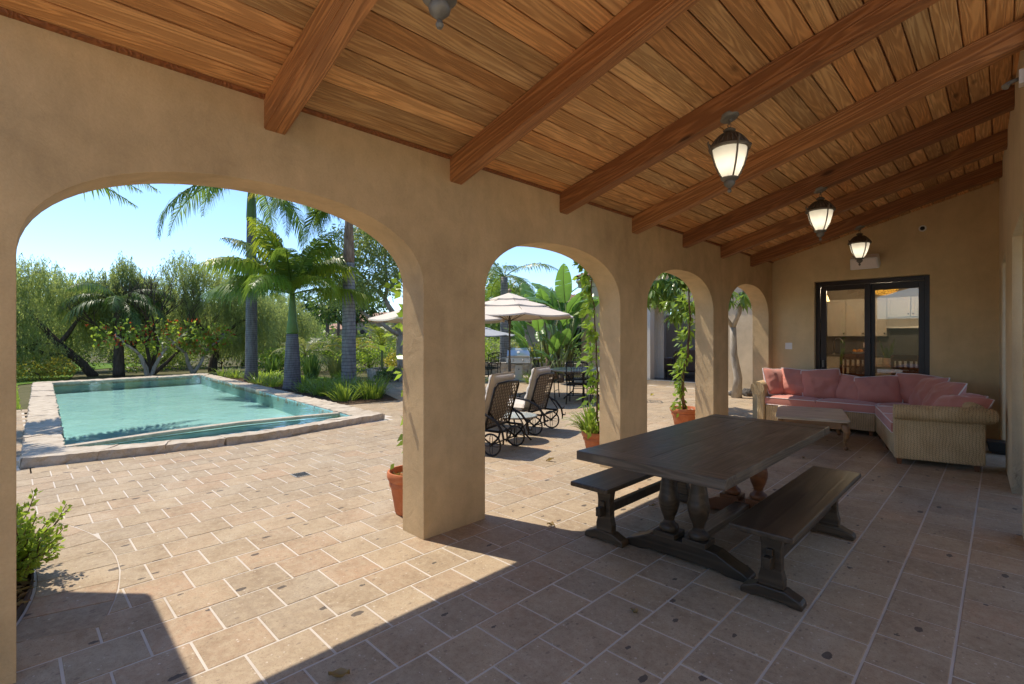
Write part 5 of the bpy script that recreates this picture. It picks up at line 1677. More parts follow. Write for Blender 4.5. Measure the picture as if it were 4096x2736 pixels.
# ------------------------------------------------------------------ umbrellas
def umbrella(label, x, y, ground, R, z_edge, tiers, mat, group, spin=0.0, zt=None, tilt=(0,0)):
    t = thing('patio_umbrella', label, 'umbrella', (x, y, ground), spin, group)
    t.rotation_euler = (tilt[0], tilt[1], spin)
    ze = z_edge - ground
    top = ze + (R*.36 if zt is None else zt)
    n = 8
    MB().tube([(0,0,0.02),(0,0,top+.02)], .024, 12).obj('pole', M['bronze'], t)
    MB().tube([(0,0,.45),(0,0,.95)], .036, 12).obj('pole_sleeve', M['bronze'], t)
    MB().lathe([(.28,0),(.27,.05),(.06,.10),(.05,.3),(0,.3)], 24).obj('base', M['iron'], t, smooth=True)
    MB().lathe([(.02,top+.01),(.045,top+.03),(.05,top+.06),(.02,top+.10),(0,top+.105)], 14).obj('finial', M['bronze'], t, smooth=True)
    for ti, (r0, r1, z0, z1) in enumerate(tiers(R, ze, top)):
        V, F = [], []
        nr, na2 = 6, 8
        for a in range(n*na2):
            th = 2*PI*a/(n*na2); fr = (a % na2)/na2
            poly = math.cos(PI/n)/math.cos((fr-.5)*2*PI/n)
            sag = 4*fr*(1-fr)
            for r in range(nr+1):
                u = r/nr; rad = (r0 + (r1-r0)*u)*poly
                z = z0 + (z1-z0)*(u**.92) - .045*sag*u*(r1/R)
                V.append((rad*math.cos(th), rad*math.sin(th), z))
            rad = r1*poly*1.002; V.append((rad*math.cos(th), rad*math.sin(th), z - .035 if ti == 2 or True else z))
        m = nr + 2
        for a in range(n*na2):
            b = (a+1) % (n*na2)
            for r in range(m-1): F.append((a*m+r, a*m+r+1, b*m+r+1, b*m+r))
        mesh_obj('canopy', V, F, mat, t, smooth=True)
    for k in range(n):
        th = 2*PI*k/n; c, s = math.cos(th), math.sin(th)
        rb = MB().tube([(0,0,top-.03),(c*R*.98,s*R*.98,ze-.012)], .008, 5).obj('rib', M['bronze'], t)
        MB().tube([(0,0,ze-.15),(c*R*.5,s*R*.5,(ze+top)/2-.03)], .007, 5).obj('strut', M['bronze'], rb)
    MB().lathe([(.04,ze-.2),(.045,ze-.12),(.03,ze-.1)], 12).obj('hub', M['bronze'], t)
    return t
def three_tiers(R, ze, top):
    H = top - ze
    return [(.02, R*.30, top, top-.29*H), (R*.22, R*.62, top-.29*H, top-.60*H), (R*.54, R, top-.60*H, ze)]
def two_tiers(R, ze, top):
    H = top - ze
    return [(.02, R*.42, top, top-.36*H), (R*.34, R, top-.36*H, ze)]
gU = 'canvas umbrellas over the patio'
umbrella('cream three tiered umbrella over the patio with a bronze finial', -8.83, 8.85, 0, 1.68, 2.05, three_tiers, M['canvas'], gU, .2, .58)
umbrella('cream umbrella half hidden behind the big pillar', -9.4, 7.1, 0, 1.62, 1.93, two_tiers, M['canvas'], gU, .35, .52)
umbrella('grey dappled umbrella lower down over the small iron table', -13.55, 11.75, 0, 1.5, 1.60, two_tiers, M['canvas_grey'], gU, .1, .36)

# ------------------------------------------------------------------ grill
gr = thing('barbecue_grill', 'stainless steel barbecue grill on a pedestal with side shelves', 'grill', (-12.0, 12.5, 0), Rd(38))
# local: front faces -y
box_obj('pedestal', (-.13,.13,-.12,.14,.03,.56), M['steel_dull'], gr, bevel=.01)
box_obj('foot', (-.26,.26,-.22,.22,0,.03), M['steel_dull'], gr)
box_obj('knob', (-.02,.02,-.13,-.12,.38,.42), M['black'], gr)
bd = MB().prism([(-.30,.58),(-.33,.62),(-.32,.80),(.30,.80),(.30,.58)], -.42, .42, 'x').obj('firebox', M['steel'], gr, bevel=.006)
for x in (-.17,.17):
    MB().lathe([(.036,0),(.034,.02),(.024,.03),(0,.03)], 16, Matrix.Translation((x,-.33,.71)) @ Matrix.Rotation(PI/2, 4, 'X')).obj('knob', M['steel_dull'], bd, smooth=True)
lid = MB().prism([(-.31,.806),(-.31,.86),(-.20,1.06),(-.08,1.13),(.12,1.14),(.26,1.06),(.30,.93),(.30,.806)], -.40, .40, 'x').obj('lid', M['steel'], gr, bevel=.012)
MB().tube([(-.36,-.345,.875),(.36,-.345,.875)], .014, 10).obj('handle', M['steel'], lid)
MB().lathe([(.05,0),(.045,.008),(.012,.012),(0,.012)], 18, Matrix.Translation((0,-.245,.99)) @ Matrix.Rotation(Rd(61), 4, 'X')).obj('thermometer', M['white'], lid)
for s in (-1,1):
    box_obj('side_shelf', (s*.60-.165,s*.60+.165,-.27,.25,.775,.80), M['steel'], gr, bevel=.004)
    box_obj('bracket', (s*.46-.02,s*.46+.02,-.2,.2,.70,.774), M['steel_dull'], gr)
# ------------------------------------------------------------------ plant builders
def frond_mesh(az, e0, L, bend, nl=46, ll=.55, lw=.035, hang=.5, vshape=.25, start=.14, twist=0.0, r0=.022, seed=0):
    rr = np.random.default_rng(seed)
    n = 16
    t = np.linspace(0, 1, n)
    e = e0 - bend * t**1.25
    ds = L / (n-1)
    hx_ = np.cumsum(np.r_[0, np.cos(e[:-1])*ds]); hz = np.cumsum(np.r_[0, np.sin(e[:-1])*ds])
    ca, sa = math.cos(az), math.sin(az)
    wob = .05*L*np.sin(t*2.2+seed)*t
    R = np.stack([hx_*ca - wob*sa, hx_*sa + wob*ca, hz], 1)
    T = unit(np.gradient(R, axis=0))
    tt = np.repeat(np.linspace(start, .995, nl), 2) + rr.uniform(-.004, .004, nl*2)
    sg = np.tile([1., -1.], nl)
    P = np.stack([np.interp(tt, t, R[:, k]) for k in range(3)], 1)
    TT = unit(np.stack([np.interp(tt, t, T[:, k]) for k in range(3)], 1))
    S = unit(np.cross(TT, np.array([0, 0, 1.])) + 1e-6)
    U = np.cross(S, TT)
    prof = np.sin(np.pi*np.clip((tt-start)/(1-start), 0, 1)*.86 + .30)
    Ln = ll*np.clip(prof, .22, 1)*rr.uniform(.82, 1.1, nl*2)
    fwd = .35 + .75*tt
    D = unit(S*sg[:, None] + TT*fwd[:, None] + U*(vshape + rr.normal(0, .16, nl*2))[:, None])
    W = unit(np.cross(D, U + .001) )
    W = unit(TT*.8 + W*.2)
    z = np.array([0, 0, 1.])
    h = hang*rr.uniform(.7, 1.3, nl*2)
    Wd = lw*np.clip(prof, .45, 1)
    p0 = P; p1 = P + D*(Ln*.45)[:, None] - z*(h*Ln*.13)[:, None]; p2 = P + D*(Ln*.95)[:, None]*(1-.25*np.clip(h,0,1))[:, None] - z*(h*Ln*.62)[:, None]
    V = np.stack([p0 - W*(Wd*.35)[:, None], p0 + W*(Wd*.35)[:, None], p1 - W*(Wd*.55)[:, None], p1 + W*(Wd*.55)[:, None], p2 - W*(Wd*.06)[:, None], p2 + W*(Wd*.06)[:, None]], 1).reshape(-1, 3)
    b = np.arange(nl*2)*6
    F = np.concatenate([np.stack([b, b+1, b+3, b+2], 1), np.stack([b+2, b+3, b+5, b+4], 1)])
    mb = MB(); mb.tube([tuple(p) for p in R], [r0*(1-.85*x) + .003 for x in t], 5, cap=False)
    V2 = np.array(mb.v); F2 = np.array(mb.f)
    return np.concatenate([V, V2]), np.concatenate([F, F2 + len(V)])

def palm(name, label, x, y, z, trunk, fronds, mat_trunk, mat_leaf, group=None, shaft=None, shaft_mat=None, lean=(0, 0), leaf2=None, kw=None, cat='palm tree'):
    """trunk: [(height, radius)], fronds: [(az, e0, L, bend)]"""
    t = thing(name, label, cat, (x, y, z), 0, group)
    H = trunk[-1][0]
    n = 14
    hs = np.linspace(0, H, n)
    rs = np.interp(hs, [a for a, b in trunk], [b for a, b in trunk])
    MB().tube([(lean[0]*(h/H)**1.3, lean[1]*(h/H)**1.3, h) for h in hs], [float(r) for r in rs], 18).obj('trunk', mat_trunk, t, smooth='all')
    top = Vector((lean[0], lean[1], H))
    if shaft:
        MB().tube([tuple(top + Vector((0, 0, q))) for q, r in shaft], [r for q, r in shaft], 16).obj('crownshaft', shaft_mat, t, smooth='all')
        top = top + Vector((0, 0, shaft[-1][0] - .05))
    for i, (az, e0, L, bend) in enumerate(fronds):
        V, F = frond_mesh(az, e0, L, bend, seed=i*7 + int(abs(x)*10), **(kw or {}))
        mesh_obj('frond', V, F, (leaf2 if leaf2 and i % 3 == 0 else mat_leaf), t, loc=tuple(top))
    return t

def branchy(mb, a, b, r0, r1, seed, n=6, wob=.12):
    a, b = Vector(a), Vector(b)
    L = (b - a).length
    pts = []
    for i in range(n):
        u = i/(n-1)
        p = a.lerp(b, u)
        w = mnoise.noise_vector(Vector((seed*3.7 + u*2.2, seed, u))) * wob * L * math.sin(PI*u)
        pts.append(p + w)
    mb.tube(pts, [r0 + (r1-r0)*i/(n-1) for i in range(n)], 7)
    return pts

def weeping_tree(name, label, x, y, z, limbs, blobs, strands, mat, bark, group, strand_len=(.5, 1.2), leaf=(.13, .026), seed=1, cat='tree'):
    """pepper tree: fine hanging strands of narrow leaflets"""
    global rng
    t = thing(name, label, cat, (x, y, z), 0, group)
    mb = MB()
    for i, (a, b, r0, r1) in enumerate(limbs): branchy(mb, a, b, r0, r1, seed+i)
    # twigs out to the blobs
    src = [Vector(l[1]) for l in limbs]
    for i, bl in enumerate(blobs):
        c = Vector(bl[:3]); s = min(src, key=lambda p: (p-c).length)
        branchy(mb, s, c, .035, .012, seed+40+i, 5, .2)
        for q in range(4):
            d = Vector(rand_dirs(1)[0]) ; branchy(mb, c, c + Vector((d.x*bl[3], d.y*bl[4], abs(d.z)*bl[5]*.6))*.85, .014, .005, seed+70+i*5+q, 4, .25)
    mb.obj('trunk', bark, t, smooth='all')
    P, d = blob_points(blobs, strands, .6)
    m = 17
    L = rng.uniform(*strand_len, strands)
    P = np.repeat(P, m, 0); k = np.tile(np.arange(m)/m, strands)
    Ls = np.repeat(L, m)
    drift = np.repeat(rand_dirs(strands)*(1, 1, 0), m, 0)
    Pn = P + drift*(.25*k**.6*Ls)[:, None] - np.stack([0*k, 0*k, Ls*k**1.2*.95], 1) + rng.normal(0, .015, P.shape)
    sgn = np.tile([1, -1], len(Pn)//2 + 1)[:len(Pn)]
    D = unit(rand_dirs(len(Pn))*(1, 1, .2)*.8 + np.array([0, 0, -1.0]))
    V, F = leaf_mesh(Pn, D, side_of(D), rng.uniform(.7, 1.3, len(Pn))*leaf[0], leaf[1])
    mesh_obj('crown', V, F, mat, t)
    return t

def leafy_tree(name, label, x, y, z, limbs, blobs, nleaf, mat, bark, group=None, leaf=(.16, .08), seed=1, droop=.3, cat='tree', fold=.1, twigs=True):
    t = thing(name, label, cat, (x, y, z), 0, group)
    mb = MB()
    for i, (a, b, r0, r1) in enumerate(limbs): branchy(mb, a, b, r0, r1, seed+i)
    src = [Vector(l[1]) for l in limbs] or [Vector((0,0,0))]
    if twigs:
        for i, bl in enumerate(blobs):
            c = Vector(bl[:3]); s = min(src, key=lambda p: (p-c).length)
            branchy(mb, s, c, .03, .01, seed+40+i, 5, .2)
    if mb.v: mb.obj('trunk', bark, t, smooth='all')
    P, d = blob_points(blobs, nleaf, .6)
    D = unit(d*.6 + rand_dirs(nleaf)*.9 + np.array([0, 0, -droop]))
    V, F = leaf_mesh(P, D, side_of(D), rng.uniform(.6, 1.3, nleaf)*leaf[0], rng.uniform(.7, 1.2, nleaf)*leaf[1], .1, fold)
    mesh_obj('crown', V, F, mat, t)
    return t

def strap_clump(name, label, x, y, n, L, w, mat, group=None, spread=.9, up=1.0, R=.1, z=0.0, cat='plant', curl=1.0, parent=None, straight=False):
    t = thing(name, label, cat, (x, y, z), 0, group)
    V, F = [], []
    for i in range(n):
        az = random.uniform(0, 2*PI); ln = L*random.uniform(.6, 1.1)
        e = random.uniform(.55, 1.45) if not straight else random.uniform(.95, 1.5)
        c, s = math.cos(az), math.sin(az)
        r0 = R*math.sqrt(random.random()); p = Vector((r0*c, r0*s, 0)); sd = Vector((-s, c, 0))
        m = 6; b = len(V); bend = curl*random.uniform(.5, 1.6)
        tw = random.uniform(-.5, .5)
        sd = (sd + Vector((0, 0, tw))).normalized()
        for q in range(m+1):
            u = q/m
            ww = w*random.uniform(.9, 1.1)*(.6 + .5*math.sin(PI*min(1, u+.25)))*(1 if q < m else .08)
            V += [p + sd*ww/2, p - sd*ww/2]
            ang = e - bend*u*u
            p = p + Vector((c*math.cos(ang)*spread, s*math.cos(ang)*spread, math.sin(ang)*up))*ln/m
        F += [(b+2*q, b+2*q+1, b+2*q+3, b+2*q+2) for q in range(m)]
    mesh_obj('foliage', V, F, mat, t, smooth='all')
    return t

def paddle_leaf(L, W, seed, droop=.4, torn=True):
    """one big torn paddle leaf; base at origin, grows along +x with the face up"""
    V, F = [], []
    n, m = 16, 4
    rr = random.Random(seed)
    tears = [rr.uniform(0, .10) if torn and rr.random() < .45 else 0 for _ in range(n*2)]
    for sd in (-1, 1):
        b = len(V)
        for i in range(n+1):
            u = i/n
            half = W/2*math.sin(PI*min(1, .07+.93*u))**.55*(1-.25*u) if i < n else .01
            zc = -droop*L*u**2.2
            for j in range(m+1):
                v = j/m
                y = sd*half*v
                lift = half*(.55*v - .5*v*v)
                V.append((L*u*(1-.12*droop*u) + .10*L*v*(1-u)*.4, y, zc + lift*.9 + .012*math.sin(u*30+seed)*v))
        for i in range(n):
            gap = tears[i + (n if sd > 0 else 0)]
            for j in range(m):
                a = b + i*(m+1)+j
                q = [a, a+m+1, a+m+2, a+1]
                if gap and j >= 1:
                    # open a tear: shrink this strip toward its first rib
                    p1, p2 = Vector(V[q[1]]), Vector(V[q[2]])
                    a0, a3 = Vector(V[q[0]]), Vector(V[q[3]])
                    k = gap*4*(j/m)
                    b2 = len(V)
                    V += [tuple(a0), tuple(p1.lerp(a0, k*(j)/m)), tuple(p2.lerp(a3, min(.8, k))), tuple(a3)]
                    q = [b2, b2+1, b2+2, b2+3]
                F.append(tuple(q if sd > 0 else reversed(q)))
    return V, F

def paddle_plant(label, x, y, leaves, group, trunk=None, z=0.0):
    """leaves: (az, petiole_elev, petiole_len, blade_len, blade_pitch, droop)"""
    t = thing('paddle_leaf_plant', label, 'plant', (x, y, z), 0, group)
    if trunk: MB().tube([(0,0,0),(.03,.02,trunk*.5),(0,0,trunk)], [.13,.12,.09], 12).obj('trunk', M['palm_fibre'], t, smooth='all')
    h0 = trunk or 0
    for i, (az, e, pl_, bl, pit, dr) in enumerate(leaves):
        c, s = math.cos(az), math.sin(az)
        a = Vector((c*.05, s*.05, h0*.8))
        b = a + Vector((c*math.cos(e)*pl_, s*math.cos(e)*pl_, math.sin(e)*pl_))
        mid = (a+b)/2 + Vector((-c, -s, 0))*.08*pl_*.6
        pet = MB().tube([a, mid, b], [.038,.026,.016], 8)
        V, F = paddle_leaf(bl, bl*.46, i*13+int(abs(x)*10), dr)
        roll = random.uniform(-.7, .7)
        Mx = Matrix.Translation(b) @ Matrix.Rotation(az, 4, 'Z') @ Matrix.Rotation(-pit, 4, 'Y') @ Matrix.Rotation(roll, 4, 'X')
        V = [Mx @ Vector(v) for v in V]
        lf = mesh_obj('leaf', V, F, M['l_banana'], t, smooth='all')
        pet.tube([Mx @ Vector((bl*u*(1-.12*dr*u), 0, -dr*bl*u**2.2 - .004)) for u in (0, .3, .6, .95)], [.016,.012,.008,.003], 6)
        pet.obj('leaf_stalk', M['stalk'], lf, smooth='all')
    return t

def vine(label, path, n, leaf, mat, spread=.12, group='vines climbing the arcade wall', stem_r=.008, seed=1, name='climbing_vine'):
    t = thing(name, label, 'vine', tuple(path[0]), 0, group)
    o = Vector(path[0])
    P = [Vector(p) - o for p in path]
    mb = MB()
    pts = []
    for i in range(len(P)-1):
        for k in range(5): 
            u = k/5; q = P[i].lerp(P[i+1], u); pts.append(q + mnoise.noise_vector(q*4 + Vector((seed,0,0)))*.035)
    pts.append(P[-1])
    m = len(pts)
    mb.tube(pts, [stem_r*1.6*(1-.7*i/m) for i in range(m)], 6)
    mb.obj('stem', M['stem'], t, smooth='all')
    rr = np.random.default_rng(seed)
    idx = rr.uniform(.06, 1, n)*(m-1)
    base = np.array([tuple(p) for p in pts])
    Q = np.stack([np.interp(idx, np.arange(m), base[:, k]) for k in range(3)], 1)
    dens = .5 + .5*np.sin(idx*.9 + seed)
    off = rr.normal(size=(n, 3))*spread*(.35 + .75*dens[:, None])
    off[:, 0] = -np.abs(off[:, 0])*.9
    Q = Q + off
    Q[:, 2] = np.maximum(Q[:, 2], .02 - o.z)
    D = unit(off*2.5 + rr.normal(size=(n, 3))*.6*.3 + np.array([-.2, -.15, -.45])*spread*3)
    V, F = leaf_mesh(Q, D, side_of(D), rr.uniform(.6, 1.25, n)*leaf[0], rr.uniform(.8, 1.2, n)*leaf[1], .12, .12)
    mesh_obj('foliage', V, F, mat, t, kind='stuff')
    return t

def pot(label, x, y, R, H, group='terracotta pots beside the arcade'):
    t = thing('terracotta_pot', label, 'pot', (x, y, 0), 0, group)
    MB().lathe([(0,0),(R*.62,0),(R*.66,.01),(R*.84,H*.62),(R*.86,H*.64),(R*.90,H*.66),(R*.91,H*.74),(R*.88,H*.77),(R*.94,H*.80),(R*.97,H*.83),(R*1.0,H*.88),(R*1.0,H*.96),(R*.97,H),(R*.90,H*1.0),(R*.86,H*.96),(R*.84,H*.84),(0,H*.84)], 48).obj('vessel', M['terracotta'], t, smooth=True)
    m = 160
    rr = np.random.default_rng(int(abs(x*100)))
    a = rr.uniform(0, 2*PI, m); r = R*.82*np.sqrt(rr.random(m))
    P = np.stack([r*np.cos(a), r*np.sin(a), np.full(m, H*.85)+rr.random(m)*.015], 1)
    D = unit(rr.normal(size=(m, 3))*(1, 1, .3))
    V, F = leaf_mesh(P, D, side_of(D), .045, .02)
    mesh_obj('mulch', V, F, M['l_straw'], t, kind='stuff')
    return t

# ------------------------------------------------------------------ pots and vines along the arcade
pot('terracotta pot with a vine behind the big close pillar', -3.62, 2.43, .205, .36)
pot('terracotta pot of arching strap leaves under the second arch', -3.66, 5.27, .215, .31)
pot('terracotta pot with a gnarled vine trunk at the third pillar', -3.73, 7.85, .245, .34)
vine('sparse vine climbing the outside of the big close pillar', [(-3.62,2.43,.30),(-3.46,2.36,.7),(-3.40,2.30,1.1),(-3.40,2.24,1.5),(-3.38,2.26,2.0),(-3.38,2.22,2.5)], 150, (.085,.05), M['l_vine'], .07, seed=3)
vine('bright green vine up the pillar over the strap leaf pot', [(-3.62,5.22,.28),(-3.48,4.98,.7),(-3.42,4.90,1.1),(-3.40,4.84,1.5),(-3.39,4.80,1.9),(-3.38,4.70,2.3),(-3.38,4.5,2.55)], 340, (.095,.055), M['l_vine'], .075, seed=4)
vine('woody vine with glossy leaves rising from the gnarled trunk', [(-3.73,7.85,.28),(-3.66,7.62,.55),(-3.60,7.50,.9),(-3.46,7.40,1.3),(-3.42,7.34,1.8),(-3.40,7.28,2.3)], 300, (.10,.052), M['l_vine'], .085, stem_r=.02, seed=5)
strap_clump('strap_leaf_plant', 'arching bright strap leaf plant in the pot under the second arch', -3.70, 5.18, 80, .46, .026, M['l_strap'], R=.10, z=.27, curl=1.5)

# boxwood like shrub in the bark bed
t = thing('leafy_shrub', 'bright green small leaved shrub in the bark bed at the arcade jamb', 'shrub', (-4.3, -.02, .02))
mb = MB()
tips = []
for i in range(95):
    az = random.uniform(0, 2*PI); h = random.uniform(.12, .47); rr_ = random.uniform(.05, .36)
    b0 = Vector((random.uniform(-.07,.07), random.uniform(-.06,.05), 0)); tip = Vector((math.cos(az)*rr_*1.15, math.sin(az)*rr_*.85, h))
    pts = branchy(mb, b0, tip, .006, .002, i, 5, .15); tips.append(pts)
mb.obj('stem', M['stem'], t)
P, D = [], []
for pts in tips:
    for k in range(46):
        u = .25 + .75*random.random(); f_ = u*(len(pts)-1); i = min(int(f_), len(pts)-2)
        p = pts[i].lerp(pts[i+1], f_-i); d = (pts[i+1]-pts[i]).normalized()
        q = Vector(np.random.default_rng(len(P)).normal(size=3)).normalized()
        P.append(p + q*.012); D.append((d*.8 + q*1.0).normalized())
P, D = np.array(P), np.array(D)
V, F = leaf_mesh(P, D, side_of(D), rng.uniform(.026, .046, len(P)), rng.uniform(.018, .027, len(P)), 0, .15)
mesh_obj('foliage', V, F, M['l_lime'], t, kind='stuff')

# frangipani with clustered drooping leaves between the arcade and the wing
fr = thing('frangipani_tree', 'pale barked frangipani tree with drooping leaf clusters before the courtyard wing', 'tree', (-4.72, 12.75, 0))
mb = MB()
L_ = lambda *p: [Vector((q[0]+4.95, q[1]-12.75, q[2])) for q in p]
for path, r in ((L_((-4.95,12.75,0),(-4.90,12.72,.5),(-4.98,12.65,1.1),(-4.96,12.55,1.75)), [.13,.10,.085,.075]),
                (L_((-4.96,12.55,1.75),(-4.78,12.45,2.1),(-4.62,12.3,2.55),(-4.5,12.2,3.0)), [.06,.055,.05,.03]),
                (L_((-4.96,12.55,1.75),(-5.15,12.3,2.15),(-5.25,11.9,2.6)), [.05,.045,.03]),
                (L_((-5.15,12.3,2.15),(-5.0,11.2,2.7),(-4.8,10.2,3.0),(-4.7,9.4,2.95)), [.04,.035,.03,.02]),
                (L_((-5.0,11.2,2.7),(-5.4,10.3,3.0),(-5.3,9.3,3.0)), [.03,.025,.015])):
    mb.tube(path, r, 9)
mb.obj('trunk', M['bark_pale'], fr, smooth='all')
P, D, S_ = [], [], []
rr = np.random.default_rng(11)
centres = []
for i in range(74):
    centres.append((rr.uniform(-5.6,-4.15), rr.uniform(8.6,10.4), rr.uniform(2.15,3.1) ))
for i in range(14): centres.append((rr.uniform(-5.2,-4.4), rr.uniform(11.7,12.7), rr.uniform(2.35,3.2)))
centres += [(-5.05,9.6,1.95),(-4.75,9.2,2.0),(-4.45,9.5,1.9),(-4.62,9.35,1.68)]
for c in centres:
    for k in range(13):
        az = 2*PI*k/13 + rr.random(); el = rr.uniform(-1.25, -.35)
        d = np.array([math.cos(az)*math.cos(el), math.sin(az)*math.cos(el), math.sin(el)])
        P.append(np.array(c) + d*.02); D.append(d); S_.append([-math.sin(az), math.cos(az), 0])
P = np.array(P) - np.array([-4.95, 12.75, 0]); D = np.array(D); S_ = np.array(S_)
L2 = rr.uniform(.20, .32, len(P)); W2 = rr.uniform(.06, .09, len(P))
N = np.cross(D, S_)
mid = P + D*(L2*.5)[:, None]; tip = P + D*L2[:, None] - np.array([0,0,1])*(L2*.15)[:, None]
q1 = P + D*(L2*.25)[:, None]
V = np.stack([P, q1 + S_*(W2*.38)[:,None] + N*.012, mid + S_*(W2*.5)[:,None] + N*.015, tip, mid - S_*(W2*.5)[:,None] + N*.015, q1 - S_*(W2*.38)[:,None] + N*.012, mid], 1).reshape(-1, 3)
b = np.arange(len(P))*7
F = np.concatenate([np.stack([b, b+1, b+2, b+6], 1), np.stack([b+6, b+2, b+3, b+3], 1)[:, :4], np.stack([b, b+6, b+4, b+5], 1)])
tri = np.stack([b+6, b+2, b+3], 1); tri2 = np.stack([b+6, b+3, b+4], 1)
Fl = [tuple(f) for f in np.stack([b, b+1, b+2, b+6], 1)] + [tuple(f) for f in np.stack([b, b+6, b+4, b+5], 1)] + [tuple(f) for f in tri] + [tuple(f) for f in tri2]
yl = rr.random(len(P)) < .07
mesh_obj('crown', V, Fl, M['l_gloss'], fr, smooth='all')
# rocks and small plants at the foot of the wing wall
for i, (x, y, s, lab) in enumerate(((-4.62,13.3,.2,'dark boulder at the foot of the beige wing, seen in the fourth arch'),(-4.35,13.5,.15,'small dark rock beside the dark boulder'),(-4.95,13.1,.12,'low flat rock by the frangipani trunk'),(-4.75,12.9,.09,'smallest stone in front of the dark boulder'))):
    V, F = MB().ball((0,0,s*.45), (s, s*.8, s*.6), 12).v, None
    mb = MB(); mb.ball((0,0,s*.45), (s, s*.8, s*.62), 12)
    mb.v = [tuple(Vector(v) + mnoise.noise_vector(Vector(v)*6 + Vector((i*3,0,0)))*s*.35) for v in mb.v]
    tag(mb.obj('rock', M['rock'], loc=(x, y, 0)), lab, 'rock', 'rocks at the foot of the wing')
strap_clump('potted_grass', 'little dark pot plant among the rocks by the wing wall', -4.42, 13.75, 26, .22, .02, M['l_mid'], z=.02)
# ------------------------------------------------------------------ palms beside the pool
def fan(n, e_lo, e_hi, L, bend, a0=0.0, jit=.25, seed=0):
    r = random.Random(seed)
    out = []
    for i in range(n):
        az = a0 + 2*PI*i/n*1.0 + r.uniform(-jit, jit)
        u = (i*0.618) % 1
        out.append((az, e_lo + (e_hi-e_lo)*u, L*r.uniform(.85, 1.1), bend*r.uniform(.8, 1.25)))
    return out
gp = 'tall palms growing beside the pool'
k1 = dict(nl=76, ll=.70, lw=.055, hang=.85, vshape=.1, start=.10, r0=.03)
palm('royal_palm', 'tall palm with a dark ringed trunk closest to the far pool corner', -18.4, 5.85, -.02, [(0,.235),(.4,.20),(1.6,.185),(3.6,.17),(5.5,.15)],
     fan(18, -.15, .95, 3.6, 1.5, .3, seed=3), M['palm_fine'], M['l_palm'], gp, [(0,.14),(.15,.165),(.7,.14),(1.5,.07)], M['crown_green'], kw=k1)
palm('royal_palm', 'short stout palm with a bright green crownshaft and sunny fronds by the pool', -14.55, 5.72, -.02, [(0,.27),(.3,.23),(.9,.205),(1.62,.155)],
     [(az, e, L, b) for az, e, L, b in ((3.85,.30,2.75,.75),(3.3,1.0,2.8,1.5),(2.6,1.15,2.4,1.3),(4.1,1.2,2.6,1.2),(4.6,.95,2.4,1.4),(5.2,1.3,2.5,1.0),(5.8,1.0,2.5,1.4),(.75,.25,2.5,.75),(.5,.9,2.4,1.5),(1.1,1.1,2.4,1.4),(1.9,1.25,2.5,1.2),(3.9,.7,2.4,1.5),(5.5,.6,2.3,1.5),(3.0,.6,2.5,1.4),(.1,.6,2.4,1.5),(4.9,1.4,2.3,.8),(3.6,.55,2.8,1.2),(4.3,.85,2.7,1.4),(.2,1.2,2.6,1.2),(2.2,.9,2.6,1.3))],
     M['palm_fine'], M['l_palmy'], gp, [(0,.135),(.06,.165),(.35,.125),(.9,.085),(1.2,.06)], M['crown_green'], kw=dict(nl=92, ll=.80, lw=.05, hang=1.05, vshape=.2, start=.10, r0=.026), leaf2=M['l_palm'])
palm('royal_palm', 'tall palm with a pale grey ringed trunk and peeling brown crownshaft beside the path', -13.75, 7.05, -.02, [(0,.25),(.25,.215),(1.2,.20),(2.6,.185),(3.72,.165)],
     fan(12, .0, .9, 3.0, 1.6, .9, seed=9), M['palm_grey'], M['l_palm'], gp, [(0,.15),(.1,.17),(.9,.13),(2.1,.07)], M['crown_brown'], kw=k1, leaf2=M['l_yellow'])
palm('royal_palm', 'palm beyond the near pool corner whose frond tips hang into the arch top', -13.1, -1.75, -.02, [(0,.24),(2,.19),(3.9,.16)],
     [(1.66,.42,4.3,.95),(1.88,.32,4.2,.85),(1.76,.36,4.0,.8)] + fan(9, .1, 1.0, 2.9, 1.25, 2.6, .1, seed=5), M['palm_grey'], M['l_palm'], gp, [(0,.14),(.1,.16),(.9,.08)], M['crown_green'], kw=k1)
palm('royal_palm', 'palm outside the arcade that dapples the near coping', -10.4, -2.9, -.02, [(0,.24),(2,.19),(4.4,.16)],
     fan(10, .1, .9, 2.9, 1.3, .4, .1, seed=6), M['palm_grey'], M['l_palm'], gp, [(0,.14),(.1,.16),(.9,.08)], M['crown_green'], kw=k1)
# feathery palm among the trees beyond the pool
palm('queen_palm', 'dark drooping palm among the weeping trees behind the pool', -24.6, 3.0, -.04, [(0,.20),(1,.16),(3.0,.14)],
     fan(13, -.1, .95, 2.2, 1.7, .2, seed=12), M['bark_dark'], M['l_dark'], None, kw=dict(nl=44, ll=.6, lw=.045, hang=1.0, vshape=.0, start=.1, r0=.025))
palm('queen_palm', 'feathery pale green palm rising behind the cream umbrella', -21.6, 21.2, -.04, [(0,.22),(1.5,.17),(4.1,.14)],
     fan(28, -.6, 1.3, 1.75, 2.0, .5, seed=14), M['palm_grey'], M['l_palmy'], None, kw=dict(nl=54, ll=.62, lw=.04, hang=1.0, vshape=.05, start=.08, r0=.025))
palm('queen_palm', 'grey trunked palm behind the grill', -15.6, 15.3, -.04, [(0,.22),(1.6,.19),(4.2,.15)], fan(11, 0, 1.0, 2.4, 1.6, .1, seed=15), M['palm_grey'], M['l_palm'], None, kw=dict(nl=44, ll=.6, lw=.045, hang=.9))
ka = dict(nl=34, ll=.42, lw=.035, hang=.45, vshape=.35, start=.18, r0=.012)
palm('areca_palm', 'small golden feather palm between the two ringed palm trunks', -17.4, 9.0, -.03, [(0,.06),(.9,.045)], fan(12, .5, 1.35, 1.25, 1.3, .3, seed=21), M['bark'], M['l_yellow'], 'small feather palms behind the path', kw=ka, leaf2=M['l_palmy'])
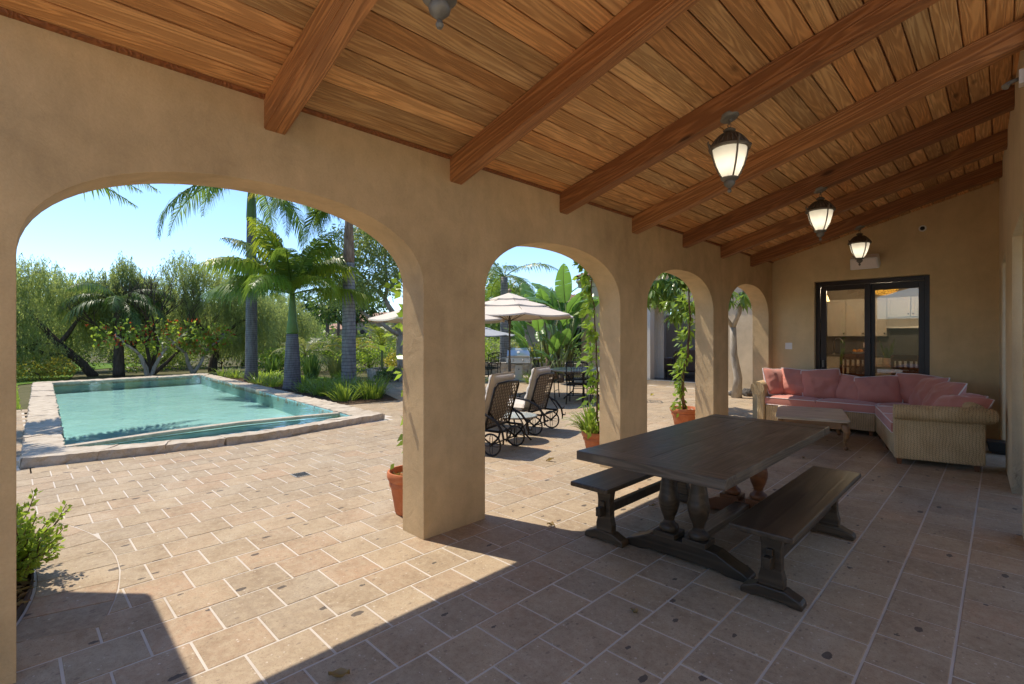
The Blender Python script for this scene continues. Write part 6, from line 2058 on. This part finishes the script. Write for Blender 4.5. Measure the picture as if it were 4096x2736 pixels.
palm('areca_palm', 'slim lime green feather palm close to the stone planter', -16.2, 9.6, -.03, [(0,.05),(1.2,.04)], fan(12, .45, 1.35, 1.35, 1.3, .8, seed=22), M['stalk'], M['l_palmy'], 'small feather palms behind the path', kw=ka)
palm('areca_palm', 'low olive feather palm behind the green crownshaft palm', -21.0, 8.8, -.03, [(0,.05),(.8,.04)], fan(10, .3, 1.3, 1.5, 1.4, .1, seed=23), M['bark'], M['l_olive'], 'small feather palms behind the path', kw=ka)

# ------------------------------------------------------------------ weeping trees beyond the pool
gt = 'weeping pepper trees beyond the pool'
weeping_tree('pepper_tree', 'weeping pepper tree with a leaning forked trunk beside the yellow bush', -25.4, 2.35, -.04,
    [((0,0,0),(-.5,-1.0,1.25),.17,.12),((-.5,-1.0,1.25),(-.9,-1.7,2.3),.13,.08),((-.9,-1.7,2.3),(-1.0,-2.5,3.4),.08,.04),((-.5,-1.0,1.25),(-.2,-.5,2.2),.10,.06),((-.2,-.5,2.2),(0,.5,3.0),.06,.03),((-.2,-.45,.75),(.2,-2.2,1.2),.10,.05)],
    [(-1.0,-2.7,3.6,1.1,.9,.9),(-.8,-1.6,4.0,.9,.8,.7),(-.6,-.6,3.3,.9,.8,.7),(0,-2.4,2.5,1.0,1.0,.7),(.2,-3.3,2.2,1.0,1.0,1.0),(-.9,-.2,2.6,.9,.8,.6),(.3,-2.6,1.5,.9,1.0,.5),(.3,-1.6,1.3,.8,.9,.4),(-.6,.2,1.9,.7,.8,.5),(-.4,.7,3.2,.7,.7,.5)], 2600, M['l_pepper'], M['bark_dark'], gt, seed=3)
weeping_tree('pepper_tree', 'slender weeping tree with a thin dark straight trunk behind the pool', -25.3, 3.05, -.04,
    [((0,0,0),(-.1,.1,1.9),.11,.08),((-.1,.1,1.9),(-.3,.3,3.6),.07,.035),((-.1,.1,1.9),(.2,-.5,3.0),.05,.03)],
    [(-.3,.3,4.2,.55,.55,.8),(0,-.5,3.6,.8,.7,.7),(-.2,.9,3.7,.7,.6,.6),(.2,.1,2.7,.9,.9,.5)], 1400, M['l_pepper2'], M['bark_dark'], gt, seed=5)
weeping_tree('pepper_tree', 'tall weeping pepper tree with a twisting trunk just before the dark ringed palm', -25.0, 6.35, -.04,
    [((0,0,0),(-.1,.1,1.3),.19,.15),((-.1,.1,1.3),(-.1,-.7,2.4),.11,.07),((-.1,-.7,2.4),(-.2,-1.1,3.8),.07,.035),((-.1,.1,1.3),(0,1.0,2.2),.11,.06),((0,1.0,2.2),(.1,1.9,2.6),.06,.03)],
    [(-.2,-1.1,4.5,.9,.8,.9),(-.1,-.2,4.2,1.0,.8,.8),(0,.8,4.0,1.0,.9,.9),(.1,1.8,3.2,1.0,.9,.8),(0,-.9,3.2,.8,.7,.6),(.1,1.9,2.2,.9,.9,.6),(-.1,.6,2.9,.8,.8,.6),(.2,.9,1.6,.7,.9,.5),(.2,-.9,1.9,.6,.7,.5)], 2400, M['l_pepper2'], M['bark_dark'], gt, seed=8)
weeping_tree('pepper_tree', 'olive green weeping tree filling the gap between the dark and the stout palm trunks', -31.5, 11.2, -.04,
    [((0,0,0),(.1,.2,1.6),.2,.14),((.1,.2,1.6),(-.4,1,3.0),.1,.05),((.1,.2,1.6),(.3,-1,2.8),.1,.05)],
    [(0,-1.2,3.0,1.4,1.3,1.0),(-.2,.6,3.6,1.4,1.3,1.0),(.1,1.9,2.6,1.3,1.2,.9),(.2,-.2,2.0,1.6,1.8,.9)], 1900, M['l_pepper'], M['bark'], gt, strand_len=(.6,1.4), leaf=(.15,.03), seed=11)
weeping_tree('pepper_tree', 'far weeping tree seen between the leaning trunk and the thin straight trunk', -38, 4.2, -.3,
    [((0,0,0),(0,.3,1.8),.22,.14),((0,.3,1.8),(0,-1.2,3.2),.1,.05),((0,.3,1.8),(0,1.6,3.2),.1,.05)],
    [(0,-2.5,2.6,1.5,1.7,1.1),(0,.6,3.1,1.6,1.7,1.1),(0,2.8,2.6,1.5,1.6,1.0)], 800, M['l_pepper'], M['bark'], gt, strand_len=(.6,1.3), leaf=(.18,.04), seed=13)
for i, (x, y, lab) in enumerate(((-29.5,1.2,'background weeping tree behind the leaning forked trunk'),(-30,5.0,'background weeping tree behind the bare branched tree'),(-29,8.8,'background weeping tree behind the dark ringed palm'))):
    weeping_tree('pepper_tree', lab, x, y, -.04, [((0,0,0),(0,.1*i,1.4),.14,.1),((0,.1*i,1.4),(0,-.9,2.6),.08,.04),((0,.1*i,1.4),(0,1.0,2.6),.08,.04)],
        [(0,-1.2,3.1,1.2,1.2,.9),(0,.3,3.7,1.2,1.2,.9),(0,1.4,2.9,1.2,1.1,.9),(.2,0,1.9,1.3,1.6,.7)], 1700, M['l_pepper'], M['bark'], gt, strand_len=(.5,1.3), leaf=(.15,.032), seed=31+i)
# bare branched tree and coral tree
bt = thing('bare_tree', 'leafless branching tree standing between the weeping trees', 'tree', (-25.0, 4.15, -.04))
mb = MB()
def grow(p, d, L, r, depth, rs):
    q = p + d*L
    mb.tube([p, p.lerp(q, .5) + Vector((rs.uniform(-.05,.05), rs.uniform(-.05,.05), .02))*L, q], [r, r*.85, r*.65], 6 if depth > 1 else 4)
    if depth == 0: return
    for k in range(3 if depth > 1 else 2):
        nd = (d + Vector((rs.uniform(-.7,.7), rs.uniform(-.75,.75), rs.uniform(-.05,.55)))).normalized()
        grow(q, nd, L*rs.uniform(.62,.85), r*.6, depth-1, rs)
rs = random.Random(4)
for d0 in (Vector((.05,.15,1)), Vector((-.1,-.55,1)), Vector((0,.75,.8)), Vector((.2,-.2,1))):
    grow(Vector((0,0,0)), d0.normalized(), 1.25, .09, 5, rs)
mb.obj('branch', M['bark_dark'], bt, kind='stuff')
def coral(label, x, y, blobs, seed):
    t = leafy_tree('coral_tree', label, x, y, -.04, [((0,0,0),(.1,-.3,.9),.09,.06),((0,0,0),(0,.5,1.0),.08,.05),((.1,-.3,.9),(.1,-1.0,1.6),.05,.025),((0,.5,1.0),(0,1.2,1.7),.05,.025)], blobs, 420, M['l_lime'], M['bark_pale'], 'coral trees with red flowers', (.15,.11), seed)
    P, d = blob_points(blobs, 60, .7)
    D = unit(d + rand_dirs(60)*.4); P = np.repeat(P, 4, 0) + rng.normal(0, .035, (240, 3)); D = unit(np.repeat(D, 4, 0) + rand_dirs(240)*.6)
    V, F = leaf_mesh(P, D, side_of(D), .10, .045)
    mesh_obj('flower', V, F, M['l_red'], t, kind='stuff')
    return t
coral('red flowered coral tree with pale twisting twigs behind the pool edge', -23.4, 3.75, [(.1,-1.0,1.7,.8,.9,.5),(0,.3,1.6,.9,.9,.6),(0,1.3,1.8,.8,.8,.5)], 3)
coral('sparser coral tree with a few red blooms before the twisting trunk', -24.1, 5.4, [(0,.2,1.3,.6,.7,.5),(0,.9,1.6,.6,.6,.5)], 9)
# eucalyptus like pale trunked tree in the stone planter
leafy_tree('gum_tree', 'pale trunked gum tree growing out of the round stone planter', -15.5, 10.05, .30,
    [((0,0,0),(-.05,-.05,1.3),.21,.15),((-.05,-.05,1.3),(-.4,-.5,2.6),.12,.08),((-.4,-.5,2.6),(-.5,-.4,4.4),.07,.035),((-.05,-.05,1.3),(-.3,-1.5,2.1),.09,.05),((-.05,-.05,1.3),(.1,.3,3.2),.10,.05),((-.4,-.5,2.6),(-.7,-1.6,3.8),.06,.03)],
    [(-.5,-.5,5.0,1.1,1.1,.9),(-.7,-1.8,4.2,1.0,1.0,.8),(.1,.3,4.0,1.1,1.0,.9),(-.4,-1.9,2.7,1.0,.9,.6),(-.3,-.9,3.3,.9,.9,.7),(.3,.9,2.8,.9,.9,.7),(-.6,-1.1,4.6,1.0,1.0,.8),(-.2,-.2,3.5,1.1,1.0,.7),(-.5,-2.4,3.5,.9,.9,.8)], 13000, M['l_pepper2'], M['bark_pale'], None, (.15,.05), 21, .5)
leafy_tree('round_tree', 'dense dark green tree between the stout palm and the pale grey palm', -23.5, 12.0, -.04, [((0,0,0),(0,.1,1.7),.16,.11),((0,.1,1.7),(.1,-.8,2.8),.08,.04),((0,.1,1.7),(0,.9,2.8),.08,.04)],
    [(0,-.8,3.1,1.2,1.1,.8),(0,.7,3.3,1.3,1.2,.9),(0,0,4.0,1.0,1.0,.7)], 5000, M['l_dark'], M['bark'], None, (.18,.10), 25)
leafy_tree('round_tree', 'leafy tree behind the umbrella finials, cut by the second arch jamb', -19.0, 18.6, -.04, [((0,0,0),(0,.1,2.0),.16,.11),((0,.1,2.0),(.1,-.8,3.4),.08,.04),((0,.1,2.0),(0,.9,3.2),.08,.04)],
    [(0,-.8,4.0,1.3,1.3,1.3),(0,.7,3.3,1.4,1.3,1.1),(0,-.2,2.2,1.3,1.3,.9)], 5200, M['l_mid'], M['bark'], None, (.18,.09), 27)
leafy_tree('round_tree', 'small olive grey tree far behind the paddle leaves', -26, 32, -.04, [((0,0,0),(0,.1,2.6),.16,.11)], [(0,-.8,4.6,1.3,1.3,1.0),(0,.9,4.0,1.3,1.3,1.0)], 2600, M['l_olive'], M['bark'], None, (.25,.12), 29)
# yellow bush and hedges round the garden
def bush(label, x, y, blobs, n, mat, leaf=(.09,.05), seed=1, name='garden_bush', group=None, z=-.03):
    return leafy_tree(name, label, x, y, z, [((0,0,0),(0,0,.2),.03,.02)], blobs, n, mat, M['bark'], group, leaf, seed, .1, 'bush')
bush('yellow leaved bush by the near end of the far coping', -24.2, .75, [(0,-.3,.35,.5,.6,.4),(0,.5,.4,.5,.5,.4)], 1500, M['l_yellow'], seed=2)
gb = 'leafy bushes along the back of the garden'
bs = [(-27.5,4.6,'l_mid','mid green bush below the weeping trees'),(-28,7.5,'l_mid','thicket of mid green leaves beside the twisting trunk'),(-23.2,8.6,'l_lime','bright leaved bush behind the dark ringed palm'),(-21.8,10.2,'l_mid','loose bush behind the stout palm trunk'),
      (-20.3,11.4,'l_lime','lime bush between the stout palm and the golden feather palm'),(-19.0,12.6,'l_yellow','yellow green bush behind the pale grey palm'),(-17.6,13.2,'l_mid','bush behind the gum tree planter'),(-30,14,'l_olive','olive bush on the slope behind the stout palm'),
      (-33,17,'l_olive','broad olive bush farther up the slope'),(-27,16.5,'l_olive','olive thicket behind the golden feather palm'),(-16.2,17.4,'l_yellow','sunny bush behind the grill shelf'),(-17.2,15.4,'l_lime','lime bush behind the grey dappled umbrella'),
      (-29.5,1.6,'l_mid','low green bush under the leaning trunk'),(-31,5.8,'l_pepper','airy bush far behind the thin straight trunk'),(-22.5,15.0,'l_mid','round bush under the feathery palm'),(-14.6,17.6,'l_mid','leafy bush beside the paddle leaves')]
for i, (x, y, mt, lab) in enumerate(bs):
    s = 1.0 + .25*math.sin(i*2.3)
    bush(lab, x, y, [(0,-.7*s,.55*s,.8*s,.9*s,.65*s),(.1,.6*s,.7*s,.8*s,.9*s,.75*s),(-.3,0,.9*s,.7*s,.8*s,.6*s)], 2200, M[mt], (.13,.06), 30+i, group=gb)
bush('magenta flowering bush by the distant villa', -55, 31, [(0,0,.6,1.0,1.0,.9)], 700, M['l_magenta'], (.25,.15), 60)
gs = 'spiky strap leaved plants behind the pool'
for i, (x, y, L, mt, lab) in enumerate(((-17.6,7.6,1.05,'l_dark','dark spiky plant just beside the stout palm trunk'),(-17.3,8.4,1.0,'l_olive','brownish spiky plant between the stout palm and the pale grey palm'),(-20.5,7.3,.8,'l_dark','dark strap leaved clump behind the dark ringed palm'),(-15.9,10.8,1.0,'l_dark','dark spiky plant growing beside the gum tree trunk'),(-19.2,8.2,.9,'l_dark','spiky clump hidden behind the stout palm'))):
    strap_clump('spiky_plant', lab, x, y, 70, L, .055, M[mt], gs, R=.2, spread=.6, up=1.0, curl=.5, straight=True, z=-.03)
gd = 'bright grassy clumps at the palm feet'
for i, (x, y, lab) in enumerate(((-12.55,5.72,'grassy strap clump just behind the coping below the stout palm'),(-11.9,5.85,'fullest grassy strap clump in front of the pale grey palm'),(-11.15,5.62,'grassy strap clump closest to the coping corner'),(-11.05,6.25,'upright grassy clump at the paved path edge'),(-12.4,6.4,'grassy strap clump against the foot of the pale grey palm'),(-11.7,6.75,'small grassy clump behind the path edge clump'))):
    strap_clump('grassy_clump', lab, x, y, 130, .62, .020, M['l_strap'], gd, R=.28, curl=.9, straight=i in (3,))
for i, (x, y, lab) in enumerate(((-18.7,6.5,'low bright strap leaves on the lawn edge by the dark ringed palm'),(-17.9,6.75,'low bright strap leaves between the dark ringed and stout palms'))):
    strap_clump('lily_clump', lab, x, y, 110, .5, .035, M['l_lime'], 'low lily clumps on the lawn edge', R=.35, curl=1.6)
strap_clump('lily_clump', 'low lily clump beside the golden feather palm foot', -16.6, 8.4, 80, .5, .035, M['l_lime'], 'low lily clumps on the lawn edge', R=.3, curl=1.6)
strap_clump('mounded_grass', 'dark mound of grassy leaves in front of the grill pedestal', -10.9, 12.05, 170, .55, .018, M['l_mid'], None, R=.25, curl=1.5)
strap_clump('mounded_grass', 'small grassy tuft between the umbrella pole and the iron chair', -11.5, 11.1, 90, .38, .018, M['l_strap'], None, R=.2, curl=1.5)
strap_clump('strap_leaf_plant', 'broad strap leaved plant at the edge of the big pillar beyond the chaise', -10.6, 9.2, 40, .6, .05, M['l_mid'], None, R=.1, curl=1.0)

for i, (x, y) in enumerate(((-21.2,5.75),(-20.2,5.9),(-19.4,6.2),(-17.4,5.75),(-16.6,6.1),(-15.9,5.6),(-15.6,6.5),(-13.6,5.75),(-13.3,6.3),(-14.4,6.7))):
    strap_clump('grassy_clump', ['grassy clump by the far pool corner','grassy clump just before the dark ringed palm foot','short grassy clump beside the dark ringed palm foot','grassy clump along the coping between two palms','low grassy clump behind the coping between two palms','grassy clump touching the coping before the stout palm','grassy clump behind the stout palm foot','grassy clump on the path side of the stout palm foot','grassy clump halfway from the stout palm to the pale grey palm','small grassy clump behind the pale grey palm foot'][i], x, y, 80, .48, .022, M['l_strap' if i % 2 else 'l_mid'], gd, R=.3, curl=1.1)
# lawn, beds and the path-side stone planter
def flat(name, pts, z, mat, kind='structure'):
    return mesh_obj(name, [(x, y, z) for x, y in pts], [tuple(range(len(pts)))], mat, kind=kind)
flat('planting_bed', [(-22.2,5.5),(-10.35,5.0),(-10.3,6.55),(-12.2,7.2),(-14.4,7.6),(-18,7.0),(-22.6,6.6)], .004, M['soil'])
flat('lawn', [(-22.6,6.6),(-18,7.0),(-15.2,7.55),(-16.5,8.6),(-19.5,8.2),(-23.5,7.6)], -.004, M['lawn'])
flat('lawn', [(-14.6,-.4),(-22.4,.2),(-24,1.5),(-30,2.2),(-34,6),(-40,3),(-36,-8),(-14.6,-9)], -.012, M['lawn'])
def grass_patch(name, x0, x1, y0, y1, n, h, mat):
    P = np.stack([rng.uniform(x0, x1, n), rng.uniform(y0, y1, n), np.full(n, -.01)], 1)
    D = unit(rng.normal(0, .35, (n, 3)) + np.array([0, 0, 1.]))
    V, F = leaf_mesh(P, D, side_of(D), rng.uniform(.5, 1.2, n)*h, .012)
    return mesh_obj(name, V, F, mat, kind='stuff')
grass_patch('lawn_grass', -20, -15.4, 6.9, 7.9, 9000, .07, M['l_lime'])
grass_patch('lawn_grass', -22, -14.6, -.6, .15, 9000, .06, M['l_lime'])
pw = thing('stone_planter', 'low curved planter wall of irregular stones around the gum tree', 'planter', (-15.5, 10.05, 0))
nst = 26
for ring_ in range(2):
    for i in range(nst):
        a0 = 2*PI*(i + .5*ring_ + random.uniform(-.15,.15))/nst; a1 = a0 + 2*PI/nst*.94
        z0, z1 = ring_*.19, ring_*.19 + .185
        R1, R2 = 1.25, 1.05
        c = [(R1*math.cos(a0),R1*math.sin(a0)),(R1*math.cos(a1),R1*math.sin(a1)),(R2*math.cos(a1),R2*math.sin(a1)),(R2*math.cos(a0),R2*math.sin(a0))]
        stone_block('stone', *c, z0, z1, M['rubble'], pw, .018, (3,2), i+ring_*40)
MB().lathe([(0,.30),(1.05,.30)], 24).obj('soil', M['soil'], pw)
bush('clipped dark creeper spilling over the stone planter', -14.75, 9.15, [(0,0,.32,.35,.5,.22),(-.1,-.3,.2,.3,.3,.22)], 1500, M['l_dark'], (.06,.04), 71)
lw = thing('low_stone_wall', 'low pale rubble wall behind the grill and the iron chairs', 'wall', (-14, 14.6, 0), Rd(30))
for r_ in range(2):
    for i in range(16):
        x = -3.2 + i*.4 + .2*r_ + random.uniform(-.04,.04)
        stone_block('stone', (x,-.14),(x+.385,-.14),(x+.385,.14),(x,.14), r_*.24, r_*.24+.235, M['rubble'], lw, .022, (4,2), i+60*r_)

# ------------------------------------------------------------------ paddle leaved plants by the wing
gpp = 'giant paddle leaved plants beside the courtyard wing'
def leaves(n, seed, e=(.9,1.45), pl_=(1.2,2.3), bl=(1.0,1.5), a0=0.0, arc=2*PI):
    r = random.Random(seed); out = []
    for i in range(n):
        az = a0 + arc*(i+.5*r.random())/n
        ee = r.uniform(*e); out.append((az, ee, r.uniform(*pl_), r.uniform(*bl), r.uniform(.5, 1.35), r.uniform(.05, .45)))
    return out
paddle_plant('paddle leaved plant with low arching stalks just behind the grill', -11.35, 13.0, leaves(11, 2, (.7,1.3), (.9,1.9), (.8,1.2)), gpp)
paddle_plant('shaggy trunked paddle plant in the middle of the clump', -11.2, 13.6, leaves(11, 5, (.9,1.5), (1.0,1.7), (.9,1.3)), gpp, .95)
paddle_plant('tallest paddle plant with upright leaves beside the wing corner', -10.75, 13.7, leaves(10, 8, (1.15,1.52), (1.5,2.3), (1.1,1.5)), gpp, .8)
paddle_plant('small paddle plant with a pale fresh leaf before the glazed garden door', -10.5, 12.9, leaves(7, 11, (1.0,1.5), (.5,1.1), (.7,1.0)), gpp, .3)
paddle_plant('paddle plant at the back of the clump showing over the umbrella', -12.3, 14.4, leaves(11, 14, (1.0,1.5), (1.5,2.3), (1.0,1.4)), gpp, .9)

# ------------------------------------------------------------------ far hillside: palms, villa, tree line
gf = 'fan palms on the far slope'
def far_palm(lab, x, y, h, crown, seed):
    z = height(x, y)
    t = thing('fan_palm', lab, 'palm tree', (x, y, z), 0, gf)
    MB().tube([(0,0,0),(.05,0,h*.5),(0,0,h)], [.24,.17,.16], 10).obj('trunk', M['palm_fibre'], t, smooth='all')
    n = 700
    r = np.random.default_rng(seed)
    d = unit(r.normal(size=(n,3)) + np.array([0,0,.15])); rad = crown*(.45+.55*r.random(n))
    nb = unit(r.normal(size=(26,3)) + np.array([0,0,.25])); nb = nb[r.integers(0,26,n)]
    d = unit(nb + d*.33)
    P = d*(rad*.55)[:,None] + np.array([0,0,h]); D = unit(d + np.array([0,0,-.35]))
    V, F = leaf_mesh(P, D, side_of(D), rad*.55, .09, .15)
    mesh_obj('crown', V, F, M['l_dark'], t)
for i, (u, d, h, cr) in enumerate(((.6278,40,4.3,1.25),(.5735,46,4.6,1.3),(.682,50,3.9,1.2),(.655,62,4.3,1.3),(.705,58,5.6,1.3),(.725,66,5.2,1.3),(.74,47,4.8,1.2),(.612,70,3.4,1.4))):
    U = (u*2347*4096/2347/1.0 - 2048)/1985 if False else ((u*1100)*1.7452 - 2048)/1985
    c, s = math.cos(YAW), math.sin(YAW)
    x, y = d*(-s + c*U), d*(c + s*U)
    far_palm(['fan palm rising just past the stout palm crownshaft','fan palm between the dark ringed palm and the stout palm','fan palm left of the distant villa roof','short fan palm before the distant villa','tall fan palm over the distant villa','farther tall fan palm behind the villa','fan palm standing near the pale grey palm trunk','farthest small fan palm on the slope'][i].replace('left of', 'beside'), x, y, h, cr, i)
vx_, vy_ = -56.5, 33.0
vl = thing('distant_villa', 'distant villa with red tile roofs and arched openings on the slope', 'building', (vx_, vy_, height(vx_, vy_)+.4), Rd(40))
box_obj('wall', (-4,4,0,6,-1,3.0), M['far_wall'], vl); box_obj('wall', (-7,-4.01,1,6,-1,2.0), M['far_wall'], vl)
MB().prism([(-.5,3.0),(3,4.3),(6.5,3.0)], -4.5, 4.5, 'x').obj('roof', M['rooftile'], vl)
MB().prism([(.5,2.0),(3,2.8),(6.2,2.0)], -7.4, -4.02, 'x').obj('roof', M['rooftile'], vl)
for x in (-2.2,.2,2.4):
    pts = [(x-.45,.1),(x-.45,1.5)] + [(x+.45*math.cos(PI-PI*k/8), 1.5+.45*math.sin(PI*k/8)) for k in range(1,8)] + [(x+.45,1.5),(x+.45,.1)]
    MB().prism(pts, -.03, -.002, 'y').obj('window', M['frame'], vl)
# far off woods and scrub on the hills, one mass
def scrub(name, n, dmin, dmax, size, mat, hmul=1.0, a_lo=-1.25, a_hi=.55, leaf=.5, per=70):
    r = np.random.default_rng(int(dmin))
    Vs, Fs, b = [], [], 0
    c0, s0 = math.cos(YAW), math.sin(YAW)
    for i in range(n):
        U = r.uniform(a_lo, a_hi); d = r.uniform(dmin, dmax)
        x, y = d*(-s0 + c0*U), d*(c0 + s0*U)
        sz = size*r.uniform(.6, 1.4)
        pts = rand_dirs(per)*(sz, sz, sz*.75*hmul)*(.6+.4*rng.random(per))[:, None] + np.array([x, y, height(x, y) + sz*.5*hmul])
        D = unit(rand_dirs(per) + np.array([0,0,-.2]))
        V, F = leaf_mesh(pts, D, side_of(D), leaf, leaf*.5)
        Vs.append(V); Fs.append(F + b); b += len(V)
    return mesh_obj(name, np.concatenate(Vs), np.concatenate(Fs), mat, kind='stuff')
scrub('hillside_scrub', 240, 34, 60, 1.25, M['l_olive'], .95, -1.25, .3, .28, 110)
scrub('hillside_woods', 260, 60, 130, 2.4, M['l_mid'], 1.0, -1.25, .5, .7, 90)
scrub('distant_woods', 240, 130, 260, 5.0, M['l_dark'], 1.0, -1.3, .6, 1.7, 80)
